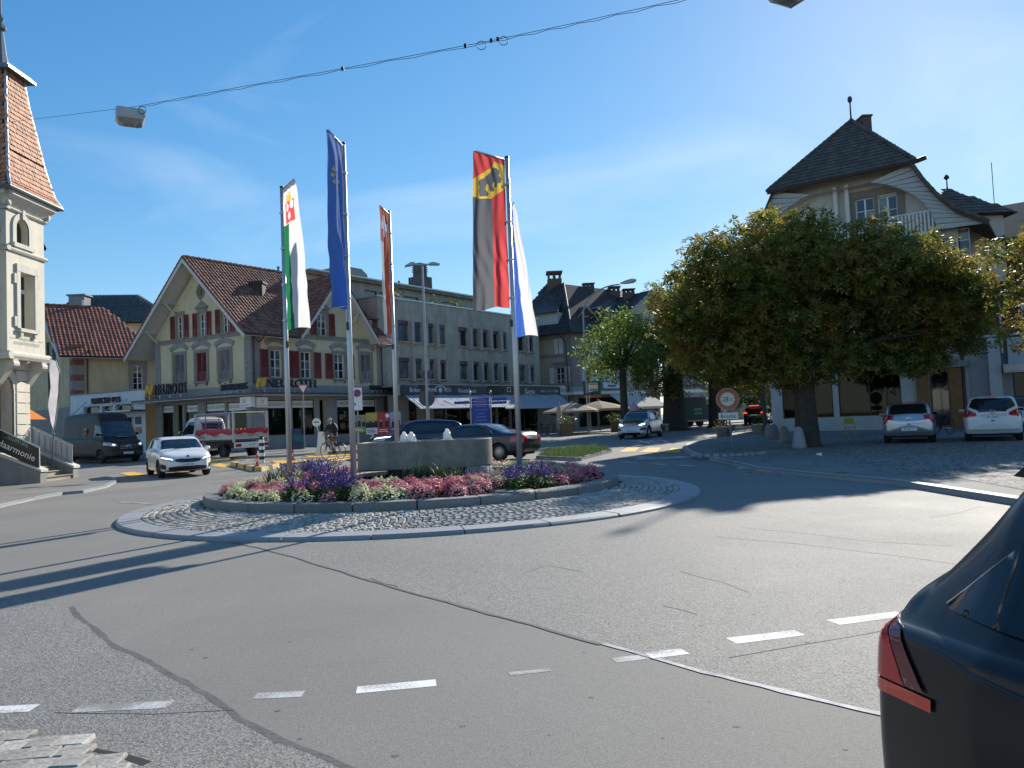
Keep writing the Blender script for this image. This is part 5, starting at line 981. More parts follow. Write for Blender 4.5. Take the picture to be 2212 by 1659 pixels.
uu = F1.u_at(1176, 690); b = MB(); b.box(uu - 1.2, uu + 1.6, -2.5, .0, zm + .4, zm + 2.2, F1); b.obj('dormer', M('pale_green_render', (.42, .44, .41)), hm); b = MB(); slab(b, [F1(uu - 1.5, .4, zm + 2.3), F1(uu + 1.9, .4, zm + 2.3), F1(uu + .6, -2.5, zm + 3.6), F1(uu - 1.5, -2.5, zm + 3.9)], .15); b.obj('dormer_roof', TILED, hm)
# its shops: long white canopy, cream awning, glazing
zcan = F2.z_at(0, 846, 1); b = MB(); slab(b, [F2(-1, 1.3, zcan), F2(F2.w + 6, 1.3, zcan), F2(F2.w + 6, .02, zcan), F2(-1, .02, zcan)], .3); b.obj('canopy', WHITEP, hm)
u0, u1 = F2.u_at(1299, 850), F2.u_at(1383, 850); CRA = M('cream_awning', (.8, .77, .66), .85, var=.04, transl=.35); b = MB(); slab(b, [F2(u0, 1.3, zcan - .35), F2(u1, 1.3, zcan - .35), F2(u1 + .35, 3.7, zcan - 1.75), F2(u0, 3.7, zcan - 1.75)], .04); b.obj('cream_awning', CRA, hm); b = MB(); b.box(u0, u1 + .3, 3.68, 3.76, zcan - 1.95, zcan - 1.7, F2); b.obj('awning_valance', CRA, hm)
for q in [(1250, 1288), (1293, 1345), (1350, 1420)]: uu0, uu1 = F2.u_at(q[0], 870), F2.u_at(q[1], 870); shopwin(hm, lambda u, d, z: F2(u, d + .16, z), uu0, uu1, .3, zcan - .6, cols=2)
q0 = pw(F2, 1300, 1334, 826, 839); b = MB(); b.box(q0[0], q0[1], .15, .3, q0[2], q0[3], F2); sg = b.obj('shop_sign', SIGNW, hm); b = MB(); b.tube([F2((q0[0] + q0[1])/2 + .8*math.cos(a), .31, (q0[2] + q0[3])/2 + .35*math.sin(a)) for a in np.linspace(.5, 2.6, 8)], .03, 4); b.tube([F2((q0[0] + q0[1])/2 + x, .31, (q0[2] + q0[3])/2 - .05) for x in (-.5, .5)], .1, 4); b.obj('emblem', LETG, sg)
# far row of houses closing the street
for k, (px, D, w, h, rh, c, nm) in enumerate(((1440, 100, 9, 9.5, 4, (.4, .36, .3), 'farthest taupe house at the end of the street behind the chestnut row'), (1520, 118, 12, 9, 4, (.45, .42, .36), 'pale house closing the far end of the street'), (1600, 112, 12, 8, 4, (.42, .38, .3), 'far house with dark roof behind the black car'))):
 p = at(px, 900, D); F = Fr(p[:2], p[:2] + np.array([w, 2.]), .3); hh = empty('far_house', (*p[:2], .3), nm, 'house'); hs_ = [rect(1 + i*2.2, 2.1 + i*2.2, z, z + 1.6) for i in range(int((w - 2)/2.2)) for z in (4.2, 7.0) if z + 1.7 < h]; b = MB(); b.wall(rect(0, w, -.5, h), hs_, F, .3); b.obj('wall', M('far_render%d' % k, c, .85), hh)
 for r_ in hs_: window(hh, F, r_[0][0], r_[1][0], r_[0][1], r_[2][1], 2, 2)
 hip(hh, 'roof', [F(-.8, .8, 0)[:2], F(w + .8, .8, 0)[:2], F(w + .8, -9, 0)[:2], F(-.8, -9, 0)[:2]], .3 + h + rh, .3 + h, (3, 3), TILED, .5, .6, 40); b = MB(); b.box(.5, w - .5, -.02, .9, 2.9, 3.2, F); b.obj('canopy', WHITEP, hh)
# ---------------------------------------------------------------- turret house at the left edge
SAND = M('pale_sand_render', (.68, .63, .52), .85, var=.1, scale=1.5, bump=.12, stain=.12); SANDS = M('pale_stone_trim', (.6, .57, .49), .8, var=.12, scale=4, bump=.15, stain=.15)
Ta, Tb = at(14, 600, 27)[:2], at(83, 600, 29.2)[:2]; Tb[0] = Ta[0]; FT = Fr(Ta, Tb, 0); wT = FT.w
ht = empty('turret_house', (Ta[0], Ta[1], .07), 'pale corner house with slim tile-capped turret, arched window and stone steps', 'house')
tp = pw(FT, 34.7, 66, 588, 711); aq = pw(FT, 35, 57, 480, 531); zb0, ztt = FT.z_at(wT*.5, 765), FT.z_at(wT*.5, 462)
zl = lambda py, u=None: FT.z_at(wT*.5 if u is None else u, py)
cA = (aq[0] + aq[1])/2; ar = arch(cA - .36, cA + .36, zl(533), zl(478), .355, 12)
tw0, tw1 = wT*.5 - .42, wT*.5 + .42; rz0, rz1 = zl(712), zl(592)
b = MB(); b.wall(rect(0, wT, zb0, ztt), [rect(tw0, tw1, rz0, rz1), ar], FT, .3); FTs = Fr((Ta[0] - wT, Ta[1]), Ta, 0); b.wall(rect(0, FTs.w, zb0, ztt), [], FTs, .3); FTb = Fr(Tb, (Tb[0] - wT, Tb[1]), 0); b.wall(rect(0, wT, zb0, ztt), [], FTb, .3); b.obj('turret_wall', SAND, ht)
window(ht, FT, tw0, tw1, rz0, rz1, 1, 1, d=-.28, sill=True, sm=SANDS); b = MB(); zz = rz0 + (rz1 - rz0)*.7; b.box(tw0 + .05, tw1 - .05, -.3, -.26, zz - .07, zz + .07, FT); b.obj('window_transom', WHITEP, ht)
b = MB(); b.prism(ar, -.25, -.24, FT); aw_ = b.obj('arched_window', GLASSD, ht)
b = MB(); ao = arch(cA - .56, cA + .56, zl(533), zl(478) + .2, .55, 12); n = len(ao)
b.add([FT(u, .06, z) for u, z in ao[1:] + ao[:1]] + [FT(u, .06, z) for u, z in ar[1:] + ar[:1]] + [FT(u, 0, z) for u, z in ao[1:] + ao[:1]], [(i, i + 1, n + i + 1, n + i) for i in range(n - 1)] + [(i, i + 1, 2*n + i + 1, 2*n + i) for i in range(n - 1)])
b.box(cA - .08, cA + .08, .062, .12, zl(478) - .02, zl(478) + .32, FT); b.box(cA - .6, cA + .6, .003, .14, zl(533) - .16, zl(533) - .003, FT); b.box(cA - .5, cA + .5, .003, .08, zl(533) - .3, zl(533) - .163, FT); b.obj('window_surround', SANDS, ht)
b = MB(); b.box(tw0 - .2, tw0 - .003, .003, .07, rz0, rz1, FT); b.box(tw1 + .003, tw1 + .2, .003, .07, rz0, rz1, FT); b.box(tw0 - .2, tw1 + .2, .003, .08, rz1 + .003, rz1 + .28, FT)
for zz in (rz0 + .05, rz1 - .45): b.box(tw0 - .33, tw0 - .203, .003, .065, zz, zz + .35, FT); b.box(tw1 + .203, tw1 + .33, .003, .065, zz, zz + .35, FT)
b.obj('window_surround', SANDS, ht)
for z0, hgt_, pr in ((zl(553), .16, .1), (zb0 - .25, .28, .16), (ztt - .1, .12, .1)):
 for F, L_ in ((FT, wT), (FTs, FTs.w)): b = MB(); b.prism([(-.1, z0), (pr*.6, z0), (pr, z0 + hgt_*.4), (pr, z0 + hgt_*.7), (pr*.5, z0 + hgt_), (-.1, z0 + hgt_)], -.05, L_ + pr, lambda a, c, z: F(c, a + .003, z)); b.obj('string_course', SANDS, ht)
for F, L_ in ((FT, wT), (FTs, FTs.w), (FTb, wT)):
 b = MB(); b.prism([(.0, ztt), (.08, ztt + .05), (.25, ztt + .3), (.34, ztt + .36), (.38, ztt + .36), (.38, ztt + .6), (0, ztt + .6)], -.2, L_ + .2, lambda a, c, z: F(c, a + .003, z)); b.obj('cornice', SANDS, ht)
cx, cy = Ta[0] - wT/2, Ta[1] + wT/2; zr0 = ztt + .6; hT = wT/2; prof = [(hT + .45, zr0), (hT + .27, zr0 + .3), (hT + .12, zr0 + .85), (hT - .03, zr0 + 1.5), (hT - .24, zr0 + 2.6), (hT - .45, zr0 + 3.7), (hT - .58, zr0 + 4.6)]
CX_ = lambda z: cx + .25*(z - zr0)/4.6
tr_ = MB(); tr_.add([(CX_(z) + sx*(h - .02), cy + sy*(h - .02), z - .02) for h, z in prof for sx, sy in ((1, -1), (1, 1), (-1, 1), (-1, -1))], [(4*k + i, 4*k + (i + 1) % 4, 4*k + 4 + (i + 1) % 4, 4*k + 4 + i) for k in range(len(prof) - 1) for i in range(4)]); trf = tr_.obj('turret_roof', M('roof_board2', (.1, .05, .03), .9), ht)
for nx, ny in ((1, 0), (0, -1), (0, 1)):
 for (h0, z0), (h1_, z1) in zip(prof[:-1], prof[1:]):
  t = np.array([-ny, nx, 0.]); P0 = np.array([CX_(z0) + nx*h0, cy + ny*h0, z0]) - t*h0; P1 = np.array([CX_(z1) + nx*h1_, cy + ny*h1_, z1]) - t*h1_; V_ = P1 - P0 - t*np.dot(P1 - P0, t); vl = np.linalg.norm(V_)
  roof_face(trf, P0, t, V_, [(0, 0), (2*h0, 0), (2*h0 - (h0 - h1_), vl), (h0 - h1_, vl)], TILEO, .17, min(.19, vl*.5), 'beaver', 90 if nx else 20)
for sx, sy in ((1, -1), (1, 1)): b = MB(); b.tube([(CX_(z) + sx*h, cy + sy*h, z + .03) for h, z in prof], .055, 6); b.obj('hip_flashing', ALU, trf)
b = MB(); b.tube([(cx + (hT + .46)*sx, cy + (hT + .46)*sy, zr0 - .03) for sx, sy in ((-1, -1), (1, -1), (1, 1), (-1, 1))], .075, 6); b.obj('gutter', ZINC, trf)
ztp = prof[-1][1]; ht_ = prof[-1][0]; cx = CX_(ztp); b = MB(); b.box(cx - ht_ - .3, cx + ht_ + .3, cy - ht_ - .3, cy + ht_ + .3, ztp, ztp + .1); b.box(cx - ht_ - .2, cx + ht_ + .2, cy - ht_ - .2, cy + ht_ + .2, ztp + .1, ztp + .2); b.obj('roof_platform', ZINC, trf)
b = MB(); b.lathe([(.45, ztp + .2), (.28, ztp + .5), (.2, ztp + .9), (.13, ztp + 1.5), (.1, ztp + 1.75), (.2, ztp + 1.85), (.2, ztp + 1.92), (.08, ztp + 2.1), (.13, ztp + 2.25), (.05, ztp + 2.45), (.035, ztp + 3.1), (.015, ztp + 4)], 8, (cx, cy, 0)); b.box(cx - .03, cx + .03, cy - .5, cy + .45, ztp + 3.25, ztp + 3.5); b.obj('spire', M('patina_metal', (.12, .16, .2), .5, .4), trf)
b = MB(); b.text('HÄBLER-MOSER', .1, FT, wT*.5, zl(737), .012, sx=.95); b.text('ADVOKATUR NOTARIAT', .12, FT, wT*.5, zl(747), .012, sx=.8); b.box(.15, .45, .003, .012, zl(735), zl(735) + .012, FT); b.box(wT - .45, wT - .15, .003, .012, zl(735), zl(735) + .012, FT); b.obj('lettering', M('grey_letter', (.25, .24, .22), .7, var=0), ht)
# body of the house, corbels, ground floor
Xf = Ta[0] - .55; b = MB(); FB_ = Fr((Xf, 14), (Xf, 28.9), 0); u_d = FB_.u_at(3, 880); dq = arch(u_d - 1.0, u_d + .55, 1.1, 4.1, .7, 10)
b.wall(rect(0, FB_.w, 0, zb0 + .1), [dq], FB_, .5); FBe = Fr((Xf, 28.9), (Xf - 9, 28.9), 0); b.wall(rect(0, 9, 0, zb0 + 3), [], FBe, .3); b.obj('wall', SANDS, ht)
b = MB(); Xu = Xf - .35; FU = Fr((Xu, 14), (Xu, Ta[1]), 0); b.wall(rect(0, FU.w, zb0 - .5, zl(520)), [], FU, .3); b.obj('wall', SAND, ht); b = MB(); b.prism([(0, zl(530)), (.7, zl(530) + .25), (.7, zl(530) + .4), (0, zl(530) + 1.2)], 0, FU.w - .02, lambda a, c, z: FU(c, a, z)); b.obj('eaves', ZINC, ht)
b = MB(); b.prism([(0, zl(527)), (.45, zl(527) + .1), (.5, zl(527) + .2), (0, zl(527) + .75)], -.1, .5, lambda a, c, z: (Ta[0] - wT - .2 + c*0 + 2.2 - .0 + a*0 + c*.0, Tb[1] + a, z)); b.obj('side_eave', ZINC, ht)
b = MB(); b.prism(dq, -.45, -.4, FB_); b.obj('door', M('oak_door', (.13, .06, .025), .5, var=.3, scale=4), ht)
b = MB(); dqo = arch(u_d - 1.3, u_d + .85, 1.1, 4.4, .95, 10); n = len(dqo); b.add([FB_(u, .1, z) for u, z in dqo[1:] + dqo[:1]] + [FB_(u, .1, z) for u, z in dq[1:] + dq[:1]] + [FB_(u, 0, z) for u, z in dqo[1:] + dqo[:1]], [(i, i + 1, n + i + 1, n + i) for i in range(n - 1)] + [(i, i + 1, 2*n + i + 1, 2*n + i) for i in range(n - 1)]); b.obj('door_surround', SANDS, ht)
for v in (.15, wT - .4):
 b = MB(); y0 = Ta[1] + v; b.prism([(Xf, zb0 - .25), (Ta[0] + .12, zb0 - .25), (Ta[0] + .1, zb0 - .5), (Ta[0] - .1, zb0 - .62), (Xf + .1, zb0 - 1.1), (Xf, zb0 - 1.2)], y0, y0 + .28, lambda a, d, z: (a, d, z)); b.obj('corbel', SANDS, ht)
 b = MB(); b.tube([(Ta[0] + .02, y0 - .02, zb0 - .42), (Ta[0] + .02, y0 + .3, zb0 - .42)], .14, 12); b.obj('corbel_scroll', SANDS, ht)
for k in range(9): b = MB(); z0 = .95 + k*.4; b.box(28.15 - 14, 28.9 - 14 + .01, .004, .13, z0 + .015, z0 + .385, FB_); b.obj('quoin_block', SAND, ht)
b = MB(); b.box(27.95 - 14, 28.95 - 14, .004, .2, .95 + 9*.4, .95 + 9*.4 + .14, FB_); b.obj('capital', SANDS, ht)
# steps with two parapets, railings and the salon board
STEPM = M('stair_stone', (.42, .37, .28), .85, var=.25, scale=5, stain=.3); PARM = M('parapet_render', (.3, .29, .28), .9, var=.2, scale=3, stain=.25)
st = empty('stone_steps', (-17.6, 27.8, .07), 'stone entrance steps with low rendered side walls in front of the turret house', 'steps')
xb, n = -16.55, 6; y0s, y1s = 26.95, 28.75
for k in range(n):
 b = MB(); x1 = xb - .3*k; za = .07 + .175*k; ex = .35 if k < 1 else (.2 if k < 2 else 0)
 b.box(-19.4, x1, y0s - ex, y1s + (.1 if k < 2 else 0), za if k else -.02, za + .15); b.box(-19.4, x1 + .05, y0s - ex - (.04 if ex else 0), y1s + (.1 if k < 2 else 0), za + .15, za + .175); b.obj('step', STEPM, st)
for yy, nm in ((26.55, 'near'), (28.78, 'far')):
 b = MB(); xe = -16.35 if nm == 'near' else -16.5; b.prism([(xe, -.02), (-19.4, -.02), (-19.4, 1.2), (-18.1, 1.2), (xe, .45)], yy, yy + .34); b.obj('side_wall', PARM, st)
 b = MB(); P = [(-19.4, 1.2), (-18.1, 1.2), (xe + .05, .45)]; b.prism([(x, z + .004) for x, z in P] + [(x, z + .09) for x, z in P[::-1]], yy - .04, yy + .38); b.obj('coping', SANDS, st)
 b = MB(); yc = yy + .17
 tops = [(-19.2, 2.05), (-18.1, 2.05), (xe - .1, 1.3)]; b.tube([(x, yc, z) for x, z in tops], .022, 6); b.tube([(x, yc, z - .62) for x, z in tops], .015, 6); rl = b.obj('handrail', M('galvanised', (.4, .42, .44), .45, .6), st)
 for k in range(13):
  x = -19.1 + (xe - .12 + 19.1)*k/12; zt_ = 2.05 if x < -18.1 else 2.05 - (x + 18.1)/(xe - .1 + 18.1)*.75; b = MB(); b.box(x - .008, x + .008, yc - .012, yc + .012, zt_ - .78, zt_); b.obj('baluster', MATS['galvanised'], st)
 if nm == 'far':
  b = MB(); b.prism([(-18.1, 1.3), (-18.1, 2.0), (xe - .15, 1.28), (xe - .15, .6)], yc + .03, yc + .045); b.obj('railing_sheet', M('pale_sheet', (.5, .53, .53), .5, var=.05), st)
b = MB(); sg = [(-19.6, 1.38), (-18.2, 1.42), (-16.42, .55), (-16.42, 1.28), (-18.05, 2.12), (-19.6, 2.12)]; yS = 26.62
b.prism(sg, yS, yS + .03); bd = tag(b.obj('salon_board', M('board_black', (.008, .009, .011), .35, var=.3)), 'black hairdresser board with white script fixed along the sloping stair railing', 'sign')
b = MB(); b.tube([(x, yS, z) for x, z in [(-19.6, 2.12), (-18.05, 2.12), (-16.42, 1.28), (-16.42, .55)]], .016, 5); b.obj('board_edge', WHITEP, bd)
sl = -.49; XS = lambda a, d, z: (-17.35 + a, yS - d, 1.32 + z + a*sl)
b = MB(); b.text('Haarmonie', .26, XS, .1, -.13, .012, sx=.82, shear=.35); b.obj('lettering', LETW, bd); b = MB(); b.text('COIFFURE', .1, XS, .2, .27, .012, sx=1.15); b.box(-.3, .68, .01, .014, .245, .25, XS); b.box(-.3, .68, .01, .014, .4, .405, XS)
b.tube([XS(.12, .012, .62), XS(.3, .012, .47)], .01, 4); b.tube([XS(.28, .012, .62), XS(.1, .012, .47)], .01, 4)
for a in (.08, .32): b.tube([XS(a + .03*math.cos(t), .012, .455 + .03*math.sin(t)) for t in np.linspace(0, 6.28, 9)], .006, 4)
b.obj('emblem', M('board_print', (.35, .5, .48), .5, var=0), bd)
# feather flag at the steps
b = MB(); fx, fy = -17.05, 28.35; pole = [(fx, fy, .5), (fx + .08, fy, 1.6), (fx + .3, fy, 3.2), (fx + .36, fy, 4.0), (fx + .22, fy, 4.45), (fx + .02, fy, 4.55)]; b.tube(pole, .016, 6); ff = tag(b.obj('feather_flag', M('dark_rod', (.03, .03, .04), .5, var=0)), 'white feather flag on a thin bent rod leaning by the stone steps', 'flag')
b = MB(); L_ = [(.1, 1.75), (-.03, 2.2), (-.06, 2.8), (-.02, 3.5), (0, 4.1), (.02, 4.53)]; Rr = [(.11, 1.75), (.19, 2.2), (.27, 2.8), (.33, 3.5), (.36, 4.05), (.2, 4.47)]
b.add([(fx + x, fy + .06*math.sin(z*4 + x*9), z) for (x, z) in L_] + [(fx + (l[0] + r[0])/2, fy + .09*math.sin(l[1]*3), (l[1] + r[1])/2) for l, r in zip(L_, Rr)] + [(fx + x, fy, z) for x, z in Rr], [(k*6 + i, k*6 + i + 1, k*6 + 7 + i, k*6 + 6 + i) for k in range(2) for i in range(5)]); b.obj('sail', M('feather_cloth', (.7, .68, .72), .8, var=.2, scale=3, transl=.4), ff, smooth=True)
# orange awning of the shop next door and a garage-like shopfront
oa = MB(); n = 16
for k in range(n):
 oa.mat(k % 2); t0, t1 = 30.4 + 2.5*k/n, 30.4 + 2.5*(k + 1)/n; oa.add([(-21.6, t0, 3.5), (-21.6, t1, 3.5), (-19.95, t1, 2.42), (-19.95, t0, 2.42)], [(0, 1, 2, 3)])
tag(oa.obj('orange_awning', [M('awning_orange', (.8, .25, .03), .8, var=.05, transl=.35), M('awning_orange2', (.62, .17, .02), .8, transl=.35)]), 'orange sloping awning beside the turret house above the dark van', 'awning')
Fx = Fr((-21.65, 29), (-21.75, 33.8), .1); b = MB(); b.wall(rect(0, Fx.w, -.2, 3.6), [rect(.8, 2.2, 0, 2.4), rect(2.8, 4.2, .5, 2.4)], Fx, .3); b.obj('shop_wing', SANDS, ht); window(ht, Fx, .8, 2.2, 0, 2.4, 1, 1, DKF, gm=GLASSD); window(ht, Fx, 2.8, 4.2, .5, 2.4, 2, 1, DKF, gm=GLASSD)
# ---------------------------------------------------------------- yellow house with red pantiles, white box shop
Ya, Yb = at(160, 900, 57)[:2], at(340, 900, 60.5)[:2]; FY1 = Fr(Ya, Yb, .3); Yc = at(72, 900, 64)[:2]; FY2 = Fr(Yc, Ya, .3)
hy = empty('pantile_house', (*Ya, .3), 'ochre house with bright red pantile roof and brick-banded corner behind the white box shop', 'house'); OCH = M('ochre_render', (.58, .47, .28), .85, var=.14, scale=1, stain=.25); GRS = M('green_shutter', (.03, .05, .045), .6, var=.2)
zy = FY1.z_at(1, 755); yw = pw(FY1, 287, 308, 789, 842)
b = MB(); b.wall(rect(0, FY1.w, -.5, zy), [rect(*yw)], FY1, .3); yg = [pw(FY2, 118, 128, 745, 800), pw(FY2, 118, 130, 805, 870)]
mw = FY2.w/2; zry = FY2.z_at(mw, 660, .8); b.wall([(0, -.5), (FY2.w, -.5), (FY2.w, zy), (mw, zry - .3), (0, zy)], [rect(mw - .5, mw + .4, zy - .4, zy + 1.1), rect(mw - .2, mw + .7, 4.6, 6.6)], FY2, .3); b.obj('wall', OCH, hy)
window(hy, FY1, *yw, 2, 4, sill=True); b = MB(); u0, u1, z0, z1 = yw; b.box(u0 - .3, u0 - .003, .003, .05, z0, z1 + .3, FY1); b.box(u1 + .003, u1 + .3, .003, .05, z0, z1 + .3, FY1); b.box(u0 - .003, u1 + .003, .003, .05, z1 + .003, z1 + .3, FY1); b.obj('window_surround', STONE, hy)
for q in ((mw - .5, mw + .4, zy - .4, zy + 1.1), (mw - .2, mw + .7, 4.6, 6.6)): window(hy, FY2, *q, 2, 3, sill=True); shutter(hy, FY2, q[0] - .6, q[0] - .08, q[2], q[3], GRS); shutter(hy, FY2, q[1] + .08, q[1] + .6, q[2], q[3], GRS)
for F, a, c in ((FY2, FY2.w - .75, FY2.w), (FY1, 0, .7)):
 for k in range(4):
  z0 = 3.7 + k*1.15; b = MB(); b.box(a - .02, c + .02, .004, .07, z0, z0 + .7, F); b.obj('quoin_block', STONE, hy); bricks(hy, lambda u, d, z: F(u, d + .005, z), a, c, z0 + .71, z0 + 1.13, M('red_brick', (.33, .1, .07), .8, var=.3, isl=.2), .25, .105, name='brick', nmax=40)
b = MB(); b.box(-.02, FY2.w + .1, .003, .15, -.3, 3.65, FY2); b.obj('stone_base', STONE, hy); b = MB(); b.tube([FY1(.9, .8, zy), FY1(.9, .15, zy - .7), FY1(.9, .12, 4.2), FY1(2.5, .12, 4.0)], .06, 6); b.obj('downpipe', COPPER, hy)
def yroof():
 e = .9; hw = mw + e; N1 = FY1.N; sl = (zry - zy)/mw; A0 = np.array(FY2(mw, 1.0, zry)); d = np.array([*FY1.U, 0]); Ln = FY1.w*.66; A1 = A0 + d*(Ln + 1); E0 = np.array(FY1(-1.0, e, zy - sl*e*.9)); E1 = np.array(FY1(FY1.w + .6, e, zy - sl*e*.9)); W0 = np.array(FY2(-e, 1.0, zy - .5)); b = MB(); slab(b, [A0, E0, E1, A1], .12); slab(b, [A0, A1, W0 + d*FY1.w, W0], .12); slab(b, [A1, E1, W0 + d*FY1.w], .1); r = b.obj('roof', SOFF, hy)
 V_ = Vector(A0 - E0); U = Vector(E1 - E0).normalized(); V_ -= U*V_.dot(U); f = [E0, E1, A1, A0]; roof_face(r, E0, U, V_, [(Vector(p - E0).dot(U), Vector(p - E0).dot(V_.normalized())) for p in f], M('bright_red_tile', (.3, .1, .05), .5, var=.3, scale=8, isl=.4), .29, .37, 'pan', 300)
 for k in range(int(Ln/.42)): p = A0 + d*(k + .5)*.42; b = MB(); b.tube([p - d*.22 + (0, 0, .06), p + d*.2 + (0, 0, .09)], [.12, .14], 7); b.obj('ridge_tile', TILER, r)
 for q in (E0, W0): b = MB(); n_ = np.array([*FY2.N, 0])*.05; b.add([A0 + n_, q + n_, q + n_ - (0, 0, .3), A0 + n_ - (0, 0, .3), A0 - n_, q - n_, q - n_ - (0, 0, .3), A0 - n_ - (0, 0, .3)], [(0, 1, 2, 3), (4, 7, 6, 5), (0, 4, 5, 1), (2, 6, 7, 3), (1, 5, 6, 2)]); b.obj('barge_board', SOFF, r)
 b = MB(); b.tube([E0, E1], .08, 6); b.obj('gutter', COPPER, r); p = A0 + d*Ln*.85; b = MB(); b.tube([p, p + (0, 0, .6)], .12, 8); b.obj('vent_pipe', ALU, r)
yroof()
hd = empty('brown_roof_house', (-50, 76, .3), 'house behind with dark brown hip roof and a square chimney', 'house'); p = at(60, 900, 76)[:2]; F = Fr(p, p + np.array([13, 2.5]), .3); zz = F.z_at(6, 700); b = MB(); b.wall(rect(0, F.w, 0, zz), [rect(3, 4, zz - 2.5, zz - .9), rect(6, 7, zz - 2.5, zz - .9)], F, .3); b.obj('wall', OCH, hd)
for u in (3, 6): window(hd, F, u, u + 1, zz - 2.5, zz - .9, 2, 2)
o, (R0, R1, E) = hip(hd, 'roof', [F(-1, .9, 0)[:2], F(F.w + 1, .9, 0)[:2], F(F.w + 1, -9, 0)[:2], F(-1, -9, 0)[:2]], F.z_at(6, 637, -4) + .3, zz + .3, (5.5, 5), TILEL, .33, .4, 200, 'pan')
c = at(172, 648, 78); b = MB(); b.box(c[0] - .8, c[0] + .8, c[1] - .6, c[1] + .6, c[2] - 2, c[2] + .35); b.box(c[0] - .95, c[0] + .95, c[1] - .75, c[1] + .75, c[2] + .35, c[2] + .5); b.obj('chimney', ZINC, o)
Ua, Ub = at(152, 900, 55.3)[:2], at(314, 900, 51.5)[:2]; FU_ = Fr(Ua, Ub, .35); zu = FU_.z_at(FU_.w, 842)
hu = empty('box_shop', (*Ua, .35), 'low white box-shaped shop with dark brown raised lettering beside the corner house', 'shop'); WBX = M('white_box_render', (.62, .63, .66), .7, var=.08, stain=.1); uq = [pw(FU_, *q) for q in [(181, 216, 878, 930), (220, 244, 877, 930), (249, 289, 873, 930)]]; uq = [[q[0], q[1], 1.0, q[3]] for q in uq] ; ud = pw(FU_, 272, 290, 903, 960); uq[2][2] = 3.0
b = MB(); b.wall(rect(0, FU_.w, -.4, zu), [rect(*q) for q in uq] + [rect(ud[0], ud[1], 0, 2.5)], FU_, .35); b.obj('wall', WBX, hu); b = MB(); slab(b, [FU_(0, .05, zu + .1), FU_(FU_.w, .05, zu + .1), FU_(FU_.w, -8, zu + .1), FU_(0, -8, zu + .1)], .095); b.obj('roof', ZINC, hu)
for q in uq: window(hu, FU_, *q, 1, 1, DKF, d=-.25, gm=GLASSD)
window(hu, FU_, ud[0], ud[1], 0, 2.5, 1, 1, DKF, d=-.2, gm=GLASSD, name='door')
def ubox(t, x0, x1, y0, y1):
 q = pw(FU_, x0, x1, y0, y1); v, f = font_mesh(t, (q[3] - q[2])*.9); wd_ = max(p[0] for p in v) - min(p[0] for p in v); b = MB(); b.text(t, (q[3] - q[2])*.9, FU_, q[0], q[2], .16, 'l', sx=(q[1] - q[0])/wd_, ext=.14); b.obj('lettering', M('brown_letters', (.06, .045, .035), .5), hu)
ubox('URECH', 201, 235, 857, 872); ubox('1455', 237, 262, 855, 869)
for q in (uq[0], uq[2]):
 for k in (.15, .65): b = MB(); u = q[0] + (q[1] - q[0])*k; b.tube([FU_(u, .02, q[3] + .35), FU_(u, .3, q[3] + .05), FU_(u - .15, 1.0, q[3] - .6)], .03, 5); b.obj('awning_bracket', ALU, hu)
b = MB(); u0 = FU_.u_at(262, 895); b.box(u0, FU_.w + .1, .01, 1.2, 2.85, 2.95, FU_); b.obj('door_canopy', glass('canopy_glass', (.3, .36, .42), .2), hu); b = MB(); u = FU_.u_at(298, 910); b.box(u - .25, u + .35, .01, .05, 2.0, 2.5, FU_); b.obj('plaque', SIGND, hu); b = MB(); b.box(u - .25, u + .35, .01, .05, 1.35, 1.8, FU_); b.obj('plaque', M('plaque_orange', (.6, .2, .05), .5, var=.4, scale=9), hu)
# ---------------------------------------------------------------- big house on the right
Ha, Hb = at(1668, 900, 43.2)[:2], at(2098, 900, 37.5)[:2]; FH = Fr(Ha, Hb, .25); wH = FH.w
hh = empty('arched_gable_house', (*Ha, .25), 'tall house with dark half-hipped roof, white arched eaves and a shop behind the chestnut tree', 'house')
PALE = M('pale_gable_render', (.5, .47, .4), .85, var=.1, stain=.1); MAR = M('maroon_render', (.13, .025, .03), .85, var=.15); LGR = M('light_grey_render', (.5, .49, .46), .85, var=.1, stain=.1)
ua = FH.u_at(1833, 350); zeH = FH.z_at(FH.u_at(1676, 414), 414, .8); zaH = FH.z_at(ua, 258, -3.2); zlow = FH.z_at(FH.u_at(2140, 480), 480, .8); ul, ur = FH.u_at(1679, 414), FH.u_at(1972, 360)
gwin = [pw(FH, 1848, 1889, 428, 482), pw(FH, 1897, 1939, 423, 482)]; zf = [3.9, 7.3, zlow - .3]
sw = [pw(FH, 1690, 1800, 822, 914), pw(FH, 1812, 1948, 822, 913)]; sw = [[q[0], q[1], .75, 3.2] for q in sw]; dr = pw(FH, 2010, 2055, 832, 935); dr = (dr[0], dr[1], .05, 3.0)
w2 = [rect(u, u + 1.1, 8.1, 9.8) for u in (1.5, 4, 6.6, 9)] ; w1 = [rect(u, u + 1.1, 4.7, 6.4) for u in (1.2, 4, 6.6, 9)]
b = MB(); b.wall(rect(0, wH, -.4, zf[0]), [rect(*q) for q in sw] + [rect(*dr)], FH, .35); b.obj('wall', LGR, hh)
b = MB(); b.wall(rect(0, wH, zf[0], zf[2]), w1 + w2, FH, .35); b.obj('wall', MAR, hh)
_v = [(ur, zeH), (FH.u_at(1998, 388), FH.z_at(FH.u_at(1998, 388), 388, .8)), (FH.u_at(2029, 422), FH.z_at(FH.u_at(2029, 422), 422, .8)), (FH.u_at(2069, 454), FH.z_at(FH.u_at(2069, 454), 454, .8))]; _c = (ul + ur)/2
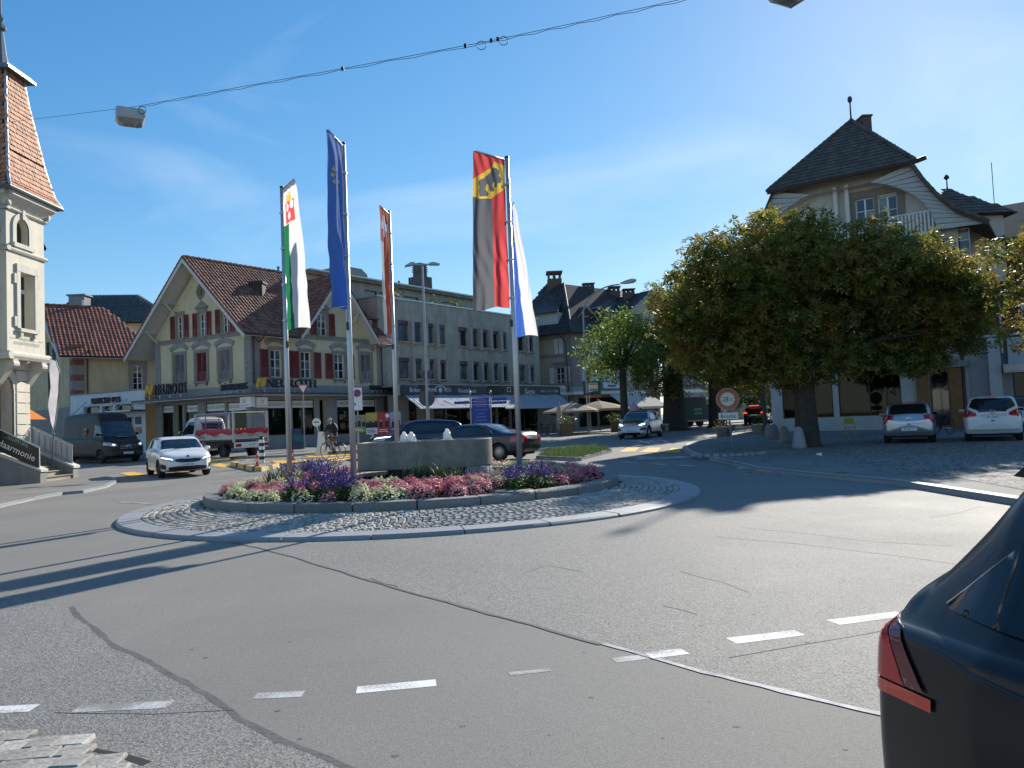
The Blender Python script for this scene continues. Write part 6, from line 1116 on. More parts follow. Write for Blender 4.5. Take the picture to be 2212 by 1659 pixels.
gin = [(0, zf[2]), (wH, zf[2])] + [(min(u, wH - .02), z - .22) for u, z in _v[::-1]] + [(ur - (ur - ul)*.14, zeH + .65), (ul + (ur - ul)*.14, zeH + .65)] + [(max(2*_c - u, .02), z - .22) for u, z in _v]
b = MB(); b.wall(gin, [rect(*q) for q in gwin], FH, .3); b.obj('gable_wall', PALE, hh)
for q in w1 + w2: window(hh, FH, q[0][0], q[1][0], q[0][1], q[2][1], 2, 3)
for q in gwin: window(hh, FH, *q, 2, 2)
g0, g1 = gwin[0], gwin[1]; b = MB(); b.box(g0[0] - .35, g1[1] + .35, .003, .07, g0[3] + .003, g0[3] + .4, FH); b.box(g0[0] - .35, g0[0] - .003, .003, .07, g0[2], g0[3], FH); b.box(g0[1] + .003, g1[0] - .003, .003, .07, g0[2], g0[3], FH); b.box(g1[1] + .003, g1[1] + .35, .003, .07, g0[2], g0[3], FH); b.obj('window_surround', M('brown_stone', (.2, .17, .14), .8, var=.15), hh)
for px in (1807, 1832): u = FH.u_at(px, 440); b = MB(); b.box(u - .1, u + .1, .02, .25, zlow + .8, zeH - .3, FH); b.obj('timber_post', SOFF, hh)
# arched boarding under the roof (each board a piece)
uc = (ul + ur)/2; arc = lambda t: (FH.u_at(1921, 400)*0 + uc + (FH.u_at(2028, 500) - uc)*math.sin(t), FH.z_at(FH.u_at(2020, 480), 500, .8) + (zeH - .35 - FH.z_at(FH.u_at(2020, 480), 500, .8))*math.cos(t))
vg = [(ur, zeH), (FH.u_at(1998, 388), FH.z_at(FH.u_at(1998, 388), 388, .8)), (FH.u_at(2029, 422), FH.z_at(FH.u_at(2029, 422), 422, .8)), (FH.u_at(2069, 454), FH.z_at(FH.u_at(2069, 454), 454, .8)), (FH.u_at(2140, 480), zlow)]
def along(P, t):
 d = [math.dist(a, c) for a, c in zip(P[:-1], P[1:])]; s = t*sum(d)
 for a, c, l in zip(P[:-1], P[1:], d):
  if s <= l: return (a[0] + (c[0] - a[0])*s/l, a[1] + (c[1] - a[1])*s/l)
  s -= l
 return P[-1]
NB = 13
for s in (1, -1):
 m = (lambda p: p) if s > 0 else (lambda p: (2*uc - p[0], p[1]))
 for k in range(NB):
  t0, t1 = k/NB + .004, (k + 1)/NB - .004; a0, a1 = arc(.35 + t0*1.2), arc(.35 + t1*1.2); c0, c1 = along(vg, t0), along(vg, t1); b = MB(); b.prism([m(a0), m(a1), m(c1), m(c0)], .62, .7, FH); b.obj('arch_board', M('grey_white_board', (.42, .42, .4), .7, var=.1, scale=3), hh)
b = MB(); pts = [arc(.35 - .35*i/6*0 + 1.2*i/16) for i in range(17)]; b.add([FH(u, d, z) for u, z in [(2*uc - p[0], p[1]) for p in pts[::-1]] + pts for d in (.62, 0)], [(2*i, 2*i + 1, 2*i + 3, 2*i + 2) for i in range(33)]); b.obj('arch_soffit', SOFF, hh)
# balcony
bu0, bu1 = FH.u_at(1905, 480), FH.u_at(2018, 480); zb = FH.z_at(bu1, 497, .5)
b = MB(); b.box(ul + .5, bu1, .0, .6, zb - .15, zb, FH); b.box(ul + .5, bu1, .54, .6, zb + .95, zb + 1.02, FH); bal = b.obj('balcony', SOFF, hh)
k = 0; u = ul + .6
while u < bu1: b = MB(); b.box(u, u + .09, .55, .58, zb, zb + .95, FH); b.obj('baluster', SOFF, bal); u += .17
# roof: front half-hip, main slopes
A = np.array(FH(uc, -3.2, zaH)); Bk = A - np.array([*FH.N, 0])*9; HL, HR = np.array(FH(ul - .25, 1.0, zeH)), np.array(FH(ur + .25, 1.0, zeH)); LR = np.array(FH(2*uc - vg[-1][0], .95, zlow)); RR = np.array(FH(vg[-1][0], .95, zlow)); bk = -np.array([*FH.N, 0])*13
b = MB(); slab(b, [HL, HR, A], .18); pr_r = [np.array(FH(u, .95, z)) for u, z in vg];
for s in (1, -1):
 P = [np.array(FH(u if s > 0 else 2*uc - u, .95, z)) for u, z in vg]
 slab(b, [A, P[0], P[0] + bk, Bk], .15)
 for p, q in zip(P[:-1], P[1:]): slab(b, [p, q, q + bk, p + bk], .15)
rH = b.obj('roof', M('roof_board3', (.09, .075, .06), .9, var=.2), hh); TILEH = M('brown_grey_tile', (.11, .088, .066), .75, var=.35, scale=6, isl=.3)
U = Vector(HR - HL).normalized(); V_ = Vector(A - HL); V_ -= U*V_.dot(U); vl = V_.length; roof_face(rH, HL, U, V_, [(0, 0), ((HR - HL) @ np.array(U), 0), ((A - HL) @ np.array(U), vl)], TILEH, .3, .34, 'flat', 300)
for p, q in ((HL, A), (HR, A)):
 n_ = int(np.linalg.norm(q - p)/.36)
 for k in range(n_): c = p + (q - p)*(k + .5)/n_; d = (q - p)/n_*.56; b = MB(); b.tube([c - d + (0, 0, .03), c + d + (0, 0, .07)], .11, 6); b.obj('hip_tile', TILEH, rH)
for p, q in zip(pr_r[:-1], pr_r[1:]):
 n_ = max(1, int(np.linalg.norm(q - p)/.36))
 for k in range(n_): c = p + (q - p)*(k + .5)/n_; d = (q - p)/n_*.56; b = MB(); b.tube([c - d + (0, 0, .07), c + d + (0, 0, .03)], .1, 6); b.obj('verge_tile', TILEH, rH)
b = MB(); b.tube([HL - (0, 0, .05), HR - (0, 0, .05)], .1, 8); b.tube([HR - (0, 0, .05), HR + np.array([*FH.U, 0])*.5 + (0, 0, .05)], .12, 8); b.obj('gutter', COPPER, rH)
b = MB(); b.lathe([(.12, 0), (.05, .15), (.04, 1.0), (.06, 1.02), (.06, 1.05), (.13, 1.12), (.13, 1.3), (.05, 1.4)], 8, A + (0, 0, .05)); b.obj('finial', COPPER, rH); c = A + np.array([*FH.U, 0])*.55 + bk/13*.6; b = MB(); b.box(c[0] - .25, c[0] + .25, c[1] - .4, c[1] + .4, c[2] - .8, c[2] + .15); b.box(c[0] - .3, c[0] + .3, c[1] - .48, c[1] + .48, c[2] + .15, c[2] + .25); b.obj('chimney', CHM, rH)
# rear tower dormer seen over the right slope
tc_ = at(2069, 398, 41); te = [at(2018, 436, 41.5), at(2158, 458, 39.5)]; zt2 = tc_[2]; ze2 = te[1][2]; c = np.array([tc_[0], tc_[1] + 1]); hw = 2.3; cor = [(c[0] - hw, c[1] - hw), (c[0] + hw, c[1] - hw), (c[0] + hw, c[1] + hw), (c[0] - hw, c[1] + hw)]
b = MB(); b.box(c[0] - 1.8, c[0] + 1.8, c[1] - 1.8, c[1] + 1.8, ze2 - 3.5, ze2 + .05); b.obj('stair_tower', PALE, hh); o, _r = hip(hh, 'tower_roof', cor, zt2, ze2, (2.2, 2.2), TILEH, .3, .34, 120); b = MB(); b.lathe([(.1, 0), (.04, .1), (.03, .55), (.15, .65), (.12, .75), (.03, .85)], 8, (c[0], c[1], zt2)); b.obj('finial', COPPER, o)
p = at(2148, 440, 40); b = MB(); b.tube([p, p + (0, 0, 2.2)], .02, 5); b.obj('antenna', ZINC, hh)
FH2 = Fr(Hb, Hb + np.array([3.2, 9.]), .25); b = MB(); b.wall(rect(0, FH2.w, -.4, zlow - 1), [], FH2, .3); b.wall(rect(0, FH2.w, zlow - 1, zlow + .5), [], FH2, .3); b.obj('side_wall', MAR, hh)
FH0 = Fr(Ha + np.array([4., 11.]), Ha, .25); b = MB(); b.wall(rect(0, FH0.w, -.4, zlow), [rect(FH0.w - 5, FH0.w - .5, .6, 3.2)], FH0, .3); b.obj('side_wall', LGR, hh); shopwin(hh, FH0, FH0.w - 5, FH0.w - .5, .6, 3.2, cols=2)
for q in sw: shopwin(hh, FH, *q, cols=2, depth=2.2)
b = MB(); b.box(.35, wH - .35, -9, -2.4, -.3, zlow, FH); b.obj('light_stop_box', LGR, hh); b = MB(); b.box(-.1, wH + .05, .003, .18, zf[0] - .1, zf[0] + .12, FH); b.obj('string_course', LGR, hh); b = MB(); u0, u1 = FH.u_at(1850, 790), FH.u_at(1965, 790); b.box(u0, u1, .02, .9, 3.35, 3.6, FH); b.obj('shop_canopy', M('canopy_grey', (.3, .29, .27), .6, var=.1), hh)  # inner box is unseen, added to stop light leaking through the house
WD = M('orange_wood', (.27, .12, .035), .5, var=.3, scale=3); window(hh, FH, *dr, 1, 1, WD, d=-.2, gm=GLASSD, name='door', fw=.1)
for u0, u1 in ((dr[0] - .55, dr[0] - .01), (dr[1] + .01, dr[1] + .55)): b = MB(); b.box(u0, u1, .005, .16, 0, dr[3], FH); b.obj('door_jamb', WD, hh)
uc_ = (dr[0] + dr[1])/2; b = MB(); b.box(uc_ - 1.35, uc_ + 1.35, .005, .3, dr[3] + .003, dr[3] + .25, FH); b.prism([(uc_ + x, dr[3] + .253 + .28*max(0, math.cos(x/1.25*1.57))) for x in np.linspace(-1.25, 1.25, 11)] + [(uc_ + 1.25, dr[3] + .252), (uc_ - 1.25, dr[3] + .252)], .005, .24, FH); b.obj('door_hood', STONE, hh)
b = MB(); b.tube([FH(wH - .2, .1, zf[0] + 3), FH(wH - .2, .1, .1)], .07, 6); b.obj('downpipe', COPPER, hh)
# annex with glazed balcony front
Aa, Ab = Hb - FH.U*.4 - FH.N*.02, Hb + FH.U*9 - FH.N*.02; FX = Fr(Aa, Ab, .25); ax = empty('annex', (*Aa, .25), 'grey flat-roofed annex with panelled balcony right of the arched gable house', 'building'); b = MB(); za = FX.z_at(.5, 733); b.wall(rect(0, FX.w, -.4, za), [rect(2.2, 8.5, .5, 2.6)], FX, .3); b.obj('wall', GREYR, ax); b = MB(); b.box(1.3, 1.8, .01, .35, -.2, za - .02, FX); b.obj('pilaster', LGR, ax); shopwin(ax, FX, 2.2, 8.5, .5, 2.6, cols=3)
for k in range(4): b = MB(); b.box(2.1 + k*1.7, 3.75 + k*1.7, .3, .36, za - 1.35, za - .1, FX); b.obj('balcony_panel', M('panel_grey', (.42, .44, .45), .5, var=.08), ax)
b = MB(); b.box(1.9, 9, .01, .5, za - 1.75, za - 1.4, FX); b.box(1.9, 9, .01, .6, 2.65, 2.95, FX); b.box(-.05, 9, -.3, .4, za, za + .12, FX); b.obj('slab_edge', ALU, ax); b = MB(); b.tube([FX(1.9, .4, za - .8), FX(1.9, .4, za + 1.6)], .05, 6); b.tube([FX(.1, .4, za + 1.5), FX(6, .4, za + 1.5)], .03, 5); b.obj('terrace_frame', ALU, ax)
wb = empty('maroon_wing', (*Ab, .25), 'maroon rear wing with white window right of the arched gable house', 'building'); Fz = Fr(Aa - FX.N*5 + FX.U*.3, Ab - FX.N*5 + FX.U*3, .25); b = MB(); b.wall(rect(0, Fz.w, 2, zlow + .3), [rect(2.2, 3.6, za + .4, za + 2.2), rect(5, 6.4, za + .4, za + 2.2)], Fz, .3); b.obj('wall', MAR, wb); window(wb, Fz, 2.2, 3.6, za + .4, za + 2.2, 2, 1, gm=GLASSC); window(wb, Fz, 5, 6.4, za + .4, za + 2.2, 2, 1, gm=GLASSC); b = MB(); slab(b, [Fz(-.3, 1, zlow), Fz(Fz.w + 2, 1, zlow), Fz(Fz.w + 2, -5, zlow + 3), Fz(-.3, -5, zlow + 3)], .2); b.obj('roof', TILEH, wb)
# ================================================================ VEHICLES
TYRE = M('tyre', (.018, .018, .019), .75, var=.2, scale=12); RIM = M('alloy_rim', (.45, .46, .48), .3, .8, var=.1); RIMD = M('dark_rim', (.05, .05, .055), .35, .7, var=.1); CARG = M('car_glass', (.012, .015, .018), .03, var=0, spec=.9); BLKP = M('trim_black', (.015, .015, .016), .45, var=0); CHROME = M('chrome', (.6, .62, .65), .12, 1, var=0)
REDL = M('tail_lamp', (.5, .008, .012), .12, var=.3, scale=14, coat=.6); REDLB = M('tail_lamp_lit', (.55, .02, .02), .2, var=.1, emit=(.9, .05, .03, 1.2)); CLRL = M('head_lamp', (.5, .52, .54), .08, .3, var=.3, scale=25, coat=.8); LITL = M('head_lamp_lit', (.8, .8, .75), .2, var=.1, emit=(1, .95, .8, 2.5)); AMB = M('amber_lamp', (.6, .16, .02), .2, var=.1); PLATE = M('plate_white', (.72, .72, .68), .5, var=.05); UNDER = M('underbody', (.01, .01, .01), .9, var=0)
def paint(name, c, metal=.0, rough=.28): return M('paint_' + name, c, rough, metal, var=.05, scale=2, coat=.45)
def pinterp(P, x):
 xs = [p[0] for p in P]; return np.interp(x, xs, [p[1] for p in P])
def smooth1(a, k):
 for _ in range(k): b_ = a.copy(); b_[1:-1] = (a[:-2] + 2*a[1:-1] + a[2:])/4; a = b_
 return a
class Car:
 """lofted body; local x forward, y left, origin on the ground at the middle"""
 def __init__(s, name, label, cat, loc, head, L, W, top, belt, bot, plan, paintm, wheels, wr=.32, tum=.3, nx=150, res=3, group=None, sm=3, fb=.06, rb=.05):
  s.root = empty(name, (loc[0], loc[1], gz(loc[1]) + (loc[2] if len(loc) > 2 else 0)), label, cat, group, math.atan2(head[1], head[0])); s.L, s.W, s.paint = L, W, paintm
  x = np.linspace(-L/2, L/2, nx); tz = smooth1(pinterp(top, x), sm); bz = smooth1(pinterp(belt, x), sm); oz = smooth1(pinterp(bot, x), 2); hw = smooth1(pinterp(plan, x), 4)*W/2
  s.x, s.hw = x, hw; secs = []
  for i in range(nx):
   w, t, e, o = hw[i], tz[i], min(bz[i], tz[i] - .015), oz[i]; h = max(t - e, .01); cr = .42 if h < .2 else max(.08, .42 - (h - .2)*1.6)
   wf = max(.25*w, w*.955 - .03 - tum*h); P = np.array([(0, o), (w*.6, o), (w*.93, o), (w*.985, o + .1*(e - o)), (w*.995, o + .35*(e - o)), (w, o + .62*(e - o)), (w*.985, e - .07*(e - o)), (w*.965, e), (w*.955 - .03 - tum*h*.08, e + h*.06), (wf, e + h*(1 - cr)), (wf*.78, t - h*cr*.28), (wf*.4, t - h*cr*.04), (0, t)])
   for _ in range(res):
    Q = np.empty((2*len(P) - 2 + 2, 2)); Q[0] = P[0]; Q[-1] = P[-1]; a = P[:-1]; c = P[1:]; Q[1:-1:2] = .75*a + .25*c; Q[2:-1:2] = (.25*a + .75*c)[:len(Q[2:-1:2])]; P = np.vstack([P[:1], np.stack([.75*a + .25*c, .25*a + .75*c], 1).reshape(-1, 2), P[-1:]])
   secs.append(P)
  S = np.array(secs); m = S.shape[1]; s.S = S
  full = np.concatenate([S, S[:, -2:0:-1] * np.array([-1, 1])], 1); M2 = full.shape[1]
  V_ = np.concatenate([np.repeat(x[:, None, None], M2, 1), full], 2); caps = 14
  def cap(sec, x0, bulge):
   c = np.array([0, sec[:, 1].mean()]); out = []
   for k in range(1, caps):
    t = 1 - k/caps; q = c + (sec - c)*np.array([t, t]); out.append(np.concatenate([np.full((M2, 1), x0) + bulge*(1 - t**2.2), q], 1))
   return out
  rows = [np.array(r) for r in cap(full[0], -L/2, -rb)][::-1] + list(V_) + cap(full[-1], L/2, fb)
  G = np.array(rows); s.nr = len(rows); vs = G.reshape(-1, 3); r, c = np.meshgrid(np.arange(s.nr - 1), np.arange(M2), indexing='ij'); r, c = r.ravel(), c.ravel()
  F = np.stack([r*M2 + c, r*M2 + (c + 1) % M2, (r + 1)*M2 + (c + 1) % M2, (r + 1)*M2 + c], 1); C = vs[F].mean(1); N = np.cross(vs[F[:, 2]] - vs[F[:, 0]], vs[F[:, 3]] - vs[F[:, 1]]); N /= np.linalg.norm(N, axis=1, keepdims=True) + 1e-12
  flip = np.einsum('ij,ij->i', N, C - np.array([0, 0, .6])) < 0; N[flip] *= -1
  s.vs, s.F, s.C, s.N = vs, F, C, N; s.lab = np.zeros(len(F), int); s.parts = []; s.wheels = wheels; s.wr = wr
  ra = wr*1.14
  for wx in wheels: s.lab[(np.hypot(C[:, 0] - wx, C[:, 2] - wr) < ra) & (np.abs(C[:, 1]) > W*.32)] = -1
 def ysurf(s, x, z):
  f = np.clip(np.interp(x, s.x, np.arange(len(s.x))), 0, len(s.x) - 1.001); i = int(f); P = s.S[i]*(1 - f + i) + s.S[i + 1]*(f - i); k = np.argmax(P[:, 0]); up = P[k:]; dn = P[:k + 1]
  return float(np.interp(z, up[:, 1], up[:, 0])) if z >= P[k, 1] else float(np.interp(z, dn[:, 1], dn[:, 0]))
 def panel(s, name, mat, poly, off=.007):
  """crisp-edged panel laid on both flanks"""
  q = []
  for a, c in zip(poly, poly[1:] + poly[:1]):
   n = max(1, int(math.dist(a, c)/.015)); q += [(a[0] + (c[0] - a[0])*k/n, a[1] + (c[1] - a[1])*k/n) for k in range(n)]
  e = [(i, (i + 1) % len(q)) for i in range(len(q))]; xs = [p[0] for p in q]; zs = [p[1] for p in q]; q2 = q + [(x, z) for x in np.arange(min(xs), max(xs), .02) for z in np.arange(min(zs), max(zs), .02) if inpoly(x, z, poly)]
  vo, eo, fo, *_ = delaunay_2d_cdt([Vector(p) for p in q2], e, [], 0, 1e-6); fs = [tuple(f) for f in fo if inpoly(sum(vo[i].x for i in f)/3, sum(vo[i].y for i in f)/3, poly)]
  for sd in (1, -1): b = MB(); b.add([(p.x, sd*(s.ysurf(p.x, p.y) + off), p.y) for p in vo], fs); b.obj(name, mat, s.root, smooth=True, local=True)
 def reg(s, name, mat, view, poly, side=0, over=False):
  """cut a panel: view S (x,z), F / B (y,z), T (x,y)"""
  C, N = s.C, s.N; sides = (1, -1) if side == 0 and view in 'SFB' else (side,)
  for sd in sides:
   y = C[:, 1]*sd if view in 'SFB' and side != 9 else C[:, 1]
   if view == 'S': m = inpoly_np(C[:, 0], C[:, 2], poly) & (y > s.W*.2) & (np.abs(N[:, 1]) > .35)
   elif view == 'F': m = inpoly_np(y, C[:, 2], poly) & (N[:, 0] > .12)
   elif view == 'B': m = inpoly_np(y, C[:, 2], poly) & (N[:, 0] < -.12)
   else: m = inpoly_np(C[:, 0], np.abs(C[:, 1]), poly) & (N[:, 2] > .2)
   m &= (s.lab == 0) if not over else (s.lab >= 0)
   if m.any(): s.parts.append((name, mat)); s.lab[m] = len(s.parts)
 def finish(s, rim=None, spokes=10, tyre=None, plates=(), seams=(), mirrors=True, handles=(), antenna=False):
  def mk(name, mat, m, par, off=0.):
   f = s.F[m]; idx, inv = np.unique(f, return_inverse=True); v = s.vs[idx].copy(); f = inv.reshape(f.shape)
   if off:
    nn = np.zeros_like(v);
    for k in range(4): np.add.at(nn, f[:, k], s.N[m])
    nn /= np.linalg.norm(nn, axis=1, keepdims=True) + 1e-9; v += nn*off
   o = bigmesh(name, v, f, mat, par, True); o.data.polygons.foreach_set('use_smooth', [True]*len(f)); return o
  body = mk('body', s.paint, s.lab == 0, s.root)
  for i, (n_, mt) in enumerate(s.parts):
   if (s.lab == i + 1).any(): mk(n_, mt, s.lab == i + 1, s.root, -.004 if mt in (CARG,) else .003)
  b = MB(); b.box(-s.L/2 + .25, s.L/2 - .25, -s.W*.36, s.W*.36, .2, .5); b.obj('underbody', UNDER, s.root, local=True)
  for wx in s.wheels:
   for sd in (1, -1):
    b = MB(); w = .105; yc = sd*(s.W/2 - .03 - w); r = s.wr; X = lambda a, c, z: (wx + a, yc + z*sd, r + c)
    b.lathe([(r*.64, -w), (r*.9, -w), (r*.985, -w*.75), (r, -w*.3), (r, w*.3), (r*.985, w*.75), (r*.9, w), (r*.66, w*.95), (r*.62, w*.7)], 28, (0, 0, 0), X, False); wo = b.obj('wheel', tyre or TYRE, s.root, smooth=False, local=True)
    b = MB(); b.lathe([(r*.66, w*.3), (r*.66, w*.8), (r*.62, w*.85), (r*.6, w*.4)], 28, (0, 0, 0), X, False); b.lathe([(r*.17, w*.3), (r*.15, w*.78), (.01, w*.8)], 12, (0, 0, 0), X)
    for k in range(spokes):
     a = 2*math.pi*k/spokes; t = r*.05*(10/spokes)**.5; ca, sa = math.cos(a), math.sin(a)
     b.add([X(q*ca - p*sa, q*sa + p*ca, zz) for q, zz in ((r*.12, w*.76), (r*.63, w*.7)) for p in (-t, t)] + [X(q*ca - p*sa, q*sa + p*ca, zz) for q, zz in ((r*.12, w*.5), (r*.63, w*.45)) for p in (-t, t)], [(0, 1, 3, 2), (4, 6, 7, 5), (0, 2, 6, 4), (1, 5, 7, 3)])
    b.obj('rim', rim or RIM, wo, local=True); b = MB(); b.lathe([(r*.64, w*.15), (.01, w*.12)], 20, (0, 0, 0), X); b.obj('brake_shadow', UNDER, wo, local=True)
    b = MB(); ra = s.wr*1.15; n_ = 18; yi = sd*s.W*.22; yo = sd*(s.W/2 - .045)
    b.add([(wx + ra*math.cos(math.pi*k/n_*1.16 - .25), y, s.wr + ra*math.sin(math.pi*k/n_*1.16 - .25)) for k in range(n_ + 1) for y in (yi, yo)], [(2*k, 2*k + 1, 2*k + 3, 2*k + 2) for k in range(n_)]); b.obj('wheel_arch', UNDER, s.root, local=True)
  for x, z, tilt, txt, back in plates:
   b = MB(); w, h = (.25, .055); d = -1 if back else 1; X = lambda a, dd, zz: (x + d*(dd + zz*tilt), -a*d*-1 if back else a, z + zz)
   X = (lambda a, dd, zz: (x - dd + zz*tilt, -a, z + zz)) if back else (lambda a, dd, zz: (x + dd - zz*tilt, a, z + zz))
   b.box(-w, w, 0, .015, -h, h, X); po = b.obj('licence_plate', PLATE, s.root, local=True)
   if txt: b = MB(); b.text(txt, .066, X, 0, -.033, .017, sx=.88); b.obj('lettering', BLKP, po, local=True)
  for pts in seams:
   for sd in (1, -1):
    b = MB(); P = []
    for (x0, z0), (x1, z1) in zip(pts[:-1], pts[1:]):
     for k in range(7): t = k/6; x_, z_ = x0 + (x1 - x0)*t, z0 + (z1 - z0)*t; P.append((x_, sd*(s.ysurf(x_, z_) + .001), z_))
    b.tube(P, .0055, 4); b.obj('door_gap', BLKP, s.root, local=True)
  for x, z in handles:
   for sd in (1, -1): b = MB(); y = s.ysurf(x, z); b.box(x - .09, x + .09, sd*(y - .005), sd*(y + .028), z - .014, z + .014); b.obj('door_handle', s.paint, s.root, local=True)
  if mirrors:
   mx_, mz = mirrors if isinstance(mirrors, tuple) else (None, None)
   for sd in (1, -1):
    y = s.ysurf(mx_, mz); b = MB(); b.ball((mx_, sd*(y + .13), mz + .05), (.07, .12, .075), 12, 8); b.box(mx_ - .03, mx_ + .03, sd*(y - .03), sd*(y + .08), mz - .01, mz + .03); mo = b.obj('side_mirror', s.paint, s.root, smooth=True, local=True); b = MB(); b.box(mx_ - .074, mx_ - .066, sd*(y + .04), sd*(y + .22), mz, mz + .1); b.obj('mirror_glass', CARG, mo, local=True)
  return body
def plan(L, f=.72, r=.78): h = L/2; return [(-h, r), (-h + .12, (r + .97)/2 + .02), (-h + .5, .985), (-.3, 1), (.5, 1), (h - .75, .985), (h - .35, .94), (h - .12, f + .1), (h, f)]
def heading(az): return (math.sin(R_(az)), math.cos(R_(az)))
# ---- white hatchback, front towards us
W1 = paint('white', (.78, .78, .77)); h = heading(180 - 33)
c = Car('hatchback_car', 'white hatchback car with black grille driving towards the roundabout at left', 'car', (-12.85, 29.35), h, 4.25, 1.80,
 [(-2.13, .95), (-1.95, 1.12), (-1.75, 1.3), (-1.45, 1.42), (-.6, 1.46), (.1, 1.45), (.35, 1.39), (.75, 1.19), (1.12, .985), (1.5, .93), (1.9, .83), (2.08, .74), (2.125, .68)],
 [(-2.13, .9), (-1.6, .97), (-.5, .95), (.6, .91), (1.1, .9), (1.6, .83), (1.95, .73), (2.125, .6)], [(-2.13, .42), (-1.9, .26), (-1.3, .2), (1.3, .18), (1.9, .22), (2.125, .3)], plan(4.25, .7), W1, (-1.31, 1.31), .32)
c.reg('windscreen', CARG, 'T', [(.42, 0), (.42, .58), (.5, .64), (1.02, .72), (1.08, 0)]); c.reg('side_window', CARG, 'S', [(-1.2, .99), (-1.25, 1.33), (-.5, 1.40), (.15, 1.38), (.75, 1.05), (.72, .96)]); c.reg('rear_window', CARG, 'B', [(-.62, 1.02), (.62, 1.02), (.5, 1.38), (-.5, 1.38)], 9)
c.reg('head_lamp', LITL, 'F', [(.5, .66), (.82, .74), (.83, .71), (.55, .64), (.5, .63)]); c.reg('head_lamp', CLRL, 'F', [(.42, .58), (.55, .56), (.86, .67), (.88, .8), (.72, .78), (.5, .69), (.42, .66)]); c.reg('grille', BLKP, 'F', [(-.4, .56), (-.46, .66), (.46, .66), (.4, .56), (.2, .53), (-.2, .53)], 9); c.reg('lower_grille', BLKP, 'F', [(-.6, .26), (-.66, .38), (-.3, .41), (.3, .41), (.66, .38), (.6, .26)], 9); c.reg('fog_lamp', BLKP, 'F', [(.7, .3), (.72, .46), (.87, .5), (.87, .34)])
c.finish(RIMD, 10, plates=[(2.2, .46, 0, 'BE 804 581', False)], seams=[[(.85, .95), (.82, .35)], [(-.35, 1.0), (-.4, .35)]], handles=((-.15, .88), (-1.0, .9)), mirrors=(.62, .94))
b = MB(); b.prism([(-.05, .72), (-.03, .78), (.03, .79), (.06, .76), (.02, .75), (.05, .71), (.0, .73)], 2.1, 2.12, lambda a, d, z: (d + .015 + (.74 - z)*.6, a, z)); b.obj('badge', BLKP, c.root, local=True)
# ---- dark brown parcel van
h = heading(180 - 52); VB = M('van_brown', (.022, .014, .009), .45, var=.1, spec=.35); L_ = 5.95
c = Car('parcel_van', 'dark brown high-roofed parcel van with a gold shield on its side', 'van', (-22.7, 42.4), h, L_, 2.02,
 [(-2.97, 2.55), (-2.9, 2.66), (-2.0, 2.72), (.9, 2.72), (1.25, 2.66), (1.55, 2.42), (2.0, 1.72), (2.2, 1.33), (2.5, 1.22), (2.8, 1.1), (2.93, 1.0), (2.975, .9)],
 [(-2.97, 1.3), (1.2, 1.28), (2.0, 1.16), (2.5, 1.05), (2.85, .9), (2.975, .75)], [(-2.97, .45), (-2.5, .3), (2.3, .28), (2.975, .36)], plan(L_, .78, .93), VB, (-1.75, 1.95), .35, tum=.1, sm=2)
c.reg('windscreen', M('van_glass', (.03, .045, .06), .04, var=.6, scale=1.2, spec=.9), 'T', [(1.68, 0), (1.68, .78), (2.14, .88), (2.22, 0)]); c.reg('side_window', CARG, 'S', [(1.1, 1.42), (1.1, 2.0), (1.65, 2.02), (2.1, 1.45), (2.1, 1.36), (1.6, 1.4)]); c.reg('head_lamp', LITL, 'F', [(.6, .9), (.62, .95), (.74, .98), (.74, .92)]); c.reg('head_lamp', CLRL, 'F', [(.52, .86), (.56, .97), (.95, 1.1), (.98, .95), (.8, .86)]); c.reg('grille', BLKP, 'F', [(-.45, .68), (-.5, .98), (.5, .98), (.45, .68)], 9); c.reg('bumper', M('bumper_grey', (.03, .03, .032), .6, var=.1), 'F', [(-1, .3), (-1, .62), (1, .62), (1, .3)], 9); c.reg('rub_strip', BLKP, 'S', [(-2.9, .55), (-2.9, .72), (1.4, .72), (1.4, .55)])
c.finish(RIMD, 6, plates=[(3.04, .5, 0, 'BE 598 592', False)], seams=[[(1.0, 2.3), (1.0, .45)], [(2.12, 1.3), (2.3, .8)], [(-.6, 2.3), (-.6, .5)]], mirrors=(1.85, 1.45))
for z in (.74, .82, .9): b = MB(); b.box(3.02, 3.045, -.42, .42, z - .012, z + .012); b.obj('grille_bar', CHROME, c.root, local=True)
b = MB(); b.lathe([(.1, 0), (.115, .01), (.1, .02)], 16, (0, 0, 0), lambda x, y, z: (3.045 + z, x, .83 + y), False)
for a in (90, 210, 330): b.tube([(3.055, 0, .83), (3.055, .1*math.cos(R_(a)), .83 + .1*math.sin(R_(a)))], .012, 4)
b.obj('badge', CHROME, c.root, local=True)
ys_ = -c.ysurf(.2, 1.5) - .012; XL = lambda a, d, z: (.15 + a, ys_ - d, 1.62 + z); b = MB(); shp = [(-.2, .2), (0, .26), (.2, .2), (.2, -.08), (.12, -.22), (0, -.32), (-.12, -.22), (-.2, -.08)]; b.prism(shp, 0, .01, XL); so_ = b.obj('shield_emblem', M('gold', (.6, .33, .04), .4, .2, var=.1), c.root, local=True); b = MB(); b.prism([(x*.85, z*.86 - .02) for x, z in shp], .01, .014, XL); b.obj('shield_field', VB, so_, local=True); b = MB(); b.text('UPS', .13, XL, 0, -.1, .018, sx=.85); b.obj('lettering', MATS['gold'], so_, local=True)
b = MB(); b.box(2.2, 2.3, -.2, .35, 1.36, 1.37); b.obj('dashboard_paper', SIGNW, c.root, local=True)
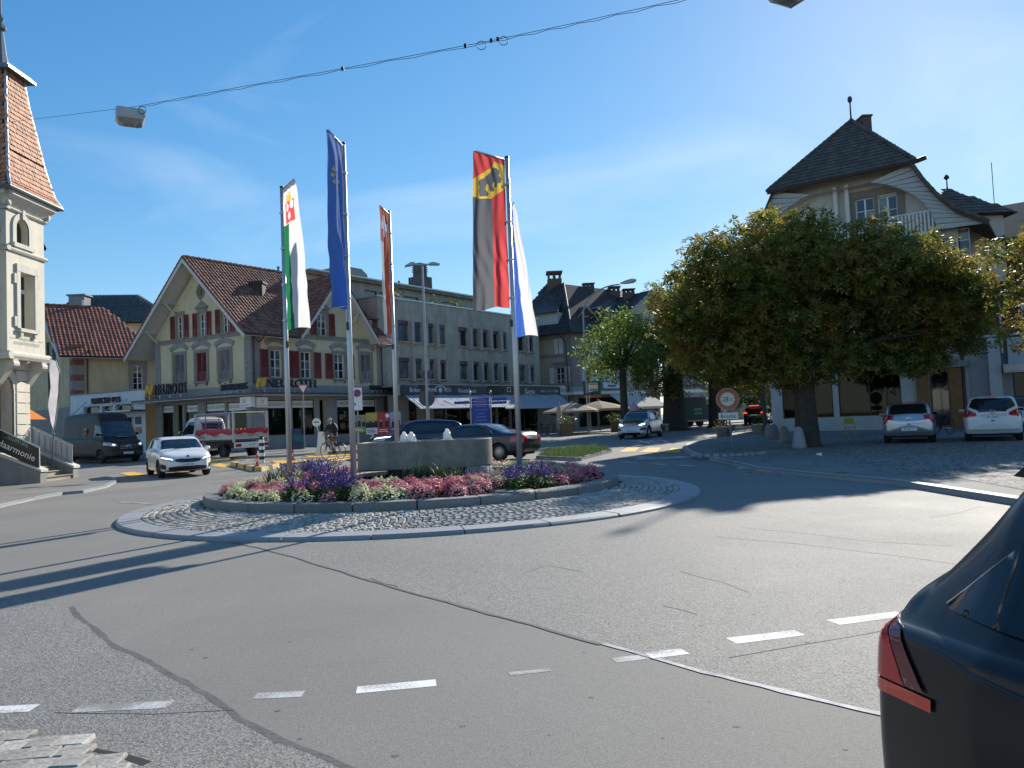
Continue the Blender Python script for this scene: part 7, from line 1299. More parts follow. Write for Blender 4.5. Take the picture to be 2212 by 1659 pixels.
# ---- grey saloon behind the fountain
h = heading(-62); G1 = paint('graphite', (.045, .052, .075), .55, .3); L_ = 4.84
c = Car('saloon_car', 'dark grey-blue saloon car passing close behind the fountain, tail towards us', 'car', (-1.45, 30.7), h, L_, 1.85,
 [(-2.42, .86), (-2.36, 1.0), (-2.2, 1.09), (-1.75, 1.1), (-1.5, 1.14), (-.75, 1.4), (-.3, 1.46), (.35, 1.45), (.65, 1.38), (1.35, 1.0), (1.7, .95), (2.2, .83), (2.42, .68)],
 [(-2.42, .84), (-2.2, .95), (-1.0, .97), (.6, .92), (1.4, .88), (2.1, .76), (2.42, .6)], [(-2.42, .42), (-2.2, .28), (-1, .2), (1.5, .2), (2.42, .3)], plan(L_, .74, .82), G1, (-1.42, 1.45), .335, tum=.34)
c.reg('rear_window', CARG, 'T', [(-1.42, 0), (-1.38, .6), (-.82, .5), (-.72, .4), (-.72, 0)]); c.reg('windscreen', CARG, 'T', [(.7, 0), (.7, .52), (1.25, .65), (1.3, 0)]); c.reg('side_window', CARG, 'S', [(-1.15, 1.02), (-.98, 1.22), (-.5, 1.37), (.3, 1.38), (.6, 1.33), (1.15, 1.02), (1.1, .98)])
c.reg('tail_lamp', REDL, 'B', [(.46, .74), (.44, .9), (.6, 1.0), (.9, .98), (.92, .74), (.7, .7)]); c.reg('tail_lamp', REDL, 'S', [(-2.45, .72), (-2.45, .98), (-2.0, .95), (-1.92, .88), (-2.1, .78)]); c.reg('bumper', M('bumper_dark', (.012, .013, .018), .35, var=.1), 'B', [(-1, .25), (-1, .58), (1, .58), (1, .25)], 9)
c.finish(RIM, 18, plates=[(-2.5, .84, 0, 'BE 646 492', True)], seams=[[(.95, .97), (.9, .35)], [(-.15, 1.0), (-.2, .35)], [(-2.0, 1.0), (-1.9, .8)]], handles=((0.05, .88), (-.95, .9)), mirrors=(1.0, .98)); b = MB(); b.box(-2.49, -2.46, -.4, .4, .92, .945); b.obj('trunk_strip', CHROME, c.root, local=True)
b = MB(); b.tube([(-1.15, c.ysurf(-1.15, 1.02), 1.03), (-.98, c.ysurf(-.98, 1.22), 1.23), (-.5, c.ysurf(-.5, 1.37), 1.385), (.3, c.ysurf(.3, 1.39), 1.4), (1.15, c.ysurf(1.15, 1.02), 1.03)], .01, 5); b.obj('window_trim', CHROME, c.root, local=True)
# ---- blue suv behind it
h = heading(-113); B1 = paint('navy', (.01, .016, .05), .3, .25); L_ = 4.55
SUVT = [(-2.27, 1.0), (-2.2, 1.2), (-1.95, 1.45), (-1.7, 1.58), (-.5, 1.66), (.3, 1.63), (.6, 1.54), (1.15, 1.15), (1.45, 1.06), (2.0, .96), (2.2, .86), (2.27, .75)]
SUVB = [(-2.27, 1.0), (-1.5, 1.06), (0, 1.03), (1.2, .99), (1.8, .9), (2.27, .7)]; SUVO = [(-2.27, .5), (-2.0, .32), (1.8, .28), (2.27, .36)]
c = Car('suv_car', 'navy blue sport utility car with white light strip behind the grey saloon', 'car', (-4.6, 36.6), h, L_, 1.86, SUVT, SUVB, SUVO, plan(L_, .74, .8), B1, (-1.36, 1.4), .36)
c.reg('windscreen', CARG, 'T', [(.68, 0), (.68, .55), (1.12, .68), (1.15, 0)]); c.reg('side_window', CARG, 'S', [(-1.6, 1.12), (-1.5, 1.45), (.3, 1.53), (.55, 1.47), (1.0, 1.12), (.95, 1.07)]); c.reg('head_lamp', LITL, 'F', [(.48, .84), (.5, .88), (.9, .95), (.9, .9)]); c.reg('head_lamp', CLRL, 'F', [(.45, .74), (.48, .9), (.9, .97), (.92, .76)]); c.reg('head_lamp', LITL, 'S', [(1.95, .92), (2.3, .88), (2.3, .83), (1.95, .88)]); c.reg('grille', BLKP, 'F', [(-.42, .5), (-.45, .9), (.45, .9), (.42, .5)], 9)
c.finish(RIM, 10, seams=[[(.95, 1.0), (.9, .45)], [(-.1, 1.1), (-.15, .45)]], mirrors=(.85, 1.06), plates=[(2.34, .55, 0, 'BE 417 306', False)])
# ---- small white electric car with black bonnet
h = heading(180 + 26); E1_ = paint('silver_white', (.66, .67, .67), .1, .3); L_ = 4.0; BLKG = paint('black', (.012, .013, .016), .1, .15)
c = Car('electric_car', 'small white electric car with black bonnet approaching from the right-hand street', 'car', (7.35, 44.6), h, L_, 1.78,
 [(-2.0, .95), (-1.95, 1.2), (-1.75, 1.42), (-1.4, 1.52), (-.4, 1.58), (.2, 1.56), (.5, 1.48), (1.15, 1.06), (1.4, .98), (1.8, .86), (1.95, .74), (2.0, .62)],
 [(-2.0, .92), (-1.4, 1.12), (-1.0, .98), (-.4, 1.0), (.4, .97), (1.1, .92), (1.6, .82), (2.0, .6)], [(-2.0, .45), (-1.7, .25), (1.6, .2), (2.0, .3)], plan(L_, .76, .8), E1_, (-1.28, 1.28), .35, tum=.27)
c.reg('windscreen', CARG, 'T', [(.52, 0), (.52, .56), (.6, .62), (1.1, .74), (1.16, 0)]); c.reg('bonnet', BLKG, 'T', [(1.16, 0), (1.1, .66), (1.5, .62), (1.85, .5), (1.9, 0)]); c.reg('roof_panel', BLKG, 'T', [(-1.5, 0), (-1.5, .5), (.5, .56), (.5, 0)]); c.reg('side_window', CARG, 'S', [(-1.55, 1.2), (-1.3, 1.38), (-.4, 1.48), (.3, 1.45), (1.0, 1.0), (-.3, 1.06), (-.9, 1.06), (-1.1, 1.2)])
c.reg('head_lamp', LITL, 'F', [(.44, .74), (.46, .78), (.74, .86), (.74, .8), (.6, .73)]); c.reg('head_lamp', CLRL, 'F', [(.42, .72), (.45, .84), (.8, .93), (.82, .76), (.6, .7)]); c.reg('grille', BLKP, 'F', [(-.4, .74), (-.4, .83), (.4, .83), (.4, .74)], 9); c.reg('fog_lamp', BLKP, 'F', [(.55, .46), (.55, .6), (.8, .62), (.82, .5)]); c.reg('lower_grille', BLKP, 'F', [(-.5, .2), (-.55, .36), (.55, .36), (.5, .2)], 9); c.reg('sill', BLKP, 'S', [(-.9, .2), (-.9, .38), (.9, .38), (.9, .2)])
c.finish(RIM, 5, plates=[(2.07, .48, 0, 'BE 37 192', False)], seams=[[(.85, .95), (.8, .4)], [(-.25, 1.05), (-.3, .4)]], handles=((-.05, .9),), mirrors=(.75, .98))
for y in (-.2, .2): b = MB(); b.tube([(2.05 + .01, y + .17*math.cos(a), .785 + .045*math.sin(a)) for a in np.linspace(0, 6.28, 13)], .012, 5); b.obj('grille_ring', CHROME, c.root, local=True)
# ---- parked silver hatchback
HT = [(-2.1, .9), (-2.07, 1.0), (-1.98, 1.12), (-1.75, 1.34), (-1.5, 1.45), (-.6, 1.5), (.1, 1.49), (.4, 1.42), (1.2, 1.0), (1.7, .9), (2.1, .65)]; HBt = [(-2.1, .88), (-1.5, .98), (0, .95), (1.1, .9), (1.7, .8), (2.1, .6)]; HO = [(-2.1, .42), (-1.95, .27), (1.8, .2), (2.1, .3)]
def at_g(x, y, Y): return at(x, y, Y)[:2]
h = heading(27); S1 = paint('silver', (.5, .52, .58), .75, .3)
c = Car('hatchback_car', 'silver hatchback parked under the chestnut tree, seen from behind', 'car', (*at_g(1962, 900, 29.6), .1), h, 4.2, 1.76, HT, HBt, HO, plan(4.2, .74, .84), S1, (-1.3, 1.3), .32, group='cars parked on the setts')
c.reg('rear_window', CARG, 'B', [(-.62, 1.1), (-.55, 1.36), (-.45, 1.41), (.45, 1.41), (.55, 1.36), (.62, 1.1), (.5, 1.06), (-.5, 1.06)], 9); c.reg('side_window', CARG, 'S', [(-1.55, 1.06), (-1.4, 1.32), (.3, 1.41), (1.0, 1.02), (.9, .97)]); c.reg('windscreen', CARG, 'T', [(.5, 0), (.5, .6), (1.1, .7), (1.15, 0)])
c.reg('tail_lamp', REDL, 'B', [(.5, .86), (.47, 1.0), (.75, 1.06), (.9, 1.04), (.92, .74), (.72, .72), (.68, .86)]); c.reg('tail_lamp', REDL, 'S', [(-2.2, .72), (-2.2, 1.05), (-1.9, 1.02), (-1.95, .75)])
c.finish(RIM, 10, plates=[(-2.17, .52, 0, 'BE 645177', True)], seams=[[(.85, .95), (.8, .35)], [(-.35, 1.0), (-.4, .35)]], mirrors=(.7, .98)); b = MB(); b.box(-2.165, -2.14, -.55, .55, .72, .74); b.obj('chrome_strip', CHROME, c.root, local=True); b = MB(); b.box(-1.62, -1.55, -.18, .18, 1.44, 1.465); b.obj('brake_light', REDL, c.root, local=True)
b = MB()
for z in (.88, .91): b.add([(-2.158, -.09, z), (-2.158, 0, z + .05), (-2.158, .09, z), (-2.158, .09, z - .02), (-2.158, 0, z + .03), (-2.158, -.09, z - .02)], [(0, 1, 4, 5), (1, 2, 3, 4)])
b.obj('badge', CHROME, c.root, local=True)
# ---- parked white compact van-like car
h = heading(31); L_ = 4.28
c = Car('compact_car', 'white compact car parked at the right edge, seen from behind', 'car', (*at_g(2142, 900, 28.6), .1), h, L_, 1.81,
 [(-2.14, .95), (-2.12, 1.08), (-2.02, 1.2), (-1.75, 1.48), (-1.55, 1.56), (-.6, 1.61), (.2, 1.59), (.6, 1.48), (1.3, 1.05), (1.8, .9), (2.14, .65)], [(-2.14, .95), (-1.5, 1.06), (-.5, .98), (.6, 1.0), (1.3, .95), (1.8, .82), (2.14, .6)], HO, plan(L_, .74, .84), paint('white2', (.74, .75, .77)), (-1.3, 1.32), .325, tum=.24, group='cars parked on the setts')
c.reg('rear_window', CARG, 'B', [(-.7, 1.22), (-.6, 1.47), (-.5, 1.52), (.5, 1.52), (.6, 1.47), (.7, 1.22), (.45, 1.1), (.4, 1.02), (-.4, 1.02), (-.45, 1.1)], 9); c.reg('side_window', CARG, 'S', [(-1.65, 1.15), (-1.5, 1.42), (.3, 1.5), (1.0, 1.08), (.9, 1.03), (-.5, 1.03), (-1.0, 1.12)]); c.reg('windscreen', CARG, 'T', [(.65, 0), (.65, .6), (1.2, .72), (1.25, 0)])
c.reg('tail_lamp', REDL, 'B', [(.44, .96), (.6, 1.08), (.95, 1.18), (.95, .9), (.75, .86), (.5, .9)]); c.reg('tail_lamp', REDL, 'S', [(-2.2, .86), (-2.2, 1.12), (-1.85, 1.12), (-1.95, .92)])
c.finish(RIM, 10, plates=[(-2.2, .87, 0, 'BE 126851', True)], seams=[[(.85, .95), (.8, .35)], [(-.35, 1.0), (-.4, .35)]], mirrors=(.8, 1.02)); b = MB(); b.box(-2.2, -2.17, -.4, .4, .945, .965); b.obj('chrome_strip', CHROME, c.root, local=True); b = MB(); b.lathe([(.06, 0), (.075, .008), (.06, .016)], 16, (0, 0, 0), lambda x, y, z: (-2.16 - z, x, 1.05 + y), False); b.obj('badge', CHROME, c.root, local=True); b = MB(); b.box(-1.66, -1.6, -.15, .15, 1.565, 1.59); b.obj('brake_light', REDL, c.root, local=True); b = MB(); b.tube([(-1.3, 0, 1.58), (-1.4, 0, 1.75)], .006, 4); b.obj('antenna', BLKP, c.root, local=True)
# ---- more distant cars
c = Car('estate_car', 'silver estate car half hidden behind the white compact car at right', 'car', (*at_g(2196, 880, 35.0), .1), heading(200), 4.5, 1.8, [(-2.25, 1.0), (-2.1, 1.35), (-1.8, 1.45), (0, 1.48), (.4, 1.4), (1.2, 1.0), (1.8, .9), (2.25, .65)], HBt, HO, plan(4.5), S1, (-1.35, 1.35), .32, nx=80, res=2)
c.reg('windscreen', CARG, 'T', [(.45, 0), (.45, .6), (1.1, .7), (1.15, 0)]); c.reg('side_window', CARG, 'S', [(-1.9, 1.06), (-1.8, 1.32), (.2, 1.38), (.9, 1.02), (.8, .97)]); c.reg('head_lamp', CLRL, 'F', [(.5, .6), (.5, .72), (.85, .78), (.85, .65)]); c.finish(RIM, 8, mirrors=(.75, .98))
c = Car('suv_car', 'black sport utility car driving away down the right-hand street with red brake lights', 'car', at(1636, 900, 66)[:2], heading(24), 4.6, 1.9, SUVT, SUVB, SUVO, plan(4.6, .74, .84), BLKG, (-1.36, 1.4), .36, nx=80, res=2)
c.reg('rear_window', CARG, 'B', [(-.6, 1.2), (-.5, 1.5), (.5, 1.5), (.6, 1.2)], 9); c.reg('tail_lamp', REDLB, 'B', [(.55, .98), (.55, 1.1), (.92, 1.12), (.92, .98)]); c.finish(RIM, 8, mirrors=(.85, 1.06), plates=[(-2.34, .85, 0, '', True)]); b = MB(); b.box(-1.98, -1.9, -.4, .4, 1.6, 1.66); b.obj('brake_light', REDLB, c.root, local=True)
for k, (x, D, m_, lb) in enumerate(((1470 + 150, 82, S1, 'silver car waiting far down the street right of the black one'), )):
 c = Car('estate_car', lb, 'car', at(1652, 895, 72)[:2], heading(204), 4.4, 1.8, HT, HBt, HO, plan(4.4), m_, (-1.35, 1.35), .32, nx=70, res=2); c.reg('windscreen', CARG, 'T', [(.45, 0), (.45, .6), (1.1, .7), (1.15, 0)]); c.reg('side_window', CARG, 'S', [(-1.6, 1.06), (-1.5, 1.32), (.2, 1.38), (.9, 1.02)]); c.reg('head_lamp', CLRL, 'F', [(.5, .6), (.5, .74), (.85, .78), (.85, .65)]); c.finish(RIM, 8, mirrors=(.75, .98))
# ---- white dropside truck
h = heading(-54); tl = (-15.5, 41); WT = paint('truck_white', (.72, .72, .7), 0, .4)
c = Car('dropside_truck', 'white dropside pickup truck with pink-tinted cab rear and red tarpaulin strips', 'truck', tl, h, 1.9, 1.98, [(-.95, 2.0), (-.9, 2.18), (-.6, 2.26), (.0, 2.24), (.2, 2.1), (.65, 1.4), (.9, 1.2), (.95, 1.0)], [(-.95, 1.25), (.5, 1.22), (.95, .9)], [(-.95, .42), (.95, .35)], [(-.95, .95), (.5, .97), (.8, .9), (.95, .78)], WT, (.2,), .35, tum=.14, nx=70, res=2, sm=2)
c.reg('side_window', CARG, 'S', [(-.6, 1.32), (-.6, 1.95), (.0, 1.98), (.5, 1.4), (.5, 1.3)]); c.reg('windscreen', CARG, 'T', [(.2, 0), (.2, .8), (.65, .85), (.7, 0)]); c.reg('rear_window', CARG, 'B', [(-.6, 1.55), (-.62, 1.95), (.62, 1.95), (.6, 1.55)], 9); c.finish(RIMD, 6, mirrors=(.45, 1.4))
rt = c.root;
for ch in rt.children: ch.location.x += 1.95
BEDM = M('aluminium_side', (.55, .55, .52), .45, .35, var=.15, scale=3); xb0, xb1 = -2.45, .92
b = MB(); b.box(xb0, xb1, -1.0, 1.0, .92, 1.0); b.box(-2.3, 2.0, -.4, -.3, .55, .9); b.box(-2.3, 2.0, .3, .4, .55, .9); b.obj('chassis', M('chassis_grey', (.1, .1, .1), .7), rt, local=True)
for y in (-1.02, .98): b = MB(); b.box(xb0, xb1, y, y + .04, 1.003, 1.45); b.box(xb0, xb1, y - .012, y + .052, 1.38, 1.47); b.obj('drop_side', BEDM, rt, local=True)
b = MB(); b.box(xb0 - .04, xb0, -1.0, 1.0, 1.003, 1.45); b.box(xb0 - .05, xb0, -1.0, 1.0, 1.38, 1.46); tg = b.obj('tailgate', BEDM, rt, local=True)
for y in (-1.0, 1.0):
 b = MB(); b.box(xb0 - .05, xb0 + .05, y - .05, y + .05, .85, 2.42); b.obj('corner_post', BEDM, rt, local=True); b = MB(); b.box(xb1 - .05, xb1 + .03, y - .05, y + .05, .95, 2.4); b.obj('corner_post', BEDM, rt, local=True)
b = MB(); b.tube([(xb0, -1, 2.36), (xb0, 1, 2.36)], .025, 6); b.tube([(xb0, .98, 2.36), (xb1, .98, 2.36)], .025, 6); b.tube([(xb0, -1, 1.95), (xb0, -.75, 2.34)], .02, 5); b.obj('load_frame', BEDM, rt, local=True)
PNK = M('pink_mesh_frame', (.4, .25, .36), .5, .2, var=.1); b = MB()
for z in (1.5, 1.62, 1.74, 1.86, 1.98, 2.1, 2.2, 2.3): b.box(xb1, xb1 + .03, -.98, .98, z - .012, z + .012)
for y in (-.98, -.4, .4, .96): b.box(xb1, xb1 + .035, y - .02, y + .02, 1.4, 2.35)
b.obj('headboard_grid', PNK, rt, local=True); b = MB(); b.box(xb1 - .02, xb1 + .06, -1, 1, 2.3, 2.4); b.obj('headboard_rail', PNK, rt, local=True)
TARP = M('red_tarpaulin', (.55, .02, .03), .45, var=.3, scale=9, bump=.4, bscale=12)
for a_, c_ in (((xb0 + .1, 1.04), (xb1 - .1, 1.04)), ((xb0 - .06, .98), (xb0 - .06, -.98))):
 b = MB(); n_ = 30; vs = []
 for k in range(n_ + 1):
  t = k/n_; x, y = a_[0] + (c_[0] - a_[0])*t, a_[1] + (c_[1] - a_[1])*t; nx_, ny_ = (0, 1) if a_[1] == c_[1] else (-1, 0); w = .03 + .025*math.sin(k*1.7) + random.uniform(0, .03)
  vs += [(x, y, 1.52 + random.uniform(0, .05)), (x + nx_*w, y + ny_*w, 1.42 + random.uniform(-.02, .02)), (x + nx_*.02, y + ny_*.02, 1.3 + random.uniform(-.05, .03) - .05*math.sin(k*.5))]
 b.add(vs, [(3*k + i, 3*k + 3 + i, 3*k + 4 + i, 3*k + 1 + i) for k in range(n_) for i in range(2)]); b.obj('tarpaulin', TARP, rt, smooth=True, local=True)
for y in (1, -1):
 b = MB(); b.lathe([(.22, -.1), (.33, -.1), (.35, 0), (.33, .1), (.22, .1)], 24, (0, 0, 0), lambda x, yy, z: (-1.35 + x, y*.82 + z, .35 + yy), False); wo = b.obj('wheel', TYRE, rt, local=True); b = MB(); b.lathe([(.22, .06), (.2, .07), (.1, -.02), (.01, -.02)], 18, (0, 0, 0), lambda x, yy, z: (-1.35 + x, y*(.84 + z), .35 + yy)); b.obj('rim', RIMD, wo, local=True); b = MB(); b.add([(-1.35 + .42*math.cos(a), y*q, .35 + .42*math.sin(a)) for a in np.linspace(.1, 3.04, 12) for q in (.7, .96)], [(2*k, 2*k + 1, 2*k + 3, 2*k + 2) for k in range(11)]); b.obj('mudguard', BLKP, rt, local=True)
b = MB(); b.box(xb0 - .1, xb0 + .02, -.98, .98, .55, .84); rb_ = b.obj('rear_bumper', WT, rt, local=True)
for y in (-.82, .82): b = MB(); b.box(xb0 - .13, xb0 - .1, y - .16, y + .16, .62, .76); b.obj('tail_lamp', REDL, rb_, local=True)
b = MB(); b.box(xb0 - .115, xb0 - .1, -.25, .25, .65, .76); lp = b.obj('licence_plate', PLATE, rb_, local=True); b = MB(); b.text('BE 364 267', .066, lambda a, d, z: (xb0 - .118 - d, -a, .7 + z), 0, -.033, .002, sx=.88); b.obj('lettering', BLKP, lp, local=True)
b = MB(); XS2 = lambda a, d, z: (-.35 - a, 1.024 + d, 1.2 + z); b.text('Gehri.ch', .17, XS2, -.75, -.12, .006, sx=.9); [b.box(-1.35 + .05*k, -1.15, 0, .006, -.1 - .05*k*0 + .05*k, -.08 + .05*k, XS2) for k in range(2)]; b.obj('lettering', LETG, rt, local=True)
b = MB(); b.text('MINERGIE', .13, XS2, .55, -.05, .006, sx=.85); b.obj('lettering', M('letter_red', (.4, .03, .03), .5, var=0), rt, local=True); b = MB(); XT = lambda a, d, z: (xb0 - .045 - d, -a, 1.22 + z); b.text('Gehri.ch', .15, XT, .1, -.1, .006, sx=1); b.box(-.75, -.45, .0, .006, -.08, -.06, XT); b.box(-.7, -.45, .0, .006, -.02, 0, XT); b.obj('lettering', LETG, tg, local=True)
# ---- dark car right beside us, rear corner in the frame
h = heading(166); NV = M('paint_night_blue', (.005, .007, .011), .3, var=.1, coat=.12, spec=.3); L_ = 4.35
hd_ = np.array(h); lt = np.array([-hd_[1], hd_[0]]); rear = np.array([.825, 2.18]) + lt*.92                # lt = the car's left
c = Car('hatchback_car', 'dark blue-black hatchback close beside us, only its rear corner with red lamp showing', 'car', tuple(rear + hd_*2.17), h, L_, 1.83,
 [(-2.17, .82), (-2.16, .92), (-2.13, 1.0), (-2.06, 1.09), (-1.93, 1.24), (-1.8, 1.37), (-1.68, 1.44), (-1.3, 1.475), (-.3, 1.49), (.3, 1.46), (.6, 1.35), (1.3, 1.0), (1.8, .9), (2.17, .65)], [(-2.17, .86), (-2.05, .97), (-1.5, .99), (0, .96), (1.1, .92), (1.7, .82), (2.17, .6)], [(-2.17, .38), (-2.0, .26), (1.8, .2), (2.17, .3)], plan(L_, .74, .8), NV, (-1.32, 1.33), .33, tum=.5, nx=420, res=5, rb=.05, sm=4)
SG = M('tinted_glass', (.004, .006, .012), .06, var=0, spec=.4)
c.reg('rear_window', CARG, 'B', [(-.62, 1.07), (-.5, 1.3), (.5, 1.3), (.62, 1.07)], 9); c.panel('side_window', SG, [(-1.86, 1.045), (-1.82, 1.1), (-1.66, 1.25), (-1.4, 1.3), (.3, 1.3), (.95, 1.03), (.9, 1.0)], .012); c.reg('windscreen', CARG, 'T', [(.65, 0), (.65, .6), (1.2, .72), (1.25, 0)])
c.panel('lamp_band', M('lamp_band_red', (.8, .05, .015), .2, var=.1, coat=.3), [(-2.165, .785), (-2.165, .82), (-2.0, .832), (-1.82, .848), (-1.82, .818), (-2.0, .8)]); c.panel('lamp_shade', M('lamp_dark_red', (.16, .004, .01), .15, var=.1, coat=.3), [(-2.035, .985), (-1.97, .97), (-1.85, .853), (-1.925, .845)]); c.panel('tail_lamp', M('lamp_red_near', (.62, .006, .015), .15, var=.1, coat=.3), [(-2.165, .825), (-2.165, .97), (-2.04, .985), (-1.93, .843), (-2.0, .837)])
c.finish(RIM, 10, seams=[[(-1.0, 1.0), (-.85, .6), (-.8, .3)], [(-2.1, .985), (-1.9, .965), (-1.4, .93)]], handles=((-.9, .9),), mirrors=(.8, 1.0), plates=[(-2.25, .6, 0, '', True)])
b = MB(); b.prism([(-1.5, 1.42), (-1.86, 1.38), (-1.9, 1.35), (-1.66, 1.33)], -.5, .5); b.obj('roof_spoiler', NV, c.root, local=True); b = MB(); b.tube([(-2.13, .0, 1.06), (-2.09, -.2, 1.11), (-2.0, -.42, 1.18)], [.014, .012, .008], 6); b.tube([(-2.06, -.1, 1.1), (-1.96, -.5, 1.2)], .008, 5); b.obj('rear_wiper', BLKP, c.root, local=True)
b = MB(); b.tube([(-1.88 + .3*k/8, -(c.ysurf(-1.88 + .3*k/8, 1.05 + .27*k/8) + .004), 1.05 + .27*k/8) for k in range(9)], .003, 5); b.obj('window_trim', CHROME, c.root, local=True)
# ================================================================ TREES
BARK = M('bark', (.07, .055, .04), .95, var=.4, scale=6, bump=1, bscale=14)
def foliage(name, cols, transl=.4):
 m = bpy.data.materials.new(name); m.use_nodes = True; n = m.node_tree.nodes; l = m.node_tree.links.new; b = n['Principled BSDF']; b.inputs['Roughness'].default_value = .5; b.inputs['Specular IOR Level'].default_value = .35
 g_ = n.new('ShaderNodeNewGeometry'); t = n.new('ShaderNodeTexCoord'); z = n.new('ShaderNodeTexNoise'); z.inputs['Scale'].default_value = .8; z.inputs['Detail'].default_value = 3; l(t.outputs['Object'], z.inputs[0])
 a = n.new('ShaderNodeMath'); a.operation = 'MULTIPLY_ADD'; a.inputs[1].default_value = .55; l(g_.outputs['Random Per Island'], a.inputs[0]); m2 = n.new('ShaderNodeMath'); m2.operation = 'MULTIPLY_ADD'; m2.inputs[1].default_value = 1.6; m2.inputs[2].default_value = -.55; l(z.outputs['Fac'], m2.inputs[0]); l(m2.outputs[0], a.inputs[2])
 r = n.new('ShaderNodeValToRGB'); r.color_ramp.elements[0].color = cols[0] + (1,); r.color_ramp.elements[1].color = cols[-1] + (1,)
 for k, c in enumerate(cols[1:-1]): e_ = r.color_ramp.elements.new((k + 1)/(len(cols) - 1)); e_.color = c + (1,)
 l(a.outputs[0], r.inputs[0]); l(r.outputs[0], b.inputs['Base Color']); tr = n.new('ShaderNodeBsdfTranslucent'); l(r.outputs[0], tr.inputs[0]); mx_ = n.new('ShaderNodeMixShader'); mx_.inputs[0].default_value = transl; l(b.outputs[0], mx_.inputs[1]); l(tr.outputs[0], mx_.inputs[2]); l(mx_.outputs[0], n['Material Output'].inputs[0]); return m
CHEST = foliage('chestnut_leaf', [(.055, .095, .018), (.09, .135, .024), (.16, .175, .034), (.36, .27, .06), (.33, .16, .05)], .52); LIME = foliage('lime_leaf', [(.09, .16, .025), (.14, .22, .035), (.2, .27, .045), (.28, .3, .06)], .55); SHRUB = foliage('shrub_leaf', [(.05, .1, .03), (.09, .15, .05), (.13, .17, .06)])  # chestnut yellows show autumn browning and also stand in for sunlit leaves
def leaves(clumps, per, size, palm, r, dense=1.):
 """leaf fans (palm = leaflets per leaf) spread through clumps (centre, radius)"""
 C = [];
 for c, rad in clumps:
  k = max(3, int(per*rad*rad)); d = rvec(k, r); C.append(np.array(c) + d*rad*np.array([1, 1, .8])*r.uniform(.35, 1.08, (k, 1))**.6)
 C = np.concatenate(C); n = len(C); ax = rvec(n, r)*.75 + np.array([0, 0, .75]); ax /= np.linalg.norm(ax, axis=1, keepdims=True); t = np.cross(ax, rvec(n, r)); t /= np.linalg.norm(t, axis=1, keepdims=True); q = np.cross(ax, t); s = size*r.uniform(.7, 1.25, (n, 1)); Vs = []
 for k in range(palm):
  a = (k - (palm - 1)/2)*1.05 if palm > 1 else 0; d = t*math.cos(a) + q*math.sin(a); w = np.cross(ax, d); L_ = s*(1 if k == palm//2 else .85); droop = ax*-.25*L_
  Vs.append(np.stack([C + d*L_*.06, C + d*L_*.62 + w*L_*.2 + droop*.4, C + d*L_ + droop, C + d*L_*.62 - w*L_*.2 + droop*.4], 1))
 v = np.stack(Vs, 1).reshape(-1, 3); return v, np.arange(len(v)).reshape(-1, 4)
def tree(name, label, base, trunk_r, fork, blobs, nclump, per, size, palm, mat, seed, crown_r=.75, limbs=9, cat='tree', group=None, lean=(0, 0)):
 r = np.random.default_rng(seed); rr = random.Random(seed); root = empty(name, tuple(base), label, cat, group); bx, by, bz = base; b = MB(); fk = np.array([bx + lean[0], by + lean[1], bz + fork])
 b.tube([(bx, by, bz - .1), (bx, by, bz + .12), (bx + lean[0]*.5, by + lean[1]*.5, bz + fork*.5), fk], [trunk_r*1.5, trunk_r*1.1, trunk_r*.9, trunk_r*.8], 14); b.obj('trunk', BARK, root, smooth=True)
 cl = []
 vol = np.array([q[3]*q[4]*q[5] for q in blobs]); vol = vol/vol.sum()
 for q, f in zip(blobs, vol):
  for _ in range(int(nclump*f)):
   d = rvec(1, r)[0]; k = r.uniform(.25, 1)**.4; cl.append((np.array(q[:3]) + d*np.array(q[3:])*k, crown_r*r.uniform(.6, 1.2)))
 idx = r.choice(len(cl), min(limbs*3, len(cl)), replace=False)
 for i in idx:
  c = cl[i][0]; m_ = fk*.45 + c*.55 + r.normal(0, .25, 3) + (0, 0, .25); b = MB(); s0 = trunk_r*rr.uniform(.22, .5); b.tube([fk - (0, 0, .2), fk*.75 + m_*.25 + (0, 0, .15), m_, c], [s0, s0*.8, s0*.5, s0*.12], 6); b.obj('branch', BARK, root, smooth=True)
 v, f = leaves(cl, per, size, palm, r); bigmesh('crown', v, f, mat, root); return root
T0 = np.array([*at(1745, 960, 28.8)[:2], gz(28.8) + .1]); D0 = T0[1]
def bl(px, py, dY, rx, rz, ry=None): p = at(px, py, D0 + dY); return (p[0], p[1], p[2], rx, ry or rx, rz)
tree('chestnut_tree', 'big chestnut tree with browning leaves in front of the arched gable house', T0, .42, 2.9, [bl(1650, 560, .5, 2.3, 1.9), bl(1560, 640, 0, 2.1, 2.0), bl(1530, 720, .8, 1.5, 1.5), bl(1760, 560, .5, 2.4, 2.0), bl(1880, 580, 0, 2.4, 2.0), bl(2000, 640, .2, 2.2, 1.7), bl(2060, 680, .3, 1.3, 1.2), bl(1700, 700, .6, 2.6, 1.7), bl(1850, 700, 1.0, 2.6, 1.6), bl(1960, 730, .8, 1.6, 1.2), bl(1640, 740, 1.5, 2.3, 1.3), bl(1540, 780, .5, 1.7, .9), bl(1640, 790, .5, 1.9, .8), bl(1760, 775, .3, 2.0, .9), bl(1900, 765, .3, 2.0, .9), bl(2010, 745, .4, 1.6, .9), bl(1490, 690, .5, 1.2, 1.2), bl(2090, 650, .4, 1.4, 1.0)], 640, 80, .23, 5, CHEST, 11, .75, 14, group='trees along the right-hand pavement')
p = gp(1459, 927, .1); q = lambda px, py, dY, rx, rz, Y=p[1]: (*at(px, py, Y + dY), rx, rx, rz)
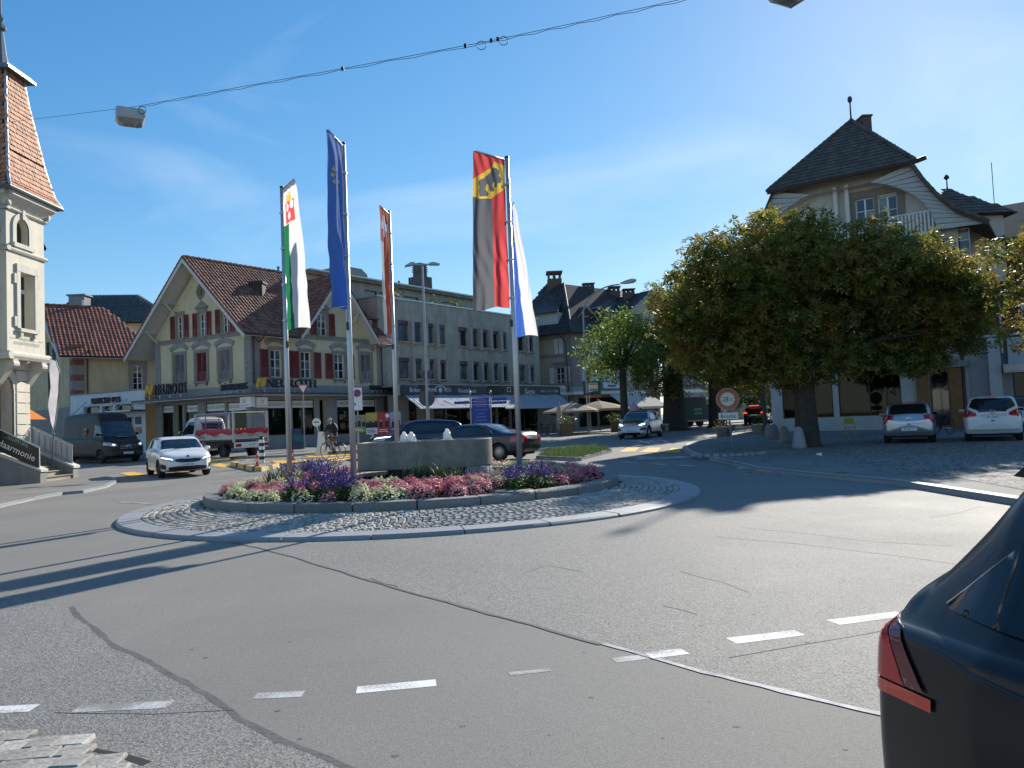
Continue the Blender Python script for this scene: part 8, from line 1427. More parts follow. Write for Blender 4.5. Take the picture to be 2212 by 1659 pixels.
tree('chestnut_tree', 'thick-trunked chestnut with low yellowing leaves beside the food trailer', p, .85, 4.2, [q(1440, 800, -1, 2.6, 1.6), q(1500, 730, 0, 3.4, 2.6), q(1470, 670, 0, 2.6, 2.6), q(1530, 650, 1, 3.5, 2.4), q(1400, 815, -1, 1.3, .9)], 200, 38, .32, 5, CHEST, 12, 1.1, 8, group='trees along the right-hand pavement')
p = gp(1549, 920, .1); q = lambda px, py, dY, rx, rz, Y=p[1]: (*at(px, py, Y + dY), rx, rx, rz)
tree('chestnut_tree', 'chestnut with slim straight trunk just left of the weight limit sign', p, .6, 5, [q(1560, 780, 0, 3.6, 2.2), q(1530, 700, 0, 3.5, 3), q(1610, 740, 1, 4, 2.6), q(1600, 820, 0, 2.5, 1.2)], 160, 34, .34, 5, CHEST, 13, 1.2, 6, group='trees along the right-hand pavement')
p = gp(1640, 912, .1); q = lambda px, py, dY, rx, rz, Y=p[1]: (*at(px, py, Y + dY), rx, rx, rz)
tree('roadside_tree', 'distant green tree at the far end of the street above the black car', (*p[:2], gz(p[1])), .5, 4, [q(1640, 800, 0, 6, 5), q(1690, 820, 2, 5, 4)], 90, 16, .5, 3, SHRUB, 19, 1.6, 4)
p = gp(1351, 934, .1); q = lambda px, py, dY, rx, rz, Y=p[1]: (*at(px, py, Y + dY), rx, rx, rz)
tree('lime_tree', 'young bright green tree with slim trunk behind the small electric car', p, .28, 4.3, [q(1290, 765, 0, 1.9, 1.1), q(1340, 730, 0, 2.1, 1.6), q(1395, 745, 0, 1.8, 1.4), q(1340, 700, 0, 1.3, 1.3), q(1330, 790, 0, 2.3, .9), q(1410, 790, 0, 1.4, .9), q(1385, 700, 0, 1.0, .9)], 190, 85, .27, 1, LIME, 14, .7, 12)
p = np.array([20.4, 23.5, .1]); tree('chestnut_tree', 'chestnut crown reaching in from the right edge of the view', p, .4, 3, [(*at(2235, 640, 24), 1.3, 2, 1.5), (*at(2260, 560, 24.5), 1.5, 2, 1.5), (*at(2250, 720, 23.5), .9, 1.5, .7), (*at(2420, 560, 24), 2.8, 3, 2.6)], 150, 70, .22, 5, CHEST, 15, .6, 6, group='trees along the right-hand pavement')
def bush(name, label, c, rad, mat, n, size, seed, cat='shrub', group=None, palm=1):
 r = np.random.default_rng(seed); root = empty(name, tuple(c), label, cat, group); v, f = leaves([(np.array(c) + (0, 0, rad*.8), rad), (np.array(c) + (rad*.4, 0, rad*.6), rad*.7), (np.array(c) + (-rad*.4, .1, rad*.6), rad*.7)], n, size, palm, r); bigmesh('foliage', v, f, mat, root); b = MB(); b.tube([c, (c[0], c[1], c[2] + rad)], .03, 5); b.obj('stem', BARK, root); return root
for k, (px, lb) in enumerate(((861, 'bushy ornamental grass on the roof terrace left of the double street lamp'), (946, 'round shrub on the roof terrace right of the double street lamp'), (999, 'round shrub on the roof terrace left of the bear banner'), (1154, 'low green shrub at the right end of the roof terrace'))):
 u = FG_.u_at(px, 650); b = MB(); c = FG_(u, -.8, zP - .1); bush('terrace_shrub', lb, c, .75, SHRUB, 330, .16, 30 + k, group='terrace plants')
# ================================================================ STREET FURNITURE
POST = M('galvanised_post', (.32, .35, .38), .45, .6, var=.12, scale=3); BRN = M('brown_post', (.07, .05, .045), .5, .2, var=.1)
def post(b, p, h, r=.04, n=10): b.tube([(p[0], p[1], p[2] - .05), (p[0], p[1], p[2] + h)], r, n)
def gnd(px, py, dz=.1): p = gp(px, py, dz); return p
def facing(p, w=None):                                     # board frame facing the camera side
 d = np.array([p[0], p[1]])/np.linalg.norm(p[:2]); r_ = np.array([d[1], -d[0]]); return lambda a, dd, z: (p[0] + r_[0]*a - d[0]*dd, p[1] + r_[1]*a - d[1]*dd, p[2] + z)
def ang(p, az):
 d = np.array([math.sin(R_(az)), math.cos(R_(az))]); r_ = np.array([d[1], -d[0]]); return lambda a, dd, z: (p[0] + r_[0]*a - d[0]*dd, p[1] + r_[1]*a - d[1]*dd, p[2] + z)
# overhead cable with lantern
CB = M('cable', (.012, .012, .015), .6, var=0); ca = at(8, 265, 27.5); cb = at(300, 229, 20); cc_ = at(1060, 88, 16); ce = at(1500, -8, 15); cf = at(2000, -150, 14.5)
b = MB(); P = [ca, at(150, 248, 24), cb, at(480, 195, 18.6), at(740, 148, 17.2), cc_, at(1250, 48, 15.5), ce, cf, (9, 14, 12)]; b.tube(P, .0065, 5); wire = tag(b.obj('span_wire', CB), 'thin black span wire crossing the sky from the turret house', 'cable')
b = MB(); Q = []
for a_, c_ in zip(P[2:-1], P[3:]):
 a_, c_ = np.array(a_), np.array(c_); n_ = 6
 for k in range(n_): Q.append(a_ + (c_ - a_)*k/n_ + (0, 0, -.02 - .035*abs(math.sin(math.pi*k/2))))
b.tube(Q, .006, 5); b.obj('power_cable', CB, wire)
for px, py in ((1040, 98), (1088, 88)): c = at(px, py, 16); b = MB(); b.tube([(c[0] + .095*math.cos(a), c[1], c[2] + .095*math.sin(a)) for a in np.linspace(0, 6.28, 17)], .008, 5); b.obj('cable_loop', CB, wire)
for px, py in ((740, 148), (1061, 87), (1005, 98), (1075, 84)): c = at(px, py, 16.3 if px > 800 else 17.2); b = MB(); b.box(c[0] - .03, c[0] + .03, c[1] - .03, c[1] + .03, c[2] - .04, c[2] + .03); b.obj('cable_clamp', CB, wire)
for px, py, D, nm in ((281, 252, 20.2, 'grey box street lantern hanging from the span wire'), (1702, -20, 14.8, 'grey lantern cut off by the top edge of the view')):
 c = at(px, py, D); ln = empty('hanging_lantern', tuple(c), nm, 'street lamp', 'lanterns on span wires'); X = ang(c, -28); LG = M('lantern_grey', (.42, .45, .45), .5, var=.15); b = MB()
 def lr(w, d, z): return [X(sx*w*1.18, sy*d*1.18, z*1.18) for sx, sy in ((-1, -1), (1, -1), (1, 1), (-1, 1))]
 rg = [(.27, .2, -.1), (.3, .23, -.06), (.29, .22, .1), (.25, .18, .15)]; b.add([p for q in rg for p in lr(*q)], [(4*k + i, 4*k + (i + 1) % 4, 4*k + 4 + (i + 1) % 4, 4*k + 4 + i) for k in range(3) for i in range(4)] + [(0, 1, 2, 3), (12, 13, 14, 15)]); b.obj('housing', LG, ln)
 b = MB(); rg = [(.27, .2, -.104), (.24, .17, -.17), (.14, .1, -.21)]; b.add([p for q in rg for p in lr(*q)], [(4*k + i, 4*k + (i + 1) % 4, 4*k + 4 + (i + 1) % 4, 4*k + 4 + i) for k in range(2) for i in range(4)] + [(8, 9, 10, 11)]); b.obj('diffuser', M('lamp_diffuser', (.4, .42, .42), .2, var=.3, scale=6, transl=.4), ln); b = MB(); b.box(-.12, .12, -.03, .03, .19, .22, X); b.box(-.02, .02, -.02, .02, .15, .2, X); b.obj('hanger', CB, ln)
c = at(307, 238, 20); b = MB(); b.tube([(c[0] + .1*math.cos(a), c[1], c[2] + .1*math.sin(a)) for a in np.linspace(0, 6.28, 17)], .01, 5); b.obj('cable_loop', CB, wire)
# double street lamp with signs seen from behind
p = gnd(927, 968, 0); p = np.array([*at(926, 950, 42)[:2], gz(42)]); X = ang(p, -12); lp = empty('double_street_lamp', tuple(p), 'tall street lamp with two flat heads and sign backs behind the fountain', 'street lamp'); h = Fr(p[:2], p[:2] + (1, 0), p[2]).z_at(0, 572); b = MB(); b.tube([X(0, 0, 0), X(0, 0, 3), X(0, 0, h)], [.1, .085, .055], 12); b.obj('pole', POST, lp)
for s in (-1, 1): b = MB(); b.box(s*.04, s*.45, -.06, .06, h - .02, h + .06, X); b.prism([(s*.4, h - .02), (s*.95, h - .12 + (.1 if s > 0 else 0)), (s*.95, h - .05 + (.1 if s > 0 else 0)), (s*.6, h + .14), (s*.4, h + .1)], -.16, .16, X); b.obj('lamp_head', POST, lp)
SB_ = M('sign_back', (.12, .12, .125), .5, .4, var=.15); zz = 3.55; b = MB(); tri = [(-.45, zz + .75), (.45, zz + .75), (0, zz)]; b.prism(tri, -.14, -.12, X); b.obj('yield_sign_back', SB_, lp); b = MB(); b.lathe([(.42, 0), (.42, .02)], 24, (0, 0, 0), lambda x, y, z: X(x, -.12 - z, 2.75 + y)); b.obj('round_sign_back', SB_, lp); b = MB(); b.lathe([(.42, 0), (.45, 0), (.45, .03), (.42, .03)], 24, (0, 0, 0), lambda x, y, z: X(x, -.11 - z, 2.75 + y), False); b.obj('sign_rim', M('sign_red_rim', (.4, .08, .05), .5), lp)
# curved street lamp
p = np.array([*at(1270, 900, 60)[:2], gz(60) + .1]); F0 = Fr(p[:2], p[:2] + (1, 0), p[2]); h = F0.z_at(0, 680); cl_ = empty('curved_street_lamp', tuple(p), 'street lamp with long curved arm left of the green tree', 'street lamp'); tip = at(1340, 612, 59.5); b = MB(); b.tube([p, p + (0, 0, h), *[p + (0, 0, h) + np.array([(tip[0] - p[0])*(1 - math.cos(t)), 0, (tip[2] - p[2] - h)*math.sin(t)]) for t in np.linspace(.2, 1.57, 8)]], [.11, .08] + [.055]*8, 10); b.obj('pole', POST, cl_)
t2 = at(1374, 605, 59.5); d = (t2 - tip); b = MB(); b.tube([tip, tip + d*.35, tip + d*.8, t2], [.06, .16, .2, .1], 8); b.obj('lamp_head', M('lamp_head_grey', (.5, .5, .48), .4, var=.1), cl_)
# traffic signs
SRED = M('sign_red', (.62, .06, .04), .4, var=.06); SORG = M('sign_faded_red', (.62, .16, .08), .5, var=.1); SBLU = M('sign_blue', (.02, .045, .3), .4, var=.05); SBLK = M('sign_black', (.015, .015, .017), .5, var=0)
p = gnd(656, 974.5); p = np.array([*at(656, 900, 47)[:2], gz(47) + .1]); X = facing(p); ys_ = empty('yield_sign', tuple(p), 'red and white triangular give-way sign on a thin post in front of the shop', 'traffic sign'); b = MB(); post(b, p, 3.3, .035); b.obj('post', POST, ys_); b = MB(); tri = lambda s, z: [(-.33*s, z + .29*s), (.33*s, z + .29*s), (0, z - .3*s)]
b.prism(tri(1, 3.62), .05, .06, X); b.obj('sign_plate', SRED, ys_); b = MB(); b.prism(tri(.72, 3.63), .06, .066, X); b.obj('sign_face', SIGNW, ys_)
p = np.array([*at(773, 900, 47.5)[:2], gz(47.5) + .1]); X = facing(p); ns = empty('no_parking_sign', tuple(p), 'blue and red no-parking disc on a white plate by the poster stand', 'traffic sign'); b = MB(); post(b, p, 2.6, .035); b.obj('post', POST, ns); b = MB(); b.box(-.3, .3, .05, .06, 2.2, 3.6, X); b.obj('sign_plate', SIGNW, ns)
for r0, r1, m_, dd in ((0, .24, SRED, .062), (0, .185, SBLU, .066)): b = MB(); b.lathe([(r1, 0), (r1, .004)], 24, (0, 0, 0), lambda x, y, z: X(x, dd + z, 3.25 + y)); b.obj('sign_disc', m_, ns)
b = MB(); b.box(-.2, .2, .071, .074, -.025, .025, lambda a, d_, z: X(a*.7 + z*.7, d_, 3.25 - a*.7 + z*.7)); b.obj('sign_bar', SRED, ns); b = MB(); b.box(-.2, -.1, .061, .064, 2.5, 2.65, X); b.obj('sign_symbol', SBLU, ns)
p = gnd(1583, 966); X = facing(p); ws = empty('weight_limit_sign', tuple(p), 'round red-rimmed 28 t weight limit sign with a bridge plate below on a leaning post', 'traffic sign'); d0 = p[1]; zc = Fr(p[:2], p[:2] + (1, 0), p[2]).z_at(0, 862); b = MB(); b.tube([p, X(-.1, 0, zc - .3), X(-.1, 0, zc + .3)], .035, 8); b.obj('post', M('post_blue_grey', (.2, .26, .3), .5, .4), ws)
for r1, m_, dd in ((.44, SIGNW, .05), (.425, SORG, .06), (.27, SIGNW, .068)): b = MB(); b.lathe([(r1, 0), (r1, .006)], 32, (0, 0, 0), lambda x, y, z: X(x - .1, dd + z, zc + y)); b.obj('sign_disc', m_, ws)
b = MB(); b.text('28 t', .19, X, -.1, zc - .09, .078, sx=.9); b.obj('lettering', SBLK, ws); b = MB(); b.box(-.48, .28, .045, .06, zc - .8, zc - .53, X); b.obj('sign_plate', SIGNW, ws); b = MB(); b.text('Brücke', .15, X, -.1, zc - .74, .064, sx=1); b.obj('lettering', SBLK, ws)
p = np.array([*at(1039, 900, 47)[:2], gz(47) + .1]); X = facing(p); ib = empty('direction_board', tuple(p), 'dark blue stack of direction plates between two posts behind the grey saloon', 'sign'); b = MB()
for s in (-.62, .62): b.tube([X(s, 0, 0), X(s, 0, 2.75)], .045, 8); b.ball(X(s, 0, 2.95), (.08, .08, .14), 8, 6)
b.obj('post', POST, ib)
for k in range(9): z = .75 + k*.21; b = MB(); b.box(-.55, .55, .02, .05, z, z + .2, X); pl = b.obj('direction_plate', SBLU, ib); b = MB(); w = (.38, .3, .34, .28, .2, .36, .3, .4, .34)[k]; b.box(-w, w, .05, .054, z + .08, z + .12, X); b.obj('worn_legend', M('legend_grey', (.3, .34, .5), .6, var=.5, scale=30), pl)
for a, c, z in ((-1.6, -.68, 2.3), (.68, 1.6, 2.42), (.68, 1.6, 2.22)): b = MB(); b.box(a, c, .02, .05, z, z + .17, X); b.obj('arm_plate', SBLU, ib)
p = np.array([*at(1269, 900, 60.3)[:2], gz(60) + .1]); X = facing(p); F0 = Fr(p[:2], p[:2] + (1, 0), p[2])
def board(name, label, px0, px1, py0, py1, D, mat, cat='sign'):
 a, c = at(px0, py1, D), at(px1, py0, D); b = MB(); b.box(a[0], c[0], D, D + .06, a[2], c[2]); return tag(b.obj(name, mat), label, cat), (a[0], c[0], a[2], c[2], D)
o, q = board('hanging_sign', 'green sign with white letter and orange strip on the taupe house', 1261, 1297, 822, 860, 70, M('sign_green', (.01, .12, .06), .5)); XB = lambda a, d, z: (a, q[4] - d, z); b = MB(); b.text('D', (q[3] - q[2])*.5, XB, (q[0] + q[1])/2, q[2] + (q[3] - q[2])*.35, .01); b.obj('lettering', LETW, o); b = MB(); b.box(q[0], q[1], .005, .012, q[2], q[2] + .25, XB); b.obj('strip', M('strip_orange', (.6, .13, .03), .5), o)
o, q = board('bus_stop_sign', 'yellow and white bus stop sign beside the curved street lamp', 1273, 1291, 826, 845, 59.8, SIGNW); XB = lambda a, d, z: (a, q[4] - d, z); H_ = q[3] - q[2]
for z0, z1, m_ in ((.72, .95, M('bus_yellow', (.7, .45, .04), .5)), (.22, .3, MATS['bus_yellow']), (.05, .18, SBLU)): b = MB(); b.box(q[0] + .03, q[1] - .03, .003, .012, q[2] + H_*z0, q[2] + H_*z1, XB); b.obj('stripe', m_, o)
b = MB(); b.tube([(q[0], q[4] + .05, q[2] - 3.5), (q[0], q[4] + .05, q[3])], .03, 6); b.obj('post', ALU, o);
o, q = board('street_name_plate', 'small dark street name plate on the curved lamp post', 1262, 1281, 849, 854, 59.8, SBLK); b = MB(); XB = lambda a, d, z: (a, q[4] - d, z); b.box(q[0] + .1, q[1] - .1, .003, .008, q[2] + .06, q[3] - .06, XB); b.obj('worn_legend', MATS['legend_grey'], o)
# poster stand, sandwich board, paddle sign
p = np.array([*at(815, 950, 42.5)[:2], gz(42.5) + .1]); pst = empty('poster_stand', tuple(p), 'slanted stand with a row of colourful election posters behind the roundabout', 'poster stand'); F0 = Fr(at(765, 900, 42.8)[:2], at(866, 900, 43.6)[:2], gz(43) + .1); zb, zt = F0.z_at(0, 940), F0.z_at(1.3, 891); b = MB()
for u in (.2, 1.0, 1.8, 2.5): b.tube([F0(u, .1, 0), F0(u, 0, zt)], .03, 6); b.tube([F0(u, -.8, 0), F0(u, -.05, zt)], .02, 5)
b.obj('frame', ALU, pst); PC = [((.25, .35, .04), (.3, .28, .22)), ((.03, .05, .12), (.5, .4, .05)), ((.5, .03, .04), (.45, .04, .04)), ((.04, .07, .3), (.3, .4, .6))]; us = [-.1, .62, 1.27, 1.98, 2.6]; HEAD = M('print_skin', (.5, .3, .2), .6, var=.3, scale=9); SUIT = M('print_suit', (.02, .025, .04), .6, var=.4, scale=6)
for k in range(4):
 u0, u1 = us[k] + .01, us[k + 1] - .01; zk = zb + (.12 if k == 0 else 0); b = MB(); b.box(u0, u1, .05, .07, zk, zt - (.1 if k == 0 else 0), F0); po = b.obj('poster', M('poster_%d' % k, PC[k][1], .5, var=.15, scale=2), pst); b = MB(); b.box(u0 + .005, u1 - .005, .071, .074, zk, zk + (zt - zk)*.32, F0); b.obj('printed_panel', M('poster_panel_%d' % k, (.65, .67, .7) if k == 1 else PC[k][0], .5), po)
 n_ = (3, 4, 2, 2)[k]
 for j in range(n_): uu = u0 + (u1 - u0)*(j + .5)/n_; zh = zk + (zt - zk)*(.62 + .05*(j % 2)); b = MB(); b.prism([(uu - .09, zk + (zt - zk)*.3), (uu + .09, zk + (zt - zk)*.3), (uu + .08, zh - .1), (uu, zh - .06), (uu - .08, zh - .1)], .072, .077, F0); b.obj('printed_figure', SUIT, po); b = MB(); b.lathe([(.075, 0), (.075, .004)], 12, (0, 0, 0), lambda x, y, z: F0(uu + x*.8, .078 + z, zh + y)); b.obj('printed_face', HEAD, po)
 b = MB(); b.box(u0 + .06, u1 - .12, .075, .079, zk + (zt - zk)*.1, zk + (zt - zk)*.13, F0); b.box(u0 + .06, u1 - .2, .075, .079, zk + (zt - zk)*.18, zk + (zt - zk)*.21, F0); b.obj('printed_lines', LETW if k != 1 else SBLK, po)
b = MB(); b.lathe([(.12, 0), (.12, .004)], 16, (0, 0, 0), lambda x, y, z: F0(us[3] - .15 + x, .075 + z, zt - .2 + y)); b.obj('printed_badge', SIGNW, pst); b = MB(); b.prism([(2.6, zb), (2.66, zt), (2.7, zt), (3.05, .2), (2.75, .2)], .0, .04, F0); b.obj('side_board', M('plywood', (.2, .12, .06), .8, var=.3), pst)
def aboard(label, px, py0, py1, D, w, mat):
 p = np.array([*at(px, 950, D)[:2], gz(D) + .1]); X = ang(p, -35); h = Fr(p[:2], p[:2] + (1, 0), p[2]).z_at(0, py0); r = empty('sandwich_board', tuple(p), label, 'sign')
 for s in (1, -1): b = MB(); b.add([X(-w, s*.35, 0), X(w, s*.35, 0), X(w, s*.03, h), X(-w, s*.03, h), X(-w, s*.38, 0), X(w, s*.38, 0), X(w, s*.06, h), X(-w, s*.06, h)], [(0, 1, 2, 3), (4, 7, 6, 5), (0, 4, 5, 1), (1, 5, 6, 2), (2, 6, 7, 3), (3, 7, 4, 0)]); b.obj('panel', mat, r)
 b = MB(); b.add([X(-w*.8, .37 - .3*.2, h*.35), X(w*.8, .37 - .3*.2, h*.35), X(w*.8, .115, h*.8), X(-w*.8, .115, h*.8)], [(0, 1, 2, 3)]); b.obj('printed_panel', M('board_teal', (.03, .16, .15), .5, var=.3, scale=5), r)
aboard('dark sandwich board with teal print beside the give-way sign', 640, 926, 958, 46.3, .32, M('board_dark', (.06, .065, .07), .5))
p = np.array([*at(694, 960, 38.5)[:2], gz(38.5) + .1]); X = facing(p); pd = empty('paddle_sign', tuple(p), 'white cut-out standing sign with a round disc on top beside the cyclist', 'sign'); b = MB(); b.prism([(-.3, 0), (.3, 0), (.2, .55), (.14, 1.15), (-.14, 1.15), (-.2, .55)], 0, .03, X); b.obj('stand', SIGNW, pd); b = MB(); b.lathe([(.21, 0), (.21, .03)], 20, (0, 0, 0), lambda x, y, z: X(x - .2, z, 1.62 + y)); b.tube([X(-.2, 0, 1.45), X(-.1, 0, 1.1)], .02, 5); b.obj('disc', SIGNW, pd); b = MB(); b.box(-.33, -.07, .032, .036, 1.6, 1.66, X); b.obj('bar', LETG, pd)
# traffic islands with yellow-black kerbs, bollards, grass island
def island(label, pts, h=.16):
 P = [gp(*q)[:2] for q in pts]; r = sheet('traffic_island', P, ASPW, h, None, h + .02); r['kind'] = 'structure'; k = 0
 Y1_, B1_ = M('kerb_yellow', (.6, .45, .16), .7, var=.25, scale=9), M('kerb_black', (.06, .055, .05), .8, var=.2)
 for a_, c_ in zip(P, P[1:] + P[:1]):
  Ln = np.linalg.norm(c_ - a_); n_ = max(1, int(Ln/.42)); d = (c_ - a_)/Ln; nn = np.array([-d[1], d[0]])
  for j in range(n_): s0, s1 = a_ + d*Ln*(j + .02)/n_, a_ + d*Ln*(j + .98)/n_; z = gz(s0[1]); b = MB(); b.add([(*(s + nn*o_), z + zz) for s in (s0, s1) for o_, zz in ((-.1, -.02), (-.07, h + .012), (.1, h + .012), (.12, -.02))], [(0, 1, 2, 3), (4, 7, 6, 5), (0, 4, 5, 1), (1, 5, 6, 2), (2, 6, 7, 3)]); b.obj('kerb_stone', B1_ if k % 4 == 3 else Y1_, r); k += 1
island('a', [(502, 1006), (560, 1019), (600, 1010), (540, 1000)]); island('b', [(452, 1001), (494, 998), (490, 994), (455, 996)], .14)
p = gnd(566, 1000, .16); b = MB(); bo = empty('striped_bollard', tuple(p), 'black and white banded plastic bollard on the small traffic island', 'bollard')
for k in range(7): b = MB(); b.lathe([(.11, k*.14), (.11, k*.14 + .139)], 16, p); b.obj('band', SIGNW if k % 2 == 0 else SBLK, bo)
b = MB(); b.lathe([(.11, .98), (.11, 1.02), (.085, 1.07), (.085, 1.12), (.02, 1.14)], 16, p); b.obj('cap', SBLK, bo)
for k, (px, py) in enumerate(((556, 1007), (632, 994))):
 p = gnd(px, py, .17); dl = empty('delineator', tuple(p), ('small red reflector post at the near corner of the traffic island', 'small red reflector post behind the purple flowers')[k], 'reflector post'); b = MB(); b.lathe([(.13, 0), (.11, .05), (.06, .06), (.05, .42), (.03, .46)], 10, p); b.obj('post', M('delineator_red', (.6, .08, .03), .5), dl); X = facing(p); b = MB(); b.box(-.03, .03, .05, .06, .18, .3, X); b.obj('reflector', SIGNW, dl)
gi = [gp(*q)[:2] for q in [(1158, 992), (1250, 996), (1322, 977), (1275, 969), (1190, 980)]]; o = sheet('planted_island', gi, SOIL, .12, None, .14); o['kind'] = 'structure'; kerbline(o, [(*q,) for q in gi + gi[:1]], .12, .14, .8, 1)
r = np.random.default_rng(5); pts = []
while len(pts) < 5200:
 x, y = r.uniform(*[f(q[0] for q in gi) for f in (min, max)]), r.uniform(*[f(q[1] for q in gi) for f in (min, max)])
 if inpoly(x, y, gi): pts.append((x, y))
C = np.array([(x, y, gz(y) + .1) for x, y in pts]); d = rvec(len(C), r)*.35 + (0, 0, 1); hgt_ = r.uniform(.08, .3, (len(C), 1))*(.5 + .5*np.sin(C[:, :1]*2 + C[:, 1:2])**2); A = rvec(len(C), r)*.012; v = np.stack([C - A, C + A, C + d*hgt_], 1).reshape(-1, 3); o = bigmesh('grass', v, np.arange(len(v)).reshape(-1, 3), SHRUB); tag(o, 'tuft of wild grass on the small planted island', 'grass', kind='stuff')
# brown and dark posts
for px, py, D, h, m_, lb in ((1438, 900, 58, 9, BRN, 'tall thin brown lamp post left of the thick chestnut trunk'), (1652, 900, 37, 4.6, M('post_dark', (.05, .05, .055), .5, .3), 'dark round post with small cap beside the stone bollards')):
 p = np.array([*at(px, py, D)[:2], gz(D) + .1]); b = MB(); b.tube([p, p + (0, 0, h*.3), p + (0, 0, h)], [.12, .09, .07], 10); b.tube([p + (0, 0, h*.62), p + (-.0 - (1.0 if D > 50 else .3), 0, h*.62 + .05)], .03, 6); tag(b.obj('lamp_post', m_), lb, 'post')
for k, (px, py, h, c) in enumerate(((1662, 946, .65, 'dark grey'), (1674, 949, .68, 'dark'), (1695, 957, .7, 'brownish'), (1727, 968, .78, 'pale grey'))):
 p = gnd(px, py); b = MB(); b.lathe([(.26, -.05), (.25, .1), (.19, h*.6), (.14, h*.88), (.07, h), (.01, h + .01)], 16, p); tag(b.obj('stone_bollard', (CONC, GRANK, STONE, GRAN)[k], smooth=True), c + ' rounded stone bollard by the chestnut trunk, ' + ('farthest', 'second farthest', 'second nearest', 'nearest')[k] + ' of four', 'bollard', 'stone bollards by the chestnut')
def planter(label, p, w, seed, mat_f):
 r0 = empty('flower_planter', tuple(p), label, 'planter'); b = MB(); b.lathe([(w*.62, 0), (w*.66, .12), (w*.98, .42), (w, .5), (w*.92, .5), (w*.8, .42)], 8, p); b.obj('tub', CONC, r0); r = np.random.default_rng(seed); v, f = leaves([(np.array(p) + (0, 0, .7), w*.75), (np.array(p) + (w*.4, 0, .55), w*.5), (np.array(p) + (-w*.4, 0, .55), w*.5)], 420/w, .09, 1, r); bigmesh('foliage', v, f, LEAFG, r0); v, f = leaves([(np.array(p) + (0, 0, .78), w*.8)], 260/w, .06, 2, r); bigmesh('blossoms', v, f, mat_f, r0)
planter('octagonal concrete tub of red flowers left of the weight limit sign', gnd(1564, 942, .0), .62, 3, leafmat('rust_petal', (.5, .13, .08), (.35, .1, .06))); planter('flower tub with orange blossoms next to the dark post', gnd(1641, 938), .5, 4, MATS['rust_petal'])
p = gnd(1578, 984); hp = empty('rock_planting', tuple(p), 'low clump of plants ringed with pale stones at the foot of the weight limit sign', 'plants')
for k in range(16): a = math.pi*(1 + k/15) - .2; c = p + (1.15*math.cos(a)*random.uniform(.85, 1.1), .55*math.sin(a), .03); b = MB(); b.ball(c, (random.uniform(.07, .14), .1, random.uniform(.06, .1)), 7, 5); b.obj('stone', GRAN, hp)
v, f = leaves([(p + (.1, .25, .1), .5)], 500, .09, 1, np.random.default_rng(9)); bigmesh('foliage', v, f, SHRUB, hp)
p = gnd(1766, 985); X = ang(p, 60); b = MB(); b.lathe([(.035, 0), (.045, .12), (.047, .12), (.047, .125)], 12, (0, 0, 0), lambda x, y, z: X(z, x, y + .05)); tag(b.obj('paper_cup', SIGNW), 'white paper cup lying on the shaded pavement', 'cup')
# ---- café terrace
PARA = M('parasol_cloth', (.5, .42, .33), .85, var=.08, transl=.35)
def parasol(label, px, py, D, w, folded=False):
 p = np.array([*at(px, 900, D)[:2], gz(D) + .1]); zt = Fr(p[:2], p[:2] + (1, 0), p[2]).z_at(0, py); r = empty('parasol', tuple(p), label, 'parasol', 'parasols on the café terrace'); b = MB(); post(b, p, zt, .035); b.obj('mast', BRN, r); b = MB()
 if folded: b.lathe([(.08, zt - 2.1), (.2, zt - 1.9), (.22, zt - 1.2), (.15, zt - .5), (.05, zt), (.01, zt + .05)], 10, p)
 else: b.lathe([(w, zt - .75), (w, zt - .62), (w*.55, zt - .3), (.12, zt), (.1, zt + .06), (.01, zt + .09)], 8, p)
 b.obj('canopy', PARA, r)
parasol('open taupe parasol left of the curved lamp post', 1236, 870, 58, 2.2); parasol('open taupe parasol right of the curved lamp post', 1295, 866, 60, 2.4); parasol('folded beige parasol standing by the striped awning', 1208, 869, 55, .2, True)
WOODP = M('planter_wood', (.22, .11, .05), .7, var=.3, scale=5)
for k, (x0, x1, lb) in enumerate(((1212, 1238, 'wooden planter with grasses left of the small electric car'), (1322, 1345, 'wooden planter with grasses right of the small electric car'))):
 D = 53 if k == 0 else 54; a, c = at(x0, 930, D), at(x1, 930, D); z0 = gz(D) + .1; r0 = empty('wooden_planter', (a[0], D, z0), lb, 'planter')
 for j in range(5): b = MB(); b.box(a[0], c[0], D, D + .7, z0 + j*.16, z0 + j*.16 + .15); b.obj('plank', WOODP, r0)
 v, f = leaves([((a[0] + (c[0] - a[0])*t, D + .35, z0 + 1.0), .42) for t in (.2, .5, .8)], 380, .2, 1, np.random.default_rng(40 + k)); bigmesh('foliage', v, f, SHRUB, r0)
def chair_proto():
 r = empty('cafe_chair', (0, 0, 0), '', 'chair'); m_ = M('chair_black', (.02, .02, .022), .5, .2, var=0); b = MB(); b.box(-.22, .22, -.22, .22, .43, .46); b.obj('seat', m_, r, local=True)
 for x in (-.2, .2):
  for y in (-.2, .2): b = MB(); b.tube([(x, y, 0), (x, y, .44 if y < 0 else .85)], .014, 5); b.obj('leg', m_, r, local=True)
 b = MB(); b.box(-.2, .2, .19, .21, .6, .86); b.obj('backrest', m_, r, local=True); return r
def table_proto():
 r = empty('cafe_table', (0, 0, 0), '', 'table'); m_ = M('chair_black', (.02, .02, .022)); b = MB(); b.lathe([(.35, .72), (.35, .75)], 14); b.obj('table_top', m_, r, local=True); b = MB(); b.tube([(0, 0, .02), (0, 0, .72)], .03, 6); b.lathe([(.22, 0), (.03, .04)], 10); b.obj('pedestal', m_, r, local=True); return r
cp, tp_ = chair_proto(), table_proto(); first = True
